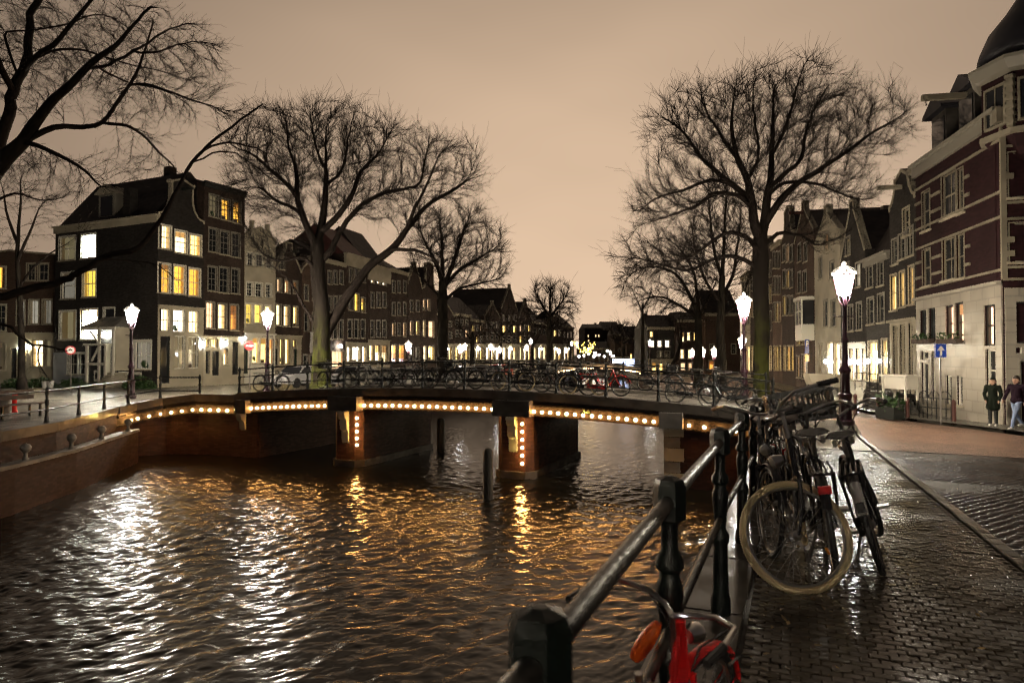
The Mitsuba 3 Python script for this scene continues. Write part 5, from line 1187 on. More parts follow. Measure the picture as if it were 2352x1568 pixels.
for x in np.concatenate([np.linspace(5.4, 8.0, 9), np.linspace(9.3, 12.8, 13), np.linspace(14.1, 16.8, 10)]):
    part(k, 'bulb', b2, 'bulb_glass', M=trans(x, YB - 0.1, np.interp(x, xsb, zb_) - 0.6), emit=(14, 8, 3.5), weight=0.05)
tag(k, 'second, distant bridge across the canal with rows of tiny bulbs', 'bridge')
# ---------------------------------------------------------------- bare trees
def batch_tubes(P, r, sides=3):
    # P (N, K, 3) centre lines, r (N, K) radii
    N, K, _ = P.shape
    t = np.gradient(P, axis=1); t /= np.linalg.norm(t, axis=2, keepdims=True) + 1e-9
    ref = np.where(np.abs(t[..., 2:]) < 0.9, [[[0, 0, 1.0]]], [[[1.0, 0, 0]]])
    a = np.cross(t, ref); a /= np.linalg.norm(a, axis=2, keepdims=True) + 1e-9
    b = np.cross(t, a)
    ang = np.arange(sides) * 2 * np.pi / sides
    V = P[:, :, None] + r[:, :, None, None] * (np.cos(ang)[None, None, :, None] * a[:, :, None] + np.sin(ang)[None, None, :, None] * b[:, :, None])
    i, j = np.meshgrid(np.arange(K - 1), np.arange(sides), indexing='ij')
    f = np.stack([i * sides + j, i * sides + (j + 1) % sides, (i + 1) * sides + (j + 1) % sides, (i + 1) * sides + j], -1).reshape(-1, 4)
    F = (f[None] + (np.arange(N) * K * sides)[:, None, None]).reshape(-1, 4)
    return V.reshape(-1, 3), F

def bare_tree(name, label, Y, limbs, ells, n_attr, step=0.36, kill=0.75, infl=6.0, r_tip=0.010, twig=(0.5, 3, 0.0045), depth=0.85, seed=1, bark='bark', up=0.12, droop=0.0, group=None, trunk_n=1, zfoot=0.2, cat='tree', twr=1.0):
    """limbs: polylines [(u, v, dY, radius)], the first is the trunk; the crown then grows towards points scattered in the ellipsoids"""
    rng = np.random.default_rng(seed)
    N, PA, RM, BIG = [], [], [], []
    def add_line(pts, root):
        prev = root; start = 0
        pts = np.array(pts, float)
        p = np.array([at(u, v, Y + dy) for u, v, dy, r in pts])
        if root is not None: p[0] = N[root]
        seg = np.linalg.norm(np.diff(p, axis=0), axis=1); L = np.concatenate([[0], np.cumsum(seg)])
        m = max(2, int(L[-1] / step) + 1); q = np.linspace(0, L[-1], m)
        # smooth the polyline
        from scipy.interpolate import PchipInterpolator
        S = [PchipInterpolator(L, p[:, c])(q) for c in range(3)]; rr = np.interp(q, L, pts[:, 3]); S = np.stack(S, 1)
        S[1:-1] += rng.normal(size=(m - 2, 3)) * step * 0.07
        for k in range(m):
            if k == 0 and root is not None: continue
            N.append(S[k]); PA.append(-1 if prev is None else prev); RM.append(rr[k]); BIG.append(True); prev = len(N) - 1
    for i, l in enumerate(limbs):
        root = None
        if i:
            t = cKDTree(np.array(N)); root = int(t.query(at(l[0][0], l[0][1], Y + l[0][2]))[1])
        add_line(l, root)
    # attractors
    A = []
    tot = sum(e[2] * e[3] * (e[4] if len(e) > 4 else 1) for e in ells)
    for e in ells:
        n = int(n_attr * e[2] * e[3] * (e[4] if len(e) > 4 else 1) / tot)
        d = rng.normal(size=(n, 3)); d /= np.linalg.norm(d, axis=1, keepdims=True); rad = rng.random(n) ** (1 / 2.6)
        c = at(e[0], e[1], Y + (e[5] if len(e) > 5 else 0)); s = Y / FP
        A.append(c + d * rad[:, None] * np.array([e[2] * s, e[2] * s * depth, e[3] * s]))
    A = np.concatenate(A)
    A = A[A[:, 2] > 3.0]
    N = np.array(N); PA = list(PA); RM = list(RM); fork = at(limbs[0][-1][0], limbs[0][-1][1], Y)
    for it in range(140):
        if len(A) < 5: break
        tr = cKDTree(N); d, idx = tr.query(A, distance_upper_bound=infl)
        ok = np.isfinite(d)
        if not ok.any(): break
        v = (A[ok] - N[idx[ok]]) / (d[ok][:, None] + 1e-9)
        S = np.zeros_like(N); np.add.at(S, idx[ok], v)
        hit = np.unique(idx[ok]); D = S[hit]; D /= np.linalg.norm(D, axis=1, keepdims=True) + 1e-9
        par = np.array([PA[h] for h in hit]); pd = N[hit] - N[np.maximum(par, 0)]; pd /= np.linalg.norm(pd, axis=1, keepdims=True) + 1e-9
        rad_ = N[hit] - fork; rad_ /= np.linalg.norm(rad_, axis=1, keepdims=True) + 1e-9
        D = D + 0.75 * pd + 0.35 * rad_ + np.array([0, 0, up - droop]) + rng.normal(size=D.shape) * 0.13
        D /= np.linalg.norm(D, axis=1, keepdims=True); new = N[hit] + D * step
        dn, _ = tr.query(new); keep = dn > step * 0.55
        new, hit = new[keep], hit[keep]
        if not len(new): break
        N = np.concatenate([N, new]); PA += list(hit); RM += [0.0] * len(new)
        dk, _ = cKDTree(new).query(A); A = A[dk > kill]
    n = len(N); PA = np.array(PA); RM = np.array(RM)
    e = 2.35; acc = np.zeros(n); nch = np.zeros(n, int); rad = np.zeros(n)
    for k in range(n - 1, -1, -1):
        r = max(r_tip ** e if nch[k] == 0 else acc[k], 0) ** (1 / e); r = max(r, 0)
        rad[k] = max(min(r, 1.2 * RM[k]) if RM[k] > 0 else r, RM[k])
        if PA[k] >= 0: acc[PA[k]] += rad[k] ** e if RM[k] == 0 else r ** e; nch[PA[k]] += 1
    # chains
    best = {}
    for k in range(1, n):
        p = PA[k]
        if p >= 0 and (p not in best or (rad[k] + (1 if RM[k] > 0 else 0)) > (rad[best[p]] + (1 if RM[best[p]] > 0 else 0))): best[p] = k
    trunk, crown = MB(), MB(); thin_P = {}
    starts = [k for k in range(n) if PA[k] < 0 or best.get(PA[k]) != k]
    for s in starts:
        ch = [s] if PA[s] < 0 else [PA[s], s]
        while ch[-1] in best: ch.append(best[ch[-1]])
        P = N[ch].copy(); rr = rad[ch].copy()
        if PA[s] >= 0: rr[0] = rr[1]
        if len(P) > 3 and RM[ch[-1]] == 0: P[1:-1] = 0.25 * P[:-2] + 0.5 * P[1:-1] + 0.25 * P[2:]
        if len(P) < 2: continue
        if nch[ch[-1]] == 0: rr[-1] *= 0.6
        big = rr.max() > 0.07
        (trunk if PA[s] < 0 else crown).tube(P, rr, 10 if big and PA[s] < 0 else 7 if big else 4 if rr.max() > 0.025 else 3)
    # fine twigs on every thin node
    L, per, tr_ = twig
    thin = np.where((rad < r_tip * 2.6) & (np.arange(n) > 0))[0]
    src = np.repeat(thin, per); m = len(src)
    bd = N[src] - N[np.maximum(PA[src], 0)]; bd /= np.linalg.norm(bd, axis=1, keepdims=True) + 1e-9
    ro = N[src] - fork; ro /= np.linalg.norm(ro, axis=1, keepdims=True) + 1e-9
    dr_ = bd * 0.9 + ro * 0.45 + rng.normal(size=(m, 3)) * 0.48 + [0, 0, up * 1.2 - droop]; dr_ /= np.linalg.norm(dr_, axis=1, keepdims=True)
    ln = L * rng.uniform(0.45, 1.25, m); K = 4; tt = np.linspace(0, 1, K)
    bend = rng.normal(size=(m, 3)) * 0.22 + [0, 0, 0.12 - droop * 1.2]
    base = N[src] - bd * rng.uniform(0, step, m)[:, None]
    Pt = base[:, None] + ln[:, None, None] * (tt[None, :, None] * dr_[:, None] + (tt ** 2)[None, :, None] * bend[:, None])
    rt = tr_ * twr * (1 - 0.55 * tt)[None] * np.ones((m, 1)); V, F = batch_tubes(Pt, rt); crown.add(V, F)
    # second order twiglets
    kk = rng.integers(1, K, m); ps = Pt[np.arange(m), kk]; d2 = dr_ + rng.normal(size=(m, 3)) * 0.6; d2 /= np.linalg.norm(d2, axis=1, keepdims=True); l2 = ln * rng.uniform(0.3, 0.7, m)
    P2 = ps[:, None] + l2[:, None, None] * (np.linspace(0, 1, 3)[None, :, None] * d2[:, None] + (np.linspace(0, 1, 3) ** 2)[None, :, None] * (bend * 0.8)[:, None])
    V, F = batch_tubes(P2, tr_ * twr * 0.75 * np.array([[1, 0.8, 0.5]]) * np.ones((m, 1))); crown.add(V, F)
    key = numbered(name)
    f = N[0].copy(); r0 = rad[0]
    trunk.tube([f + [0, 0, -0.7], f + [0, 0, 0.02], f + [0, 0, 0.35]], [r0 * 1.5, r0 * 1.35, r0 * 1.02], 12)
    put(key + '__trunk', trunk, bark, smooth=True)
    put(key + '__crown', crown, 'twig', smooth=True)
    tag(key, label, cat, group)
    return key

J = lambda pts, r0, r1, dy=0.0, rng=random.Random(3): [(u, v, dy * i / (len(pts) - 1) + (rng.uniform(-0.25, 0.25) if i else 0), r0 + (r1 - r0) * i / (len(pts) - 1)) for i, (u, v) in enumerate(pts)]
# big elm on the right bank
bare_tree('bare_tree', 'tall bare elm with mossy trunk and wide round crown on the right quay', 33.5, [
    [(1746, 935, 0, .42), (1748, 860, 0, .36), (1750, 760, 0, .35), (1748, 660, 0, .36), (1748, 590, 0, .37), (1747, 545, 0, .33)],
    J([(1747, 548), (1733, 508), (1729, 461), (1719, 411), (1697, 360), (1686, 310), (1686, 250), (1690, 215)], .26, .03, -1.2),
    J([(1747, 548), (1758, 512), (1765, 454), (1773, 400), (1776, 328), (1780, 256), (1783, 190)], .27, .03, 0.6),
    J([(1760, 520), (1798, 454), (1837, 418), (1895, 382), (1956, 342), (2021, 296), (2070, 268)], .19, .03, -1.0),
    J([(1772, 425), (1816, 389), (1845, 360), (1852, 310), (1877, 249), (1910, 190)], .13, .03, 1.5),
    J([(1729, 461), (1697, 432), (1654, 400), (1603, 346), (1567, 296), (1524, 267)], .17, .03, 0.5),
    J([(1731, 490), (1697, 447), (1647, 440), (1603, 472), (1560, 486), (1510, 505)], .13, .03, -2.0),
    J([(1693, 430), (1632, 411), (1575, 436), (1517, 450), (1478, 478)], .11, .025, 1.6),
    J([(1748, 600), (1720, 545), (1679, 530), (1632, 558), (1585, 591), (1530, 600)], .14, .03, -1.4),
    J([(1748, 640), (1729, 605), (1679, 587), (1625, 598), (1589, 623), (1517, 605), (1445, 590)], .13, .03, 1.0),
    J([(1748, 590), (1768, 552), (1798, 533), (1841, 540), (1877, 562), (1915, 548)], .13, .03, 1.2),
    J([(1770, 450), (1823, 414), (1884, 422), (1931, 443), (1990, 458)], .10, .025, 0.8),
    J([(1700, 365), (1660, 310), (1625, 250), (1610, 200)], .10, .02, 1.4), J([(1776, 330), (1815, 270), (1835, 200), (1850, 150)], .09, .02, -1.5), J([(1720, 411), (1745, 330), (1735, 250), (1740, 160)], .09, .02, 1.8)],
    [(1775, 292, 215, 118, 1.2), (1610, 320, 120, 130), (1950, 300, 140, 90, 0.9), (1550, 470, 110, 95, 0.8), (1500, 590, 95, 55, 0.8), (1900, 440, 120, 60, 0.7), (1780, 400, 200, 110, 0.5), (1640, 560, 110, 60, 0.5), (1880, 540, 60, 40, 0.4)],
    7000, seed=21, bark='mossy_bark', kill=0.55, r_tip=0.0105, twig=(0.75, 6, 0.0088))
# forked elm on the left bank
bare_tree('bare_tree', 'large bare elm on the left bank with a second stem leaning to the right', 42, [
    [(738, 895, 0, .62), (738, 800, 0, .50), (738, 740, 0, .48), (735, 680, 0, .46), (729, 620, 0, .44), (728, 560, 0, .40)],
    [(745, 790, 0, .34), (778, 712, .5, .32), (819, 650, .8, .28), (849, 610, 1, .25), (903, 568, 1, .22), (939, 520, 1, .17), (984, 468, 1, .12), (1040, 436, 1, .10), (1085, 405, 1, .04)],
    J([(728, 560), (741, 484), (747, 424), (745, 364), (747, 280)], .27, .03, 0.5), J([(727, 575), (699, 508), (681, 457), (669, 433), (618, 388), (576, 352), (534, 337)], .24, .03, -1.5),
    J([(680, 455), (678, 385), (660, 337), (654, 262)], .16, .03, 1.0), J([(695, 512), (669, 475), (627, 457), (597, 430), (560, 430)], .14, .03, 1.5), J([(735, 530), (783, 484), (810, 439), (822, 397), (864, 355), (894, 302)], .21, .03, -1.0),
    J([(733, 610), (759, 574), (777, 535), (807, 493), (849, 457), (900, 436), (957, 427), (975, 364), (985, 310)], .22, .03, 1.2), J([(905, 567), (950, 575), (990, 590), (1020, 640)], .13, .03, -1), J([(939, 520), (955, 470), (990, 400), (1010, 350)], .13, .03, -1.6),
    J([(747, 424), (790, 370), (800, 300), (815, 250)], .11, .02, 1.8), J([(745, 380), (720, 320), (710, 250)], .10, .02, -1.6), J([(735, 640), (690, 590), (640, 600), (590, 570)], .13, .03, -2), J([(738, 770), (690, 690), (660, 640), (620, 610)], .12, .03, 1.4)],
    [(760, 335, 170, 82, 1.2), (630, 350, 110, 100), (890, 380, 110, 90), (1020, 400, 85, 85), (600, 460, 90, 70, 0.7), (860, 460, 130, 60, 0.6), (740, 430, 150, 90, 0.5), (1020, 560, 60, 60, 0.4), (640, 560, 90, 50, 0.4)],
    7000, seed=33, bark='mossy_bark', step=0.4, kill=0.65, r_tip=0.0125, twig=(0.85, 6, 0.011))
bare_tree('bare_tree', 'rounded bare tree farther along the left bank, right of the forked elm', 62, [
    [(1015, 880, 0, .55), (1016, 760, 0, .46), (1018, 690, 0, .42), (1016, 650, 0, .36)],
    J([(1016, 655), (1000, 600), (975, 555), (960, 520)], .22, .04, -1), J([(1016, 655), (1015, 580), (1010, 500)], .24, .04, 1), J([(1018, 660), (1045, 590), (1065, 530), (1080, 490)], .24, .04, 0.5), J([(1018, 670), (1060, 615), (1105, 590), (1145, 565)], .2, .04, -1), J([(1018, 690), (1060, 660), (1110, 650), (1150, 640)], .16, .04, 1), J([(1016, 700), (980, 650), (950, 620)], .15, .04, 2)],
    [(1065, 580, 95, 100, 1.2), (990, 550, 60, 75), (1110, 620, 50, 70)], 4200, seed=41, step=0.55, kill=0.9, r_tip=0.018, twig=(1.1, 6, 0.018), bark='bark')
bare_tree('bare_tree', 'distant bare tree with perfectly round crown above the far left houses', 130, [
    [(1262, 838, 0, .7), (1262, 770, 0, .55), (1263, 730, 0, .45)], J([(1263, 735), (1245, 700), (1232, 675)], .3, .06), J([(1263, 735), (1263, 690), (1265, 660)], .3, .06), J([(1263, 735), (1285, 700), (1300, 680)], .3, .06)],
    [(1265, 706, 58, 58)], 2400, seed=43, step=0.8, kill=1.2, r_tip=0.03, twig=(1.6, 5, 0.035))
for i, (u, v, rx, rz, Y, lab) in enumerate(((1085, 752, 52, 40, 84, 'small dark bare tree on the left bank in front of the steep-roofed house'), (1150, 748, 48, 44, 96, 'small dark bare tree in front of the pinnacled gable'), (1222, 770, 36, 36, 112, 'small bare tree left of the round-crowned one'),
                                             (1310, 770, 26, 40, 150, 'slight bare tree at the right end of the far left houses'))):
    bare_tree('bare_tree', lab, Y, [[(u, 842, 0, .32), (u, v + rz, 0, .26), (u + 1, v + rz * 0.4, 0, .2)], J([(u + 1, v + rz * 0.6), (u - rx * 0.5, v)], .14, .04), J([(u + 1, v + rz * 0.6), (u + rx * 0.5, v)], .14, .04)], [(u, v, rx, rz)], 800, seed=50 + i, step=0.6, kill=1.1, twig=(1.0, 4, 0.02))
# trees behind the big elm on the right bank
bare_tree('bare_tree', 'upright bare tree with many steep branches behind the big right elm', 52, [
    [(1655, 880, 0, .36), (1655, 770, 0, .3), (1658, 690, 0, .27), (1660, 640, 0, .22)], J([(1660, 645), (1640, 570), (1632, 490), (1628, 430)], .15, .03, 1), J([(1660, 645), (1665, 560), (1668, 480), (1670, 420)], .16, .03, -1), J([(1658, 680), (1690, 610), (1700, 530), (1705, 470)], .15, .03, 1), J([(1658, 690), (1620, 640), (1600, 580), (1590, 530)], .14, .03, -1), J([(1657, 720), (1700, 690), (1722, 640)], .12, .03, 0.5)],
    [(1655, 530, 62, 120), (1595, 610, 60, 80), (1700, 620, 40, 100)], 4200, seed=61, step=0.45, kill=0.75, r_tip=0.015, twig=(0.9, 5, 0.016), up=0.3)
bare_tree('bare_tree', 'bare tree with long drooping branches reaching over the water on the right bank', 58, [
    [(1604, 880, 0, .36), (1604, 780, 0, .31), (1603, 720, 0, .28)], J([(1603, 725), (1575, 660), (1540, 620), (1490, 612), (1440, 640)], .17, .03, -1), J([(1603, 725), (1600, 650), (1570, 580), (1530, 545)], .17, .03, 1), J([(1603, 740), (1630, 680), (1650, 640)], .15, .03, 1), J([(1603, 740), (1560, 700), (1510, 680), (1465, 690)], .15, .03, 0)],
    [(1500, 630, 85, 55), (1555, 590, 70, 60), (1610, 670, 60, 70), (1540, 690, 70, 40)], 4200, seed=63, step=0.5, kill=0.8, r_tip=0.016, twig=(1.0, 5, 0.017), droop=0.25)
bare_tree('bare_tree', 'thin bare tree standing at the canal bend left of the lit windows', 88, [
    [(1476, 862, 0, .26), (1476, 760, 0, .2), (1477, 700, 0, .15)], J([(1477, 720), (1460, 680), (1450, 660)], .1, .03), J([(1477, 715), (1495, 670), (1500, 650)], .1, .03)], [(1476, 680, 34, 45)], 500, seed=67, step=0.6, kill=1.1, twig=(1.1, 3, 0.017))
bare_tree('bare_tree', 'low dense dark tree at the far bend behind the second bridge', 140, [[(1432, 838, 0, .4), (1432, 800, 0, .3)]], [(1432, 772, 34, 32)], 900, seed=69, step=0.7, kill=1.0, twig=(1.3, 5, 0.034))
bare_tree('bare_tree', 'dark bare tree in front of the pale house at the bend', 96, [[(1530, 858, 0, .3), (1560, 800, 0, .25), (1565, 760, 0, .2)]], [(1575, 740, 50, 40), (1545, 720, 40, 40)], 700, seed=71, step=0.7, kill=1.2, twig=(1.1, 3, 0.017))
# near tree at the left, its trunk outside the picture
bare_tree('bare_tree', 'big dark tree at the left edge with thick limbs reaching over the canal', 17.6, [
    [(-150, 1010, 0, .46), (-148, 850, 0, .40), (-140, 720, 0, .40), (-122, 600, 0, .37), (-95, 500, 0, .34), (-50, 425, 0, .30), (0, 367, 0, .21), (42, 325, 0, .17), (84, 266, -.3, .13), (118, 221, -.5, .11), (160, 185, -.6, .095), (202, 137, -.6, .08), (249, 106, -.6, .06), (294, 53, -.6, .04), (336, 5, -.6, .03)],
    J([(45, 322), (92, 297), (134, 286), (182, 291), (213, 288), (235, 274), (258, 235), (297, 182), (319, 126), (333, 84), (345, 40)], 0.083, .02, 0.9), J([(232, 277), (288, 286), (322, 305), (358, 344), (398, 380)], 0.043, .02, 0.5),
    J([(297, 182), (356, 193), (414, 218), (476, 238), (504, 252)], 0.036, .012, -0.7), J([(196, 150), (241, 162), (269, 176), (300, 188), (360, 200), (430, 240)], 0.036, .012, 0.4), J([(252, 106), (322, 101), (364, 70), (406, 53), (462, 50)], 0.036, .012, 0.7),
    J([(319, 134), (364, 112), (414, 92), (500, 104)], 0.029, .01, -0.6), J([(-60, 440), (-10, 340), (14, 238), (28, 182), (53, 140), (56, 84), (59, 28), (84, -20), (100, -90)], 0.158, .07, 0.8), J([(53, 145), (112, 98), (157, 48), (196, 0), (230, -50)], 0.072, .03, -0.5),
    J([(60, 110), (126, 106), (182, 109), (224, 123), (280, 140), (364, 160), (440, 185)], 0.043, .012, 1.0), J([(-60, 120), (0, 67), (64, 64), (151, 48), (202, 25), (232, 28), (290, 62)], 0.040, .012, 0.2), J([(50, 328), (126, 353), (168, 375), (196, 395), (225, 430)], 0.061, .02, -0.4),
    J([(-135, 700), (-60, 690), (0, 681), (72, 661), (144, 644), (190, 618), (240, 589), (307, 574), (345, 535), (375, 490), (405, 430), (448, 360), (490, 316), (546, 274), (600, 235)], 0.115, .02, -0.8), J([(476, 330), (532, 325), (582, 336), (640, 365)], 0.029, .012, 0.5), J([(445, 362), (520, 345), (580, 380), (640, 420)], 0.025, .012, -0.6),
    J([(-140, 740), (-60, 725), (0, 742), (40, 765), (72, 790), (120, 797), (155, 806)], 0.050, .02, 0.6), J([(75, 790), (95, 840), (120, 885)], 0.022, .01, 0), J([(-90, 500), (-30, 470), (40, 440), (80, 460), (150, 450)], 0.050, .015, 1.2), J([(0, 180), (-20, 120), (-40, 30), (-60, -60)], 0.086, .05, -0.5), J([(240, 589), (330, 600), (400, 640)], 0.022, .01, 0.6)],
    [(230, 110, 230, 110, 1.2), (400, 160, 110, 110), (60, 120, 130, 150), (540, 275, 70, 50, 0.8), (330, 230, 130, 70, 0.6), (120, 400, 120, 60, 0.5), (300, 370, 90, 40, 0.4), (600, 360, 60, 40, 0.5), (-60, 100, 120, 150, 0.6)],
    7500, seed=81, step=0.22, kill=0.30, infl=3.0, r_tip=0.0068, twig=(0.40, 4, 0.0052), depth=0.55, bark='bark')
# thin twiggy tree on the left behind the big limbs
bare_tree('bare_tree', 'slim bare tree in front of the gable cottage at the left', 40, [[(52, 880, 0, .20), (48, 760, 0, .17), (40, 640, 0, .14), (36, 540, 0, .10), (44, 450, 0, .05), (40, 400, 0, .025)], J([(40, 600), (70, 520), (95, 460)], .1, .02), J([(38, 560), (10, 480), (0, 420)], .1, .02), J([(42, 660), (100, 590), (150, 560)], .08, .02)], [(60, 440, 100, 80), (130, 480, 90, 60), (20, 520, 70, 70, 0.5)], 1000, seed=83, step=0.5, kill=0.95, twig=(0.8, 3, 0.009))
# little tree hung with lights
k = 'light_tree'; c = at(1345, 835, 118); m = MB(); lm = MB(); rr = np.random.default_rng(5)
m.tube([c + [0, 0, -1], c + [0, 0, 1.6]], [0.14, 0.10], 6)
for i in range(16):
    a, ln = rr.uniform(0, 6.28), rr.uniform(1.5, 3.0); p0 = c + [0, 0, 1.5]; p1 = p0 + [math.cos(a) * ln * 0.7, math.sin(a) * ln * 0.7, ln * 0.75]; pm = (p0 + p1) / 2 + [0, 0, -0.25]
    m.tube([p0, pm, p1], [0.05, 0.035, 0.02], 4)
    for t in np.linspace(0.35, 1, 6): q = (1 - t) ** 2 * p0 + 2 * t * (1 - t) * pm + t * t * p1 + rr.normal(size=3) * 0.12; lm.ball(q, 0.085, 0)
put(k + '__trunk', m, 'bark'); put(k + '__fairy_lights', lm, 'bulb_glass', emit=(7.0, 4.6, 0.7), weight=0.1); tag(k, 'small tree wound with yellow fairy lights at the far end of the canal', 'tree')
# ---------------------------------------------------------------- street lamps
LAMP = (335.0, 288.0, 222.0)
def lamp_parts(h=4.6):
    zl = h - 1.0
    pole = MB().lathe([(0.0, 0), (0.24, 0), (0.24, 0.12), (0.17, 0.2), (0.165, 0.75), (0.19, 0.8), (0.19, 0.86), (0.13, 0.92), (0.115, 1.45), (0.16, 1.5), (0.16, 1.56), (0.085, 1.66), (0.075, 2.3), (0.1, 2.34), (0.1, 2.4), (0.065, 2.46), (0.05, zl - 0.35), (0.075, zl - 0.3), (0.075, zl - 0.24), (0.045, zl - 0.2), (0.045, zl)], 14)
    br = MB()
    for k in range(4):
        a = k * math.pi / 2 + math.pi / 4; d = np.array([math.cos(a), math.sin(a), 0])
        br.tube([np.array([0, 0, zl - 0.22]) + d * 0.05, np.array([0, 0, zl - 0.12]) + d * 0.13, np.array([0, 0, zl + 0.0]) + d * 0.17], 0.014, 5)
    br.tube([[-0.3, 0, zl - 0.55], [0.3, 0, zl - 0.55]], 0.018, 6)
    S = 6; r0, r1, hz = 0.165, 0.285, 0.56
    gl = MB(); ang = np.arange(S) * 2 * math.pi / S + 0.3
    V = [[r0 * math.cos(a), r0 * math.sin(a), zl + 0.05] for a in ang] + [[r1 * math.cos(a), r1 * math.sin(a), zl + 0.05 + hz] for a in ang]
    gl.add(V, [[i, (i + 1) % S, S + (i + 1) % S, S + i] for i in range(S)]); gl.add(V, [[0, i + 1, i] for i in range(1, S - 1)])
    fr = MB()
    for a in ang: fr.tube([[(r0 + 0.008) * math.cos(a), (r0 + 0.008) * math.sin(a), zl + 0.03], [(r1 + 0.008) * math.cos(a), (r1 + 0.008) * math.sin(a), zl + 0.07 + hz]], 0.012, 4)
    for r, z in ((r0 + 0.01, zl + 0.04), (r1 + 0.012, zl + 0.06 + hz)): fr.tube([[r * math.cos(a), r * math.sin(a), z] for a in np.append(ang, ang[0])], 0.018, 5)
    cap = MB().lathe([(r1 + 0.06, zl + 0.07 + hz), (r1 + 0.06, zl + 0.10 + hz), (0.2, zl + 0.2 + hz), (0.12, zl + 0.24 + hz), (0.11, zl + 0.30 + hz), (0.05, zl + 0.33 + hz), (0.07, zl + 0.38 + hz), (0.03, zl + 0.43 + hz), (0.0, zl + 0.45 + hz)], S, phase=0.3)
    crown = MB()
    for a in ang:
        d = np.array([math.cos(a), math.sin(a), 0]); p = np.array([0, 0, zl + 0.1 + hz])
        crown.tube([p + d * (r1 + 0.05), p + d * (r1 - 0.02) + [0, 0, 0.12], p + d * 0.12 + [0, 0, 0.2]], 0.012, 4); crown.ball(p + d * (r1 + 0.05) + [0, 0, 0.04], 0.03, 0)
    return dict(pole=pole, bracket=br, glass=gl, frame=fr, cap=cap, crown_ornament=crown)
LP = {n: mikit.ply(m.mesh(), 'lamp_iron', smooth=40 if n == 'pole' else False) for n, m in lamp_parts().items()}
def street_lamp(x, y, z, label, s=1.0, emit=LAMP, weight=8.0, group='lit street lamps', name='street_lamp', rot=0.0):
    k = numbered(name); M = trans(x, y, z) @ rot_z(rot); M[:3, :3] *= s
    put(k + '__pole', LP['pole'], 'lamp_iron', M=M); put(k + '__bracket', LP['bracket'], 'lamp_iron', M=M)
    put(k + '__lantern', LP['frame'], 'lamp_iron', M=M); put(k + '__lantern__glass', LP['glass'], 'lamp_glass', M=M, emit=emit, weight=weight)
    put(k + '__lantern__cap', LP['cap'], 'lamp_glass', M=M, emit=tuple(e * 2.4 / emit[0] for e in emit)); put(k + '__lantern__crown', LP['crown_ornament'], 'lamp_glass', M=M)
    tag(k, label, 'street lamp', group); return k
p = at(1940, 985, 19.6); street_lamp(p[0], p[1], float(g(p[0], p[1])) - 0.02, 'tall lit street lamp with dark red post on the right pavement edge', emit=tuple(e * 2.0 for e in LAMP), weight=14.0)
p = at(1709, 900, 26.8); street_lamp(p[0], p[1], 0.42, 'lit street lamp left of the big mossy elm trunk')
p = at(302, 915, 33.8); street_lamp(p[0], p[1], 0.50, 'lit street lamp in front of the black corner house', emit=tuple(e * 2.5 for e in LAMP), weight=12.0)
p = at(614, 900, 37.5); street_lamp(p[0], p[1], 0.55, 'lit street lamp beside the no-entry sign on the left bank', emit=tuple(e * 2.5 for e in LAMP), weight=12.0)
p = st(-9.0, 1.3); street_lamp(p[0], p[1], float(g(p[0], p[1])), 'street lamp of the near quay, standing behind the viewpoint', emit=tuple(e * 1.5 for e in LAMP), weight=4.0)
far = [(1705, 790, 46, 'lit lamp low beside the post of the lamp left of the elm', 1), (1640, 812, 60, 'lit lamp rightmost of the three in a row behind the parked bicycles', 1), (1614, 812, 66, 'lit lamp in the middle of the three in a row on the right bank', 1), (1590, 813, 73, 'lit lamp leftmost of the three in a row on the right bank', 1),
       (938, 798, 62, 'lit lamp in front of the wide brick house on the left bank', 1), (1057, 803, 74, 'lit lamp right of the second large left tree trunk', 1), (1068, 798, 90, 'lit lamp just behind and right of another beside the second large left trunk', 1), (1127, 799, 92, 'lit lamp left of the pinnacled gable, on the left bank', 1), (1147, 806, 86, 'lit lamp standing lower beside the small trees on the left bank', 1),
       (1210, 800, 100, 'lit lamp in front of the golden far shop windows', 1), (1219, 786, 104, 'high lit lamp in front of the lower dark gabled house', 1), (1300, 806, 118, 'lit lamp at the right end of the far left houses', 1), (1313, 790, 135, 'left one of two high lit lamps at the far canal end', 1), (1325, 791, 137, 'right one of two high lit lamps at the far canal end', 1),
       (1493, 789, 100, 'lit lamp at the corner of the bend house', 1), (1402, 812, 128, 'lit lamp by the second bridge, left of the bright blue-white stall', 1), (1284, 808, 122, 'faint lit lamp left of the far lamps', 1)]
for u, v, Y, lab, s in far:
    zc = at(u, v, Y)[2]; x = gx(u, Y); s = 1.0; h = (zc + 0.0) - 0.1
    f = (Y / 60) ** 0.5
    street_lamp(x, Y, zc - 4.6 + 0.65, lab, 1.0, (LAMP[0] * 0.3, LAMP[1] * 0.29, LAMP[2] * 0.275), 1.0, name='street_lamp')
# small bright lights of shops and terraces far down the canal
for i, (u, v, Y, r, c) in enumerate(((1342, 817, 150, .35, (14, 12, 10)), (1352, 812, 150, .3, (14, 12, 10)), (1364, 818, 150, .35, (14, 12, 9)), (1376, 815, 150, .3, (14, 12, 11)), (1388, 818, 155, .3, (12, 11, 9)), (1330, 818, 145, .3, (14, 12, 10)), (1395, 806, 150, .3, (14, 12, 10)), (1408, 818, 150, .35, (14, 13, 11)), (1352, 800, 150, .25, (12, 8, 2)))):
    k = numbered('globe_light'); p = at(u, v, Y); put(k + '__globe', MB().ball(p, r, 1), 'lamp_glass', smooth=True, emit=c, weight=0.1); put(k + '__post', MB().tube([[p[0], p[1], -0.2], p - [0, 0, r]], 0.06, 5), 'iron')
    tag(k, 'bright globe light on a post at the far end of the canal', 'globe light', 'globe lights at the far end of the canal')
k = 'market_stall'; p = at(1437, 832, 126); m = MB(); m.box(p + [0, 0, 0.9], [5.2, 2.5, 0.15]); 
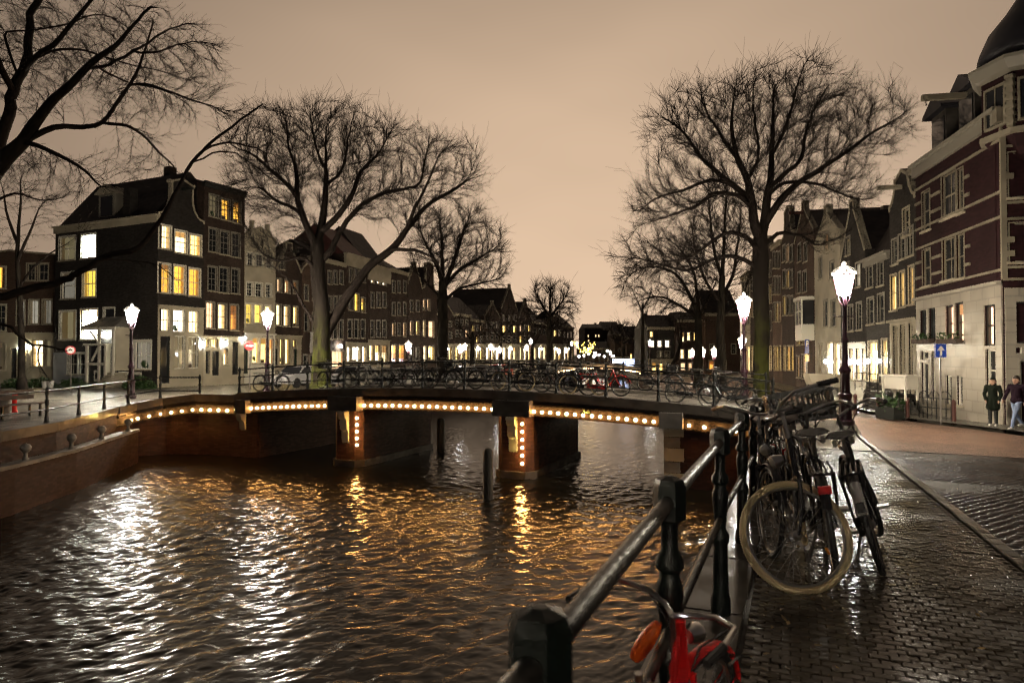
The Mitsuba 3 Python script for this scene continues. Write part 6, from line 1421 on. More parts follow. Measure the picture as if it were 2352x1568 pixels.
for sx in (-2.4, 2.4): m.box(p + [sx, -1.1, -0.9], [0.12, 0.12, 3.4])
put(k + '__roof', m, 'white_paint'); put(k + '__lit_counter', MB().box(p + [0, 0.9, 0], [4.6, 0.1, 1.3]), 'sign_white', emit=(1.8, 2.2, 3.4), weight=0.3); put(k + '__table', MB().box(p + [0, -0.6, -1.4], [4.8, 0.8, 0.9]), 'wood_post'); tag(k, 'stall with glaring blue-white lights by the second bridge', 'stall')

# ---------------------------------------------------------------- signs
def round_sign(name, label, u, v, Y, r, bar, zb):
    k = numbered(name); p = at(u, v, Y); n = np.array([-p[0], -p[1]]); n /= np.linalg.norm(n); a = math.atan2(n[1], n[0]); M = trans(*p) @ rot_z(a + math.pi / 2) @ rot_x(math.pi / 2)
    disc = lambda r_, z0, z1: MB().lathe([(0, z0), (r_, z0), (r_, z1), (0, z1)], 28).moved(M)
    put(k + '__disc', disc(r, -0.02, 0.0), 'sign_red')
    if bar == 'entry': b = MB().box([0, 0, 0.006], [r * 1.45, r * 0.34, 0.008]).moved(M); put(k + '__bar', b, 'sign_white')
    else:
        put(k + '__face', disc(r * 0.74, 0.001, 0.008), 'sign_white')
        b = MB().box([0, r * 0.05, 0.012], [r * 0.62, r * 0.22, 0.006]).box([-r * 0.1, r * 0.22, 0.012], [r * 0.3, r * 0.14, 0.006]); put(k + '__emblem', b.moved(M), 'dark_paint')
    put(k + '__post', MB().tube([[p[0], p[1] + 0.06, zb], [p[0], p[1] + 0.06, p[2] + r * 0.6]], 0.04, 8), 'steel', smooth=40); tag(k, label, 'sign')
round_sign('no_entry_sign', 'round red no-entry sign with white bar in front of the lit shop', 573, 794, 40, 0.28, 'entry', 0.4)
round_sign('traffic_sign', 'round white traffic sign with red ring and dark emblem by the white portal', 162, 804, 44, 0.29, 'ring', 0.2)
def flat_sign(key, u, v, Y, w, h, turn=0.0):
    p = at(u, v, Y); M = np.eye(4); a = turn; M[:3, 0] = [math.cos(a), math.sin(a), 0]; M[:3, 1] = [0, 0, 1]; M[:3, 2] = [math.sin(a), -math.cos(a), 0]; M[:3, 3] = p
    return p, M
p, M = flat_sign('x', 2161, 805, 25.6, 0.5, 0.5, 0.25)
k = 'one_way_sign'; put(k + '__plate', MB().box([0, 0, -0.012], [0.52, 0.52, 0.02]).moved(M), 'sign_blue')
fr = MB().box([0, 0.252, 0.003], [0.52, 0.014, 0.008]).box([0, -0.252, 0.003], [0.52, 0.014, 0.008]).box([0.252, 0, 0.003], [0.014, 0.49, 0.008]).box([-0.252, 0, 0.003], [0.014, 0.49, 0.008]); put(k + '__border', fr.moved(M), 'sign_white')
put(k + '__arrow', MB().poly(Polygon([(-0.05, -0.19), (0.05, -0.19), (0.05, 0.0), (0.18, 0.0), (0, 0.19), (-0.18, 0.0), (-0.05, 0.0)]), 0.006, M @ trans(0, 0, 0.001)), 'sign_white')
put(k + '__post', MB().tube([[p[0], p[1] + 0.05, float(g(p[0], p[1])) - 0.1], [p[0], p[1] + 0.05, p[2] + 0.2]], 0.032, 8), 'steel', smooth=40); tag(k, 'square blue sign with white upward arrow in front of the white ground floor', 'sign')
p, M = flat_sign('x', 1854, 800, 36, 0.4, 0.8, 0.75)
k = 'parking_sign'; put(k + '__plate', MB().box([0, 0.1, -0.012], [0.46, 0.72, 0.02]).moved(M), 'sign_blue'); tm_ = meshkit.text_mesh('P', 0.28, 0.006, bold=True); put(k + '__letter', MB().tm(tm_, M @ trans(-0.1, 0.12, 0.0)), 'sign_white')
put(k + '__lower_plate', MB().box([0, -0.5, -0.012], [0.46, 0.36, 0.02]).moved(M), 'sign_yellow'); put(k + '__post', MB().tube([[p[0], p[1] + 0.05, 0.0], [p[0], p[1] + 0.05, p[2] + 0.4]], 0.032, 8), 'steel'); tag(k, 'blue P parking sign with a yellow plate beneath, above the parked bicycles', 'sign')

# ---------------------------------------------------------------- bollards, mooring piles, bench, bin, hedge
for i, (u, v, Y) in enumerate(((1963, 944, 32), (2015, 946, 31), (2083, 953, 28.8), (2189, 963, 26))):
    x = gx(u, Y); z = float(g(x, Y)); k = numbered('bollard')
    put(k, MB().lathe([(0.10, 0), (0.10, 0.08), (0.075, 0.12), (0.072, 0.72), (0.085, 0.75), (0.085, 0.8), (0.06, 0.9), (0.0, 0.95)], 12, (x, Y, z - 0.1)), 'bollard_brown', smooth=40)
    tag(k, ['brown iron bollard just right of the tall lamp post', 'brown iron bollard, second to the right of the tall lamp post', 'brown iron bollard in front of the planter and white table', 'brown iron bollard below the one-way sign'][i], 'bollard', 'bollards along the right street')
for u, vt, vb, Y, r, lab in ((1013, 958, 1058, 30.5, 0.17, 'dark wooden mooring pile standing in the water left of the nearer pier'), (1121, 1028, 1165, 20.4, 0.145, 'dark wooden mooring pile in the water in front of the bridge')):
    k = numbered('mooring_pile'); x = gx(u, Y); zt_ = E - (vt - V0) / FP * Y; put(k, MB().lathe([(r, -2.6), (r * 0.98, zt_ - 0.15), (r * 0.85, zt_ - 0.04), (r * 0.4, zt_)], 14, (x, Y, 0)), 'timber', smooth=40); tag(k, lab, 'mooring pile', 'mooring piles by the bridge')
k = 'bench'; c = np.array([-16.6, 23.2]); d = np.array([0.12, 0.99]); nrm = np.array([0.99, -0.12]); z0 = 0.52
def bx(mb, a0, a1, b0, b1, z0_, z1_):
    o = c + d * a0 + nrm * b0; return mb.ob([*o, z0_], [*(d * (a1 - a0)), 0], [*(nrm * (b1 - b0)), 0], [0, 0, z1_ - z0_])
for j in range(3): part(k, 'seat_slat', bx(MB(), -1.0, 1.0, -0.05 + 0.15 * j, 0.08 + 0.15 * j, z0 + 0.42, z0 + 0.46), 'wood_post')
for j in range(2): part(k, 'back_slat', bx(MB(), -1.0, 1.0, -0.16, -0.12, z0 + 0.58 + 0.18 * j, z0 + 0.72 + 0.18 * j), 'wood_post')
for a in (-0.8, 0.75):
    part(k, 'leg', bx(bx(MB(), a, a + 0.05, -0.1, -0.04, z0, z0 + 0.42), a, a + 0.05, 0.3, 0.36, z0, z0 + 0.42), 'iron')
tag(k, 'wooden bench behind the left quay railing', 'bench')
k = 'stone_post'; x = gx(8, 24); put(k, MB().lathe([(0.26, 0.3), (0.26, 1.15), (0.22, 1.25), (0.1, 1.3)], 16, (x, 24, 0.1)), 'grey_stone', smooth=40); tag(k, 'stout grey stone post at the left picture edge', 'post')
k = 'hydrant'; x = gx(34, 25); put(k, MB().lathe([(0.12, 0), (0.12, 0.1), (0.08, 0.14), (0.08, 0.6), (0.11, 0.64), (0.11, 0.72), (0.05, 0.82), (0.0, 0.84)], 12, (x, 25, 0.5)), 'red_reflector', smooth=40); tag(k, 'dull red hydrant post beside the stone post', 'hydrant')
def bush(name, label, x, y, z, sx, sy, sz, n, leaf=0.09, m='leaf', cat='bush', group=None):
    k = numbered(name); mb = MB(); rr = np.random.default_rng(int(abs(x * 37 + y)) + n)
    d = rr.normal(size=(n, 3)); d /= np.linalg.norm(d, axis=1, keepdims=True); d[:, 2] = np.abs(d[:, 2]); rad = rr.random(n) ** 0.4
    C_ = np.array([x, y, z]) + d * rad[:, None] * np.array([sx, sy, sz]) * (0.8 + 0.35 * meshkit.noise(d * 3))[:, None]
    u = rr.normal(size=(n, 3)); u /= np.linalg.norm(u, axis=1, keepdims=True); w = np.cross(u, rr.normal(size=(n, 3))); w /= np.linalg.norm(w, axis=1, keepdims=True)
    V = np.stack([C_ - u * leaf, C_ + w * leaf * 0.5, C_ + u * leaf, C_ - w * leaf * 0.5], 1).reshape(-1, 3); mb.add(V, np.arange(4 * n).reshape(-1, 4))
    put(k + '__leaves', mb, m); put(k + '__stem', MB().tube([[x, y, z - 0.1], [x, y, z + sz * 0.7]], 0.05, 5), 'bark'); tag(k, label, cat, group); return k
Hc = C0 + dA * 1.2 + np.array([0.6, -1.4]); bush('hedge_bush', 'bright green clipped hedge bush at the foot of the black corner house', -26.9, 50.4, 0.15, 1.3, 0.8, 1.0, 1600)
for u, Y, lab in ((40, 52, 'dark bush left of the gable cottage door'), (95, 53, 'low planting with flowers in front of the gable cottage'), (212 - 40, 52, 'dark ivy-like bush at the grey plinth of the corner house')):
    x = gx(u, Y); bush('garden_bush', lab, x, Y, 0.15, 1.3, 0.6, 0.8, 900)
for u, v in ((104, 885), (118, 884)):
    k = numbered('flower_pot'); p = at(u, v, 50.5); put(k, MB().lathe([(0.14, -0.2), (0.22, 0.25), (0.23, 0.3), (0.0, 0.28)], 12, p), 'white_plastic', smooth=40); tag(k, ['pale flower pot, left one of two in front of the gable cottage', 'pale flower pot, right one of two in front of the gable cottage'][k != 'flower_pot'], 'flower pot', 'flower pots at the cottage')
# stoop, rail, planters and table on the right
def rbox(u, v0, v1, Y, w, d, key, m, turn=0.22):
    p = at(u, (v0 + v1) / 2, Y); return MB().box(p, [w, d, (v1 - v0) / FP * Y], turn)
k = 'garden_table'; Yt = 28.5; p = at(2066, 862, Yt); m = MB().box(p, [1.5, 0.7, 0.08], -1.34)
for a, b in ((-0.6, -0.28), (0.6, -0.28), (0.6, 0.28), (-0.6, 0.28)): m.box(p + [a * 0.22 - b * 0.97, -a * 0.97 - b * .22, -0.5], [0.07, 0.07, 0.96], -1.34)
put(k, m.box(p + [0, 0, -0.3], [1.3, 0.5, 0.5], -1.34), 'white_paint'); tag(k, 'white chest-like table on the raised stoop of the yellow-lit house', 'table')
k = 'planter'; p = at(2042, 925, 28.8); z = float(g(p[0], p[1])); put(k + '__box', MB().box([p[0], p[1], z + 0.2], [1.0, 0.5, 0.5], -1.34), 'dark_paint'); put(k + '__leaves', bush_m := MB(), 'leaf') if False else None
mb = MB(); rr = np.random.default_rng(3)
for i in range(120):
    q = np.array([p[0], p[1], z + 0.6]) + rr.normal(size=3) * [0.2, 0.34, 0.16]; u_, w_ = rr.normal(size=3) * 0.07, rr.normal(size=3) * 0.04; mb.add([q - u_, q + w_, q + u_, q - w_], [[0, 1, 2, 3]])
put(k + '__leaves', mb, 'leaf'); tag(k, 'dark planter box with shrub below the white table', 'planter')
def stoop_rail(label, pts, h, zf, bars, key='stoop_railing', arch=0):
    k = numbered(key); P = [np.array([x, y, zf(x, y)]) for x, y in pts]
    m = MB()
    for hh in (h, h * 0.55): m.tube([q + [0, 0, hh] for q in P], 0.022, 6)
    put(k + '__rail', m, 'iron')
    for i in range(bars + 1):
        t = i / bars * (len(P) - 1); j = min(int(t), len(P) - 2); q = P[j] * (1 - t + j) + P[j + 1] * (t - j); part(k, 'bar', MB().tube([q, q + [0, 0, h]], 0.018, 5), 'iron')
    if arch:
        for i in range(arch):
            t = (i + 0.5) / arch; q = P[0] * (1 - t) + P[-1] * t; dd = (P[-1] - P[0]) / np.linalg.norm(P[-1] - P[0]); w = np.linalg.norm(P[-1] - P[0]) / arch / 2
            part(k, 'arch', MB().tube([q + dd * w * math.cos(a) + [0, 0, h + 0.28 * math.sin(a)] for a in np.linspace(0, math.pi, 9)], 0.016, 5), 'iron')
    tag(k, label, 'railing')
FRo = lambda u, o: tuple((FR.A + FR.d * FR.a(u) + FR.n * o))
stoop_rail('black railing round the basement well under the white ground floor, with curled arches', [FRo(2176, 1.1), FRo(2258, 1.1)], 0.85, lambda x, y: g(x, y), 7, arch=3)
stoop_rail('black stair railing at the door of the white ground floor', [FRo(2112, 0.2), FRo(2140, 1.3), FRo(2168, 1.3)], 0.95, lambda x, y: g(x, y) + 0.1, 6)
stoop_rail('black railing on the stoop around the white table', [FRo(2040, 1.6), FRo(2100, 1.6)], 0.9, lambda x, y: g(x, y) + 0.8, 3)
stoop_rail('black railing in front of the pale gable house', [FRo(1888, 1.4), FRo(1926, 1.4)], 0.9, lambda x, y: g(x, y) + 0.5, 3)
for u0, u1, o, h, lab in ((2040, 2103, 1.2, 0.8, 'raised dark stone stoop of the yellow-lit house'), (1888, 1927, 1.0, 0.5, 'raised dark stone stoop of the pale gable house')):
    a0, a1 = sorted((FR.a(u0), FR.a(u1))); k = numbered('stoop'); m = MB(); q = FR.A + FR.d * a0; zz_ = float(g(*q)); FR.box(m, a0, a1, 0.07, o, zz_ - 0.2, zz_ + h); put(k + '__platform', m, 'joint')
    for i in range(4): part(k, 'step', FR.box(MB(), a0 - 0.28 * (i + 1), a0 - 0.28 * i - 0.003, 0.3, o - 0.2, zz_ - 0.2, zz_ + h * (1 - (i + 1) / 5)), 'grey_stone')
    tag(k, lab, 'stoop')
k = 'house_lamp'
for i in range(0): pass
# ---------------------------------------------------------------- bicycles
def arc_pts(c, r, a0, a1, n, y=0.0):
    return [[c[0] + r * math.cos(a), y, c[2] + r * math.sin(a)] for a in np.linspace(a0, a1, n)]
RW = 0.345
def wheel_meshes(hi=True, wide=0.021):
    n = 56 if hi else 26
    tyre = MB().tube([[ (RW - wide) * math.cos(a), 0, (RW - wide) * math.sin(a)] for a in np.linspace(0, 2 * math.pi, n, endpoint=False)], wide, 10 if hi else 5, closed=True)
    rim = MB().tube([[(RW - wide * 2 - 0.006) * math.cos(a), 0, (RW - wide * 2 - 0.006) * math.sin(a)] for a in np.linspace(0, 2 * math.pi, n, endpoint=False)], 0.0115, 6 if hi else 4, closed=True)
    m = 32 if hi else 14; P = []
    for i in range(m):
        s = 1 if i % 2 else -1; a = 2 * math.pi * i / m; h = a + (0.9 if (i // 2) % 2 else -0.9)
        P.append([[0.028 * math.cos(h), s * 0.028, 0.028 * math.sin(h)], [(RW - wide * 2) * math.cos(a), s * 0.003, (RW - wide * 2) * math.sin(a)]])
    V, F = batch_tubes(np.array(P), np.full((m, 2), 0.0016 if hi else 0.0022)); sp = MB().add(V, F)
    M = rot_x(math.pi / 2)
    hub = MB().lathe([(0.0, -0.05), (0.012, -0.05), (0.03, -0.034), (0.03, -0.026), (0.014, -0.02), (0.014, 0.02), (0.03, 0.026), (0.03, 0.034), (0.012, 0.05), (0, 0.05)], 12 if hi else 6).moved(M)
    return dict(tyre=tyre, rim=rim, spokes=sp, hub=hub)
XR, XF = -0.50, 0.62
def bike_meshes(hi=True, style='step'):
    s1 = 8 if hi else 5
    bb = np.array([-0.05, 0, 0.29]); hb, ht = np.array([0.425, 0, 0.66]), np.array([0.335, 0, 0.90]); stt = np.array([-0.25, 0, 0.80]); ra = np.array([XR, 0, RW])
    fr = MB(); fr.tube([hb, ht], 0.021, s1); fr.tube([bb, stt], 0.017, s1)
    if style == 'step':
        fr.tube([hb + [0, 0, 0.02], [0.28, 0, 0.46], [0.12, 0, 0.325], bb], 0.02, s1); fr.tube([ht - [0, 0, 0.06], [0.22, 0, 0.6], [0.05, 0, 0.46], [-0.13, 0, 0.5]], 0.016, s1)
    else:
        fr.tube([hb + [0, 0, 0.02], bb], 0.02, s1); fr.tube([ht - [0, 0, 0.04], stt - [0, 0, 0.02]], 0.018, s1)
    for y in (-0.055, 0.055): fr.tube([bb + [0, y * 0.5, 0], ra + [0, y, 0]], 0.010, s1); fr.tube([stt - [0, 0, 0.03], ra + [0, y, 0]], 0.009, s1)
    front = {}
    fk = MB()
    for y in (-0.05, 0.05): fk.tube([[0.43, y, 0.65], [0.50, y, 0.50], [0.575, y, 0.40], [XF, y, RW]], [0.014, 0.013, 0.011, 0.010], s1)
    fk.tube([[0.43, -0.055, 0.655], [0.43, 0.055, 0.655]], 0.018, s1); front['fork'] = fk
    hbm = MB(); hbm.tube([ht, [0.30, 0, 1.02], [0.29, 0, 1.06]], 0.013, s1)
    for s in (1, -1): hbm.tube([[0.29, 0, 1.06], [0.34, s * 0.06, 1.07], [0.345, s * 0.16, 1.10], [0.27, s * 0.27, 1.12], [0.12, s * 0.30, 1.10], [0.06, s * 0.305, 1.09]], 0.0115, s1)
    front['handlebar'] = hbm
    for i, s in enumerate((1, -1)): front['grip' if i == 0 else 'grip_001'] = MB().tube([[0.13, s * 0.30, 1.102], [0.0, s * 0.307, 1.08]], 0.018, s1)
    if hi:
        ca = MB(); 
        for s in (1, -1): ca.tube([[0.2, s * 0.29, 1.09], [0.42, s * 0.2, 1.06], [0.46, s * 0.05, 0.9], [0.43, 0.02 * s, 0.7]], 0.004, 5); ca.tube([[0.16, s * 0.30, 1.07], [0.24, s * 0.31, 1.04], [0.13, s * 0.33, 1.05]], 0.006, 5)
        front['brake_cable'] = ca
    lamp = MB(); lamp.lathe([(0, -0.05), (0.03, -0.05), (0.045, 0.0), (0.045, 0.03), (0.0, 0.034)], 10 if hi else 6); 
    Ml = np.eye(4); Ml[:3, :3] = np.array([[0, 0, 1], [0, 1, 0], [-1, 0, 0]]); Ml[:3, 3] = [0.49, 0, 0.80]; front['headlight'] = lamp.moved(Ml)
    mgf = MB(); strip = arc_pts([XF, 0, RW], RW + 0.022, math.radians(20), math.radians(200), 16 if hi else 9)
    front['front_mudguard'] = mgf.tube(strip, 0.026, 5, flat=0.35) if False else mudguard([XF, 0, RW], 15, 185, hi)
    o = {}
    o['frame'] = fr
    sd = MB(); pts = []
    top = [(-0.40, 0.10), (-0.36, 0.115), (-0.30, 0.10), (-0.24, 0.06), (-0.16, 0.03), (-0.10, 0.022)]
    V = []
    for x, w in top:
        for yy, zz in ((-w, 0.955), (-w * 0.7, 0.985), (0, 0.99), (w * 0.7, 0.985), (w, 0.955), (0, 0.935)): V.append([x, yy, zz + (0.02 if x < -0.35 else 0)])
    F = []
    for i in range(len(top) - 1):
        for j in range(6): F.append([i * 6 + j, i * 6 + (j + 1) % 6, (i + 1) * 6 + (j + 1) % 6, (i + 1) * 6 + j])
    sd.add(V, F); k0 = (len(top) - 1) * 6; sd.add(V, [[0, 5, 4, 3], [0, 3, 2, 1], [k0, k0 + 1, k0 + 2, k0 + 3], [k0, k0 + 3, k0 + 4, k0 + 5]])
    o['saddle'] = sd
    o['seat_post'] = MB().tube([[-0.25, 0, 0.79], [-0.285, 0, 0.94]], 0.0135, s1)
    if hi:
        spg = MB()
        for y in (-0.06, 0.06): spg.tube([[-0.36 + 0.0, y + 0.018 * math.cos(a), 0.90 + 0.05 * a / 18.8] for a in np.linspace(0, 18.8, 28)], 0.004, 4)
        spg.tube([[-0.36, -0.06, 0.90], [-0.27, -0.02, 0.92], [-0.27, 0.02, 0.92], [-0.36, 0.06, 0.90]], 0.006, 4); o['saddle_spring'] = spg
    o['rear_mudguard'] = mudguard([XR, 0, RW], -10, 150, hi)
    cc = MB(); cc.ob([XR - 0.06, 0.035, RW - 0.06], [0.62, 0, -0.045], [0, 0.035, 0], [0, 0, 0.13]); o['chain_case'] = cc
    cr = MB(); cr.tube([[-0.05, -0.07, 0.29], [-0.05, 0.085, 0.29]], 0.014, 6); cr.tube([[-0.05, 0.085, 0.29], [0.07, 0.095, 0.19]], 0.011, 5); cr.tube([[-0.05, -0.07, 0.29], [-0.17, -0.08, 0.39]], 0.011, 5); cr.box([0.07, 0.14, 0.19], [0.09, 0.08, 0.022]); cr.box([-0.17, -0.125, 0.39], [0.09, 0.08, 0.022]); o['crank'] = cr
    ra_ = MB()
    for y in (-0.07, -0.035, 0.0, 0.035, 0.07): ra_.tube([[-0.28, y, 0.755], [-0.80, y, 0.755]], 0.0065, 4)
    for y in (-0.075, 0.075): ra_.tube([[-0.78, y, 0.752], [XR - 0.02, y, RW]], 0.0065, 4); ra_.tube([[-0.55, y, 0.752], [XR, y, RW]], 0.006, 4)
    ra_.tube([[-0.80, -0.075, 0.755], [-0.84, -0.05, 0.755], [-0.84, 0.05, 0.755], [-0.80, 0.075, 0.755]], 0.008, 4); o['carrier'] = ra_
    tl = MB().box([-0.86, 0, 0.66], [0.03, 0.08, 0.05]); o['tail_light'] = tl
    ks = MB().tube([[-0.12, 0.05, 0.28], [-0.22, 0.16, 0.03]], 0.01, 5); o['kickstand'] = ks
    return o, front
def mudguard(c, a0, a1, hi, w=0.032):
    n = 22 if hi else 10; mb = MB(); V = []
    for a in np.radians(np.linspace(a0, a1, n)):
        for y, r in ((-w, RW + 0.012), (-w * 0.6, RW + 0.026), (0, RW + 0.031), (w * 0.6, RW + 0.026), (w, RW + 0.012)): V.append([c[0] + r * math.cos(a), y, c[2] + r * math.sin(a)])
    F = [[i * 5 + j, i * 5 + j + 1, (i + 1) * 5 + j + 1, (i + 1) * 5 + j] for i in range(n - 1) for j in range(4)]
    mb.add(V, F); b = np.radians(a0 + 14)
    for y in (-0.04, 0.04): mb.tube([[c[0], y, c[2]], [c[0] + (RW + 0.015) * math.cos(b), y * 0.8, c[2] + (RW + 0.015) * math.sin(b)]], 0.004, 3)
    return mb
PLY = {}
def pl(key, mb, smooth=40):
    if key not in PLY: PLY[key] = mikit.ply(mb.mesh(), 'black_bike', smooth=smooth)
    return PLY[key]
HI, LO = True, False
PROTO = {}
for lod in (True, False):
    for style in ('step', 'bar'): PROTO[lod, style] = bike_meshes(lod, style)
    PROTO[lod, 'wheel'] = wheel_meshes(lod); PROTO[lod, 'balloon'] = wheel_meshes(lod, 0.025)
def crate_mesh(w=0.5, l=0.36, h=0.25):
    m = MB(); t = 0.012
    for z in (0, h - 0.03): m.box([0, w / 2, z + 0.015], [l, t, 0.03]); m.box([0, -w / 2, z + 0.015], [l, t, 0.03]); m.box([l / 2, 0, z + 0.015], [t, w + t, 0.03]); m.box([-l / 2, 0, z + 0.015], [t, w + t, 0.03])
    m.box([0, 0, 0.004], [l, w, 0.008])
    for s in (1, -1):
        for i in range(9): x = -l / 2 + l * (i + 0.5) / 9; m.box([x, s * w / 2, h / 2], [0.014, 0.008, h - 0.05])
        for i in range(12): y = -w / 2 + w * (i + 0.5) / 12; m.box([s * l / 2, y, h / 2], [0.008, 0.014, h - 0.05])
        m.box([0, s * w / 2, h * 0.36], [l, 0.009, 0.05]); m.box([s * l / 2, 0, h * 0.36], [0.009, w, 0.05])
    return m
def bicycle(x, y, z, heading, lean, label, hi=False, style='step', color='black_bike', tyre='rubber', steer=0.0, crate=None, guard=None, group=None, name='bicycle', grip='rubber', saddle='leather', s=1.0, extras=(), chrome='steel', wheelname='wheel', skip=(), front_tyre=None, rack=None, bar_drop=0.0):
    k = numbered(name); M = trans(x, y, z) @ rot_z(heading) @ rot_x(lean); M[:3, :3] *= s
    o, f = PROTO[hi, style]; W = PROTO[hi, wheelname]
    ax0, ax1 = np.array([0.425, 0, 0.66]), np.array([0.335, 0, 0.90]); ax = (ax1 - ax0) / np.linalg.norm(ax1 - ax0)
    def about_axis(a):
        K = np.array([[0, -ax[2], ax[1]], [ax[2], 0, -ax[0]], [-ax[1], ax[0], 0]]); Rm = np.eye(3) + math.sin(a) * K + (1 - math.cos(a)) * K @ K
        T_ = np.eye(4); T_[:3, :3] = Rm; T_[:3, 3] = ax0 - Rm @ ax0; return T_
    S = about_axis(steer)
    def wheel(Mw, ty):
        wk = numbered(k + '__wheel')
        for n in ('tyre', 'rim', 'spokes', 'hub'): put(wk + '__' + n, pl(('w', hi, wheelname, n), W[n], 40 if n != 'spokes' else False), {'tyre': ty, 'rim': chrome, 'spokes': chrome, 'hub': 'chrome'}[n], M=Mw)
    wheel(M @ trans(XR, 0, RW), tyre); wheel(M @ S @ trans(XF, 0, RW), front_tyre or tyre)
    cm = {'frame': color, 'saddle': saddle, 'seat_post': chrome, 'saddle_spring': chrome, 'rear_mudguard': guard or color, 'chain_case': 'black_plastic' if color != 'red_bike' else color, 'crank': chrome, 'carrier': rack or color, 'tail_light': 'red_reflector', 'kickstand': chrome,
          'fork': color, 'handlebar': 'chrome', 'grip': grip, 'grip_001': grip, 'brake_cable': 'rubber', 'headlight': 'chrome', 'front_mudguard': color}
    few = () if hi else ('saddle_spring', 'kickstand', 'brake_cable', 'tail_light', 'seat_post')
    for n, m in o.items():
        if n in few or n in skip: continue
        put(f'{k}__{n}', pl((hi, style, n), m), cm[n], M=M @ trans(0, 0, -bar_drop * 1.2 if n in ('saddle', 'saddle_spring') else 0))
    for n, m in f.items():
        if n in few or n in skip: continue
        put(f'{k}__{n}', pl((hi, style, n), m), cm[n], M=M @ S @ trans(0, 0, -bar_drop if n in ('handlebar', 'grip', 'grip_001', 'brake_cable') else 0))
    if crate:
        put(f'{k}__crate', pl(('crate', hi), crate_mesh(), False), crate, M=M @ S @ trans(0.60, 0, 0.98) if hi else M @ trans(0.58, 0, 0.80))
        if hi:
            m = MB()
            for yy in (-0.14, 0.14): m.tube([[0.40, yy, 0.97], [0.78, yy, 0.97], [0.70, yy * 0.5, 0.7], [0.66, yy * 0.4, RW]], 0.007, 5)
            put(f'{k}__front_carrier', m, 'black_bike', M=M @ S, smooth=40)
    for n, mb, mt, fr_ in extras: put(f'{k}__{n}', mb, mt, M=M @ S if fr_ else M, smooth=30)
    tag(k, label, 'bicycle', group); return k
hC = math.atan2(CD[1], CD[0])
gg = lambda x, y: float(g(x, y))
def on_quay(s, t): p = st(s, t); return p[0], p[1], gg(*p)
# the bicycles by the near railing
x, y = 2.16, 5.08
refl = MB().box([XF + 0.0, 0.012, RW - 0.20], [0.06, 0.008, 0.018])
bicycle(x, y, gg(x, y), hC + math.pi + 0.05, 0.16, 'black city bicycle with cream tyres, its front wheel turned to face us', hi=True, steer=-1.22, tyre='cream_tyre', skip=('front_mudguard',), s=1.05, extras=[('spoke_reflector', MB().box([XF - 0.14, -0.014, RW - 0.15], [0.014, 0.006, 0.045]), 'amber_reflector', True)], grip='rubber', chrome='steel')
wg = MB(); V = []
for i, a in enumerate(np.radians(np.linspace(118, 158, 8))):
    for yy, r in ((-0.036, RW + 0.016), (-0.022, RW + 0.032), (0, RW + 0.037), (0.022, RW + 0.032), (0.036, RW + 0.016)): V.append([XR + r * math.cos(a), yy, RW + r * math.sin(a)])
wg.add(V, [[i * 5 + j, i * 5 + j + 1, (i + 1) * 5 + j + 1, (i + 1) * 5 + j] for i in range(7) for j in range(4)])
x, y = 2.80, 5.33
bicycle(x, y, gg(x, y), hC - 0.06, -0.27, 'black bicycle seen from behind with a white tail piece on its rear mudguard', hi=True, steer=0.25, skip=('tail_light',), extras=[('white_guard_tail', wg, 'white_plastic', False), ('guard_lamp', MB().box([XR - 0.335, 0, RW + 0.19], [0.04, 0.05, 0.06]), 'black_plastic', False)])
x, y, z = on_quay(5.75, 0.24)
bicycle(x, y, z, hC + 0.03, -0.14, 'black bicycle carrying a big black plastic crate, beside the near railing', hi=True, steer=0.12, crate='black_plastic', style='bar')
x, y, z = on_quay(6.3, -0.14)
bicycle(x, y, z, hC + math.pi - 0.04, 0.12, 'dark bicycle squeezed against the near railing with brown grips and raised handlebar', hi=True, steer=0.35, grip='brown_leather', color='black_bike')
x, y, z = on_quay(8.3, -0.05); bicycle(x, y, z, hC + 0.05, -0.12, 'silver bicycle behind the crate bicycle by the near railing', hi=True, color='silver_bike', steer=-0.3)
x, y, z = on_quay(9.7, 0.0); bicycle(x, y, z, hC + math.pi, 0.1, 'dark bicycle farther along the near railing, with straight top tube', hi=True, style='bar', color='grey_bike', steer=0.4)
x, y, z = on_quay(11.6, -0.05); bicycle(x, y, z, hC, -0.1, 'last dark bicycle leaning on the near railing before the bridge', style='step', color='black_bike')
# red bicycle in the bottom foreground
od = MB(); prof = [(0.0, -0.10), (0.022, -0.095), (0.034, -0.06), (0.038, 0.0), (0.032, 0.06), (0.018, 0.10), (0.0, 0.105)]
od.lathe(prof, 16)
x, y = 0.40, 1.92
bicycle(x, y, gg(x, y), hC - 0.05, 0.0, 'bright red bicycle with chrome handlebar and orange lamp cover at the bottom edge', hi=True, color='red_bike', steer=-0.35, saddle='brown_leather', s=0.75, bar_drop=0.13, chrome='chrome', name='red_bicycle',
        extras=[('head_sleeve', MB().tube([[0.432, 0, 0.64], [0.33, 0, 0.91]], 0.032, 12), 'red_bike', False), ('down_tube', MB().tube([[0.43, 0, 0.70], [0.28, 0, 0.47], [0.12, 0, 0.335]], 0.034, 12), 'red_bike', False), ('decal', MB().tube([[0.352, 0, 0.578], [0.337, 0, 0.555]], 0.0348, 12), 'sign_white', False), ('lamp_cover', od.moved(trans(0.40, 0.17, 0.72) @ rot_z(0.6) @ rot_x(0.45)), 'orange_plastic', True)])
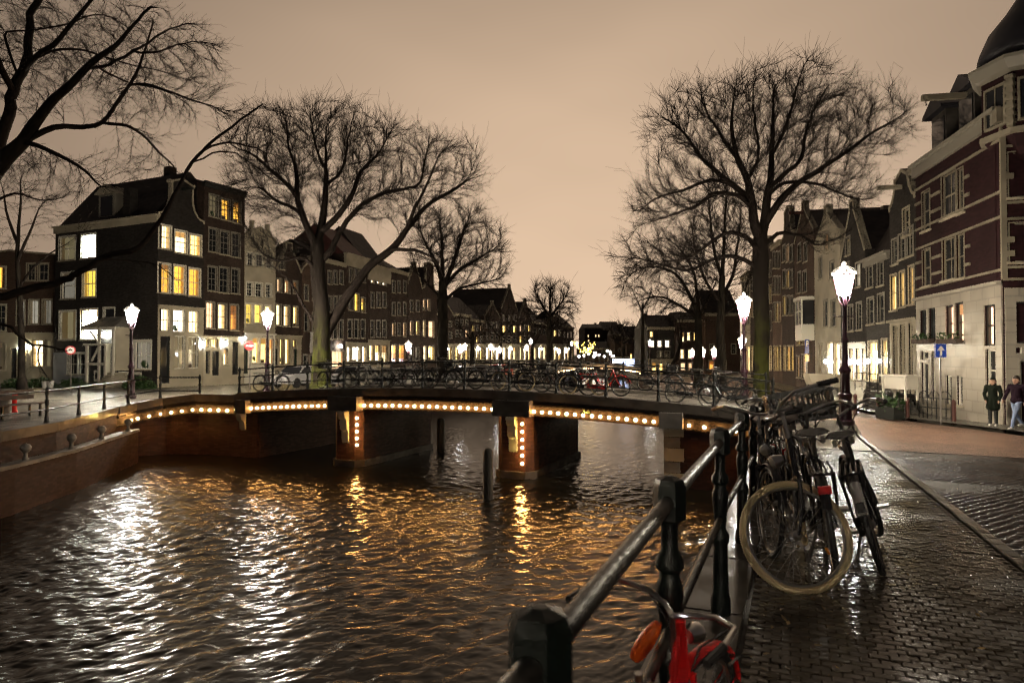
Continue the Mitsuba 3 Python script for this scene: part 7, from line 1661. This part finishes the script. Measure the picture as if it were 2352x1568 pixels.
# bicycles parked on the bridge, along the near rail
def on_bridge(s, t): p = st(s, t); return p[0], p[1], float(zdeck(t)) + 0.0
bB = math.atan2(BD[1], BD[0])
br = [(-20.0, 0, 'grey_bike', 'bar', 'pale-wheeled bicycle standing alone at the left end of the bridge railing', None, 'rubber'),
      (-16.9, 1, 'black_bike', 'step', 'black bicycle with a dark basket on the bridge, below the no-entry sign', 'black_plastic', 'rubber'), (-15.7, 0, 'black_bike', 'bar', 'black bicycle on the bridge right of the basket bicycle', None, 'rubber'), (-14.9, 1, 'silver_bike', 'step', 'silver bicycle on the bridge in front of the forked elm trunk', None, 'rubber'), (-14.1, 0, 'black_bike', 'step', 'dark bicycle on the bridge just right of the forked elm trunk', None, 'rubber'),
      (-13.1, 1, 'grey_bike', 'bar', 'grey bicycle on the bridge above the farther pier', None, 'rubber'), (-12.2, 0, 'black_bike', 'step', 'black bicycle on the bridge in front of the glowing shop', None, 'rubber'), (-11.2, 1, 'black_bike', 'step', 'black bicycle with black crate at the middle of the bridge', 'black_plastic', 'rubber'), (-10.3, 0, 'black_bike', 'bar', 'black bicycle at the crest of the bridge, right of the crate bicycle', None, 'rubber'),
      (-9.2, 1, 'black_bike', 'step', 'dark bicycle on the bridge above the nearer pier', None, 'cream_tyre'), (-8.4, 0, 'black_bike', 'bar', 'dark bicycle on the bridge, right of the nearer pier', None, 'rubber'), (-7.6, 1, 'black_bike', 'step', 'bicycle with a dark bag on the bridge, left of the red one', 'black_plastic', 'rubber'), (-6.7, 0, 'black_bike', 'step', 'dark bicycle with bright rims on the bridge beside the red one', None, 'cream_tyre'),
      (-6.0, 0, 'red_bike', 'step', 'dark red bicycle on the bridge, in front of the open canal view', None, 'rubber'), (-3.1, 0, 'black_bike', 'step', 'black bicycle with thin wheels near the right end of the bridge', None, 'rubber'), (-1.9, 1, 'black_bike', 'step', 'black bicycle at the right end of the bridge railing', None, 'rubber')]
for i, (t, dirn, col, style, lab, cr, ty) in enumerate(br):
    x, y, z = on_bridge(22.82 + 0.12 * (i % 3), t); lean = 0.12 if dirn else -0.12
    bicycle(x, y, z, bB + (math.pi if dirn else 0) + R.uniform(-0.1, 0.1), (0.12 if dirn else -0.12), lab, color=col, style=style, tyre=ty, crate=cr, steer=R.uniform(-0.4, 0.4), group='bicycles parked on the bridge', chrome='steel')
back_l = [(-19.0, 'black_bike', 'dark bicycle at the far rail of the bridge, left end'), (-17.6, 'silver_bike', 'silver bicycle at the far rail of the bridge, behind the basket bicycle'), (-16.2, 'black_bike', 'black bicycle at the far rail of the bridge near the forked elm trunk'), (-12.6, 'grey_bike', 'grey bicycle at the far rail of the bridge in front of the glowing shop'), (-10.2, 'black_bike', 'black bicycle at the far rail of the bridge near its crest'), (-8.6, 'silver_bike', 'silver bicycle at the far rail above the nearer pier'), (-5.0, 'black_bike', 'black bicycle with a crate at the far rail, in front of the water'), (-2.6, 'black_bike', 'dark bicycle at the far rail near the right end of the bridge')]
for i, (t, col, lab) in enumerate(back_l):
    x, y, z = on_bridge(27.75, t); bicycle(x, y, z, bB + (math.pi if i % 2 else 0) + R.uniform(-0.08, 0.08), (-0.1 if i % 2 else 0.1), lab, color=col, style='step' if i % 3 else 'bar', crate='black_plastic' if i == 6 else None, group='bicycles parked at the far rail of the bridge')
# bicycles on the right bank behind the bridge
for i, (u, Y, col, lab) in enumerate(((1596, 30.5, 'silver_bike', 'pale silver bicycle in the dense row on the right bank, leftmost'), (1622, 31.2, 'grey_bike', 'grey bicycle in the row on the right bank, second from the left'), (1648, 31.8, 'silver_bike', 'silver bicycle in the row on the right bank, third from the left'), (1668, 32.6, 'black_bike', 'black bicycle in the row on the right bank, left of the lamp post'), (1690, 33.4, 'black_bike', 'black bicycle in the row on the right bank, at the lamp post'), (1716, 30.2, 'grey_bike', 'grey bicycle close to the big mossy trunk'))):
    x = gx(u, Y); bicycle(x, Y, gg(x, Y) - 0.02, 0.3 + R.uniform(-0.3, 0.3), R.uniform(-0.12, 0.12), lab, color=col, style='step', steer=R.uniform(-0.5, 0.5), group='bicycles in the row on the right bank')
for i, (u, Y, lab) in enumerate(((2035, 30.5, 'dark bicycle leaning in front of the dark-roofed house'), (1985, 33, 'dark moped-like bicycle by the wall right of the tall lamp post'))):
    x = gx(u, Y); bicycle(x, Y, gg(x, Y) + 0.0, 1.2, 0.1, lab, color='black_bike', group='bicycles by the right house fronts')

# ---------------------------------------------------------------- cars on the left bank
def car(x, y, z, heading, col, label):
    k = numbered('parked_car'); M = trans(x, y, z) @ rot_z(heading)
    body = [(-2.05, 0.28), (2.05, 0.28), (2.12, 0.5), (2.0, 0.74), (1.15, 0.90), (0.55, 1.36), (-0.9, 1.44), (-1.75, 1.02), (-2.1, 0.92), (-2.14, 0.5)]
    Mx = np.eye(4); Mx[:3, 1] = [0, 0, 1]; Mx[:3, 2] = [0, -1, 0]; Mx[:3, 3] = [0, 0.84, 0]
    pg = Polygon(body).buffer(0.06).buffer(-0.06)
    for cx in (-1.28, 1.3): pg = pg.difference(shapely.Point(cx, 0.3).buffer(0.36))
    m = MB().poly(pg, 1.68, Mx); V, F = m.mesh(); hz = np.clip((V[:, 2] - 0.85) / 0.6, 0, 1); V = V.copy(); V[:, 1] *= 1 - 0.2 * hz
    put(k + '__body', MB().add(V, F), col, M=M, smooth=25)
    gl = MB(); 
    for s in (1, -1):
        for xs_ in ([(1.0, 0.93), (0.5, 1.30), (-0.1, 1.34), (-0.1, 0.95)], [(-0.18, 0.95), (-0.18, 1.34), (-0.85, 1.36), (-1.5, 1.02), (-1.5, 0.97)]):
            V = [[a, s * (0.84 * (1 - 0.2 * np.clip((b - 0.85) / 0.6, 0, 1)) + 0.006), b] for a, b in xs_]; gl.add(V, [[0, i, i + 1] if s < 0 else [0, i + 1, i] for i in range(1, len(V) - 1)])
    for a, b, c2, d2 in (((1.12, 0.93), (0.58, 1.33), 0.78, 0.66), ((-1.72, 1.05), (-0.95, 1.41), 0.76, 0.64)):
        sg = 0.012 if a[0] > 0 else -0.012
        gl.add([[a[0] + sg, -c2, a[1]], [a[0] + sg, c2, a[1]], [b[0] + sg, d2, b[1]], [b[0] + sg, -d2, b[1]]], [[0, 1, 2, 3]])
    put(k + '__window', gl, 'car_glass', M=M)
    for cx in (-1.28, 1.3):
        for s in (1, -1): part(k, 'wheel', MB().lathe([(0, -0.1), (0.3, -0.1), (0.31, -0.06), (0.31, 0.06), (0.3, 0.1), (0.2, 0.1), (0.19, 0.07), (0, 0.07)], 18).moved(trans(cx, s * 0.75, 0.31) @ rot_x(-s * math.pi / 2)), 'rubber', M=M)
    [part(k, 'headlight', MB().ball([2.02, s * 0.62, 0.66], 0.1, 1, (0.6, 1.4, 0.8)), 'chrome', M=M) for s in (1, -1)]
    [part(k, 'tail_light', MB().box([-2.1, s * 0.66, 0.8], [0.06, 0.22, 0.14]), 'red_reflector', M=M) for s in (1, -1)]
    tag(k, label, 'car', 'cars parked along the left bank')
for u, Y, col, lab in ((812, 46, 'car_silver', 'silver car parked behind the bridge in front of the glowing shop'), (946, 52, 'car_white', 'white-roofed car parked behind the bridge, below the lamp of the wide brick house'), (1060, 60, 'car_silver', 'pale car parked behind the bridge right of the second large tree trunk'), (1110, 66, 'car_black', 'dark car in the row of parked cars on the left bank'), (1145, 72, 'car_red', 'red car in the row of parked cars on the left bank'), (1180, 79, 'car_silver', 'farthest silver car in the row on the left bank'), (690, 46, 'car_silver', 'silver car behind the bridge, left of the forked elm')):
    x = gx(u, Y); car(x, Y, 0.2 + 0.3 * (Y < 50), math.atan2(1, 0.4) + (math.pi if col in ('car_silver', 'car_red') else 0), col, lab)
k = 'cargo_box'; p = at(1872, 868, 30); put(k + '__box', MB().poly(Polygon([(-0.4, -0.25), (0.45, -0.25), (0.62, 0.2), (-0.55, 0.2)]), 0.6, np.array([[1, 0, 0, p[0]], [0, 0, -1, p[1]], [0, 1, 0, p[2]], [0, 0, 0, 1.0]])), 'pale_stone'); put(k + '__wheel', MB().lathe([(0, -0.03), (0.27, -0.03), (0.27, 0.03), (0, 0.03)], 18).moved(trans(p[0], p[1] - 0.85, p[2] - 0.35) @ rot_x(math.pi / 2)), 'rubber'); tag(k, 'pale wooden cargo box of a carrier tricycle behind the near bicycles', 'cargo box')

# ---------------------------------------------------------------- people
import manifold3d as m3
def body_mesh(bones, edge=0.03, iters=8):
    tot = None
    for (a, ra, b, rb) in bones:
        pts = []
        for c, r in ((a, ra), (b, rb)):
            s = trimesh.creation.icosphere(subdivisions=2, radius=r); pts.append(np.asarray(s.vertices) + np.asarray(c, float))
        h = m3.Manifold.hull_points(np.concatenate(pts).astype(np.float32)); tot = h if tot is None else tot + h
    tot = tot.refine_to_length(edge); q = tot.to_mesh(); t = trimesh.Trimesh(q.vert_properties[:, :3], q.tri_verts, process=True)
    trimesh.smoothing.filter_taubin(t, lamb=0.5, nu=0.53, iterations=iters); return (np.asarray(t.vertices), np.asarray(t.faces))
def hand_bones(w, dirn, side):
    w, dirn = np.array(w, float), np.array(dirn, float); o = np.array(side, float); b = [(w, 0.026, w + dirn * 0.07, 0.032)]
    for i in range(4):
        r0 = w + dirn * 0.075 + o * (i - 1.5) * 0.02; l = [0.07, 0.08, 0.076, 0.06][i]; mid = r0 + dirn * l * 0.55; tip = mid + dirn * l * 0.4 + np.cross(o, dirn) * 0.018; b += [(r0, 0.0105, mid, 0.010), (mid, 0.010, tip, 0.0085)]
    t0 = w + dirn * 0.03 - o * 0.03; t1 = t0 + dirn * 0.03 - o * 0.022; return b + [(t0, 0.013, t1, 0.0115), (t1, 0.0115, t1 + dirn * 0.03, 0.010)]
def person(x, y, z, heading, label, pose, top, legs, hair='hair', shoe='white_plastic', h=1.0, coat=0.0, bag=False, hood=False):
    # local: x forward, y left, z up, standing height about 1.72
    k = numbered('person'); M = trans(x, y, z) @ rot_z(heading); M[:3, :3] *= h
    hip = np.array([0, 0, 0.93])
    if pose == 'walk': L = [((0.0, 0.09, 0.92), (0.22, 0.09, 0.52), (0.36, 0.09, 0.10)), ((0.0, -0.09, 0.92), (-0.08, -0.09, 0.50), (-0.40, -0.09, 0.17))]; arms = [((0, 0.2, 1.42), (-0.12, 0.25, 1.15), (-0.02, 0.26, 0.93)), ((0, -0.2, 1.42), (0.10, -0.25, 1.16), (0.28, -0.22, 0.98))]
    else: L = [((0.0, 0.08, 0.92), (0.02, 0.085, 0.5), (0.0, 0.09, 0.09)), ((0.0, -0.08, 0.92), (0.03, -0.085, 0.5), (0.02, -0.09, 0.09))]; arms = [((0, 0.19, 1.42), (0.0, 0.25, 1.15), (0.12, 0.2, 0.95)), ((0, -0.19, 1.42), (0.02, -0.25, 1.15), (0.14, -0.2, 0.96))]
    leg = []
    for a, b, c in L: leg += [(a, 0.092, b, 0.068), (b, 0.066, c, 0.05)]
    leg.append(((0, 0.07, 0.95), 0.11, (0, -0.07, 0.95), 0.11)); put(k + '__trousers', body_mesh(leg), legs, M=M, smooth=True)
    up = [((0, 0.06, 0.96), 0.125, (0, -0.06, 0.96), 0.125), ((0, 0, 1.0), 0.14, (0, 0, 1.3), 0.15), ((0, 0.13, 1.40), 0.085, (0, -0.13, 1.40), 0.085), ((0, 0, 1.3), 0.15, (0, 0.1, 1.40), 0.09), ((0, 0, 1.3), 0.15, (0, -0.1, 1.40), 0.09), ((0, 0, 1.42), 0.075, (0, 0, 1.48), 0.07)]
    if coat: up += [((0, 0.05, 1.0), 0.14, (0, 0.06, 1.0 - coat), 0.16), ((0, -0.05, 1.0), 0.14, (0, -0.06, 1.0 - coat), 0.16)]
    for a, b, c in arms: up += [(a, 0.072, b, 0.06), (b, 0.06, c, 0.047)]
    if hood: up += [((-0.06, 0, 1.5), 0.1, (-0.05, 0, 1.60), 0.115)]
    put(k + '__coat', body_mesh(up), top, M=M, smooth=True)
    head = [((0.0, 0, 1.44), 0.055, (0.01, 0, 1.54), 0.056), ((0.01, 0, 1.62), 0.098, (0.02, 0, 1.58), 0.088), ((0.03, 0, 1.55), 0.065, (0.045, 0, 1.53), 0.05), ((0.10, 0, 1.60), 0.014, (0.122, 0, 1.575), 0.016), ((0.0, 0.095, 1.6), 0.02, (0, 0.098, 1.57), 0.016), ((0.0, -0.095, 1.6), 0.02, (0, -0.098, 1.57), 0.016)]
    put(k + '__head', body_mesh(head, 0.014, 4), 'skin', M=M, smooth=True)
    ey = MB(); [ey.ball([0.098, s * 0.035, 1.61], 0.011, 1) for s in (1, -1)]; ey.box([0.098, 0, 1.535], [0.008, 0.045, 0.008]); put(k + '__head__eyes', ey, 'hair', M=M)
    put(k + '__hair', body_mesh([((-0.02, 0, 1.66), 0.1, (-0.035, 0, 1.58), 0.1), ((0.02, 0, 1.69), 0.075, (-0.03, 0, 1.69), 0.085)], 0.025, 4), top if hood else hair, M=M, smooth=True)
    for i, (a, b, c) in enumerate(arms):
        d = np.array(c) - np.array(b); d /= np.linalg.norm(d); put(numbered(k + '__hand'), body_mesh(hand_bones(c, d, (0.8, 0.0, -0.3) if abs(d[0]) < 0.7 else (0.3, 0, 0.9)), 0.012, 3), 'skin', M=M, smooth=True)
    for (a, b, c) in L:
        c = np.array(c); put(numbered(k + '__shoe'), body_mesh([(c + [-0.03, 0, -0.035], 0.05, c + [0.16, 0, -0.05], 0.038)], 0.03, 4), shoe, M=M, smooth=True)
    if bag: put(k + '__bag', MB().box([-0.05, -0.3, 0.9], [0.36, 0.12, 0.34]), 'leather', M=M)
    tag(k, label, 'person')
p = at(2279, 974, 23.2); person(p[0], p[1], gg(p[0], p[1]) + 0.02, math.atan2(-1, -0.9), 'person in a dark green hooded coat and light shoes, standing', 'stand', 'dark_coat', 'dark_paint', coat=0.3, h=0.92, hood=True)
p = at(2333, 978, 21.6); person(p[0], p[1], gg(p[0], p[1]) + 0.02, math.pi * 1.0 + 0.35, 'person in dark jacket and pale blue jeans walking at the right picture edge', 'walk', 'dark_jacket', 'jeans', shoe='white_plastic', h=0.94)
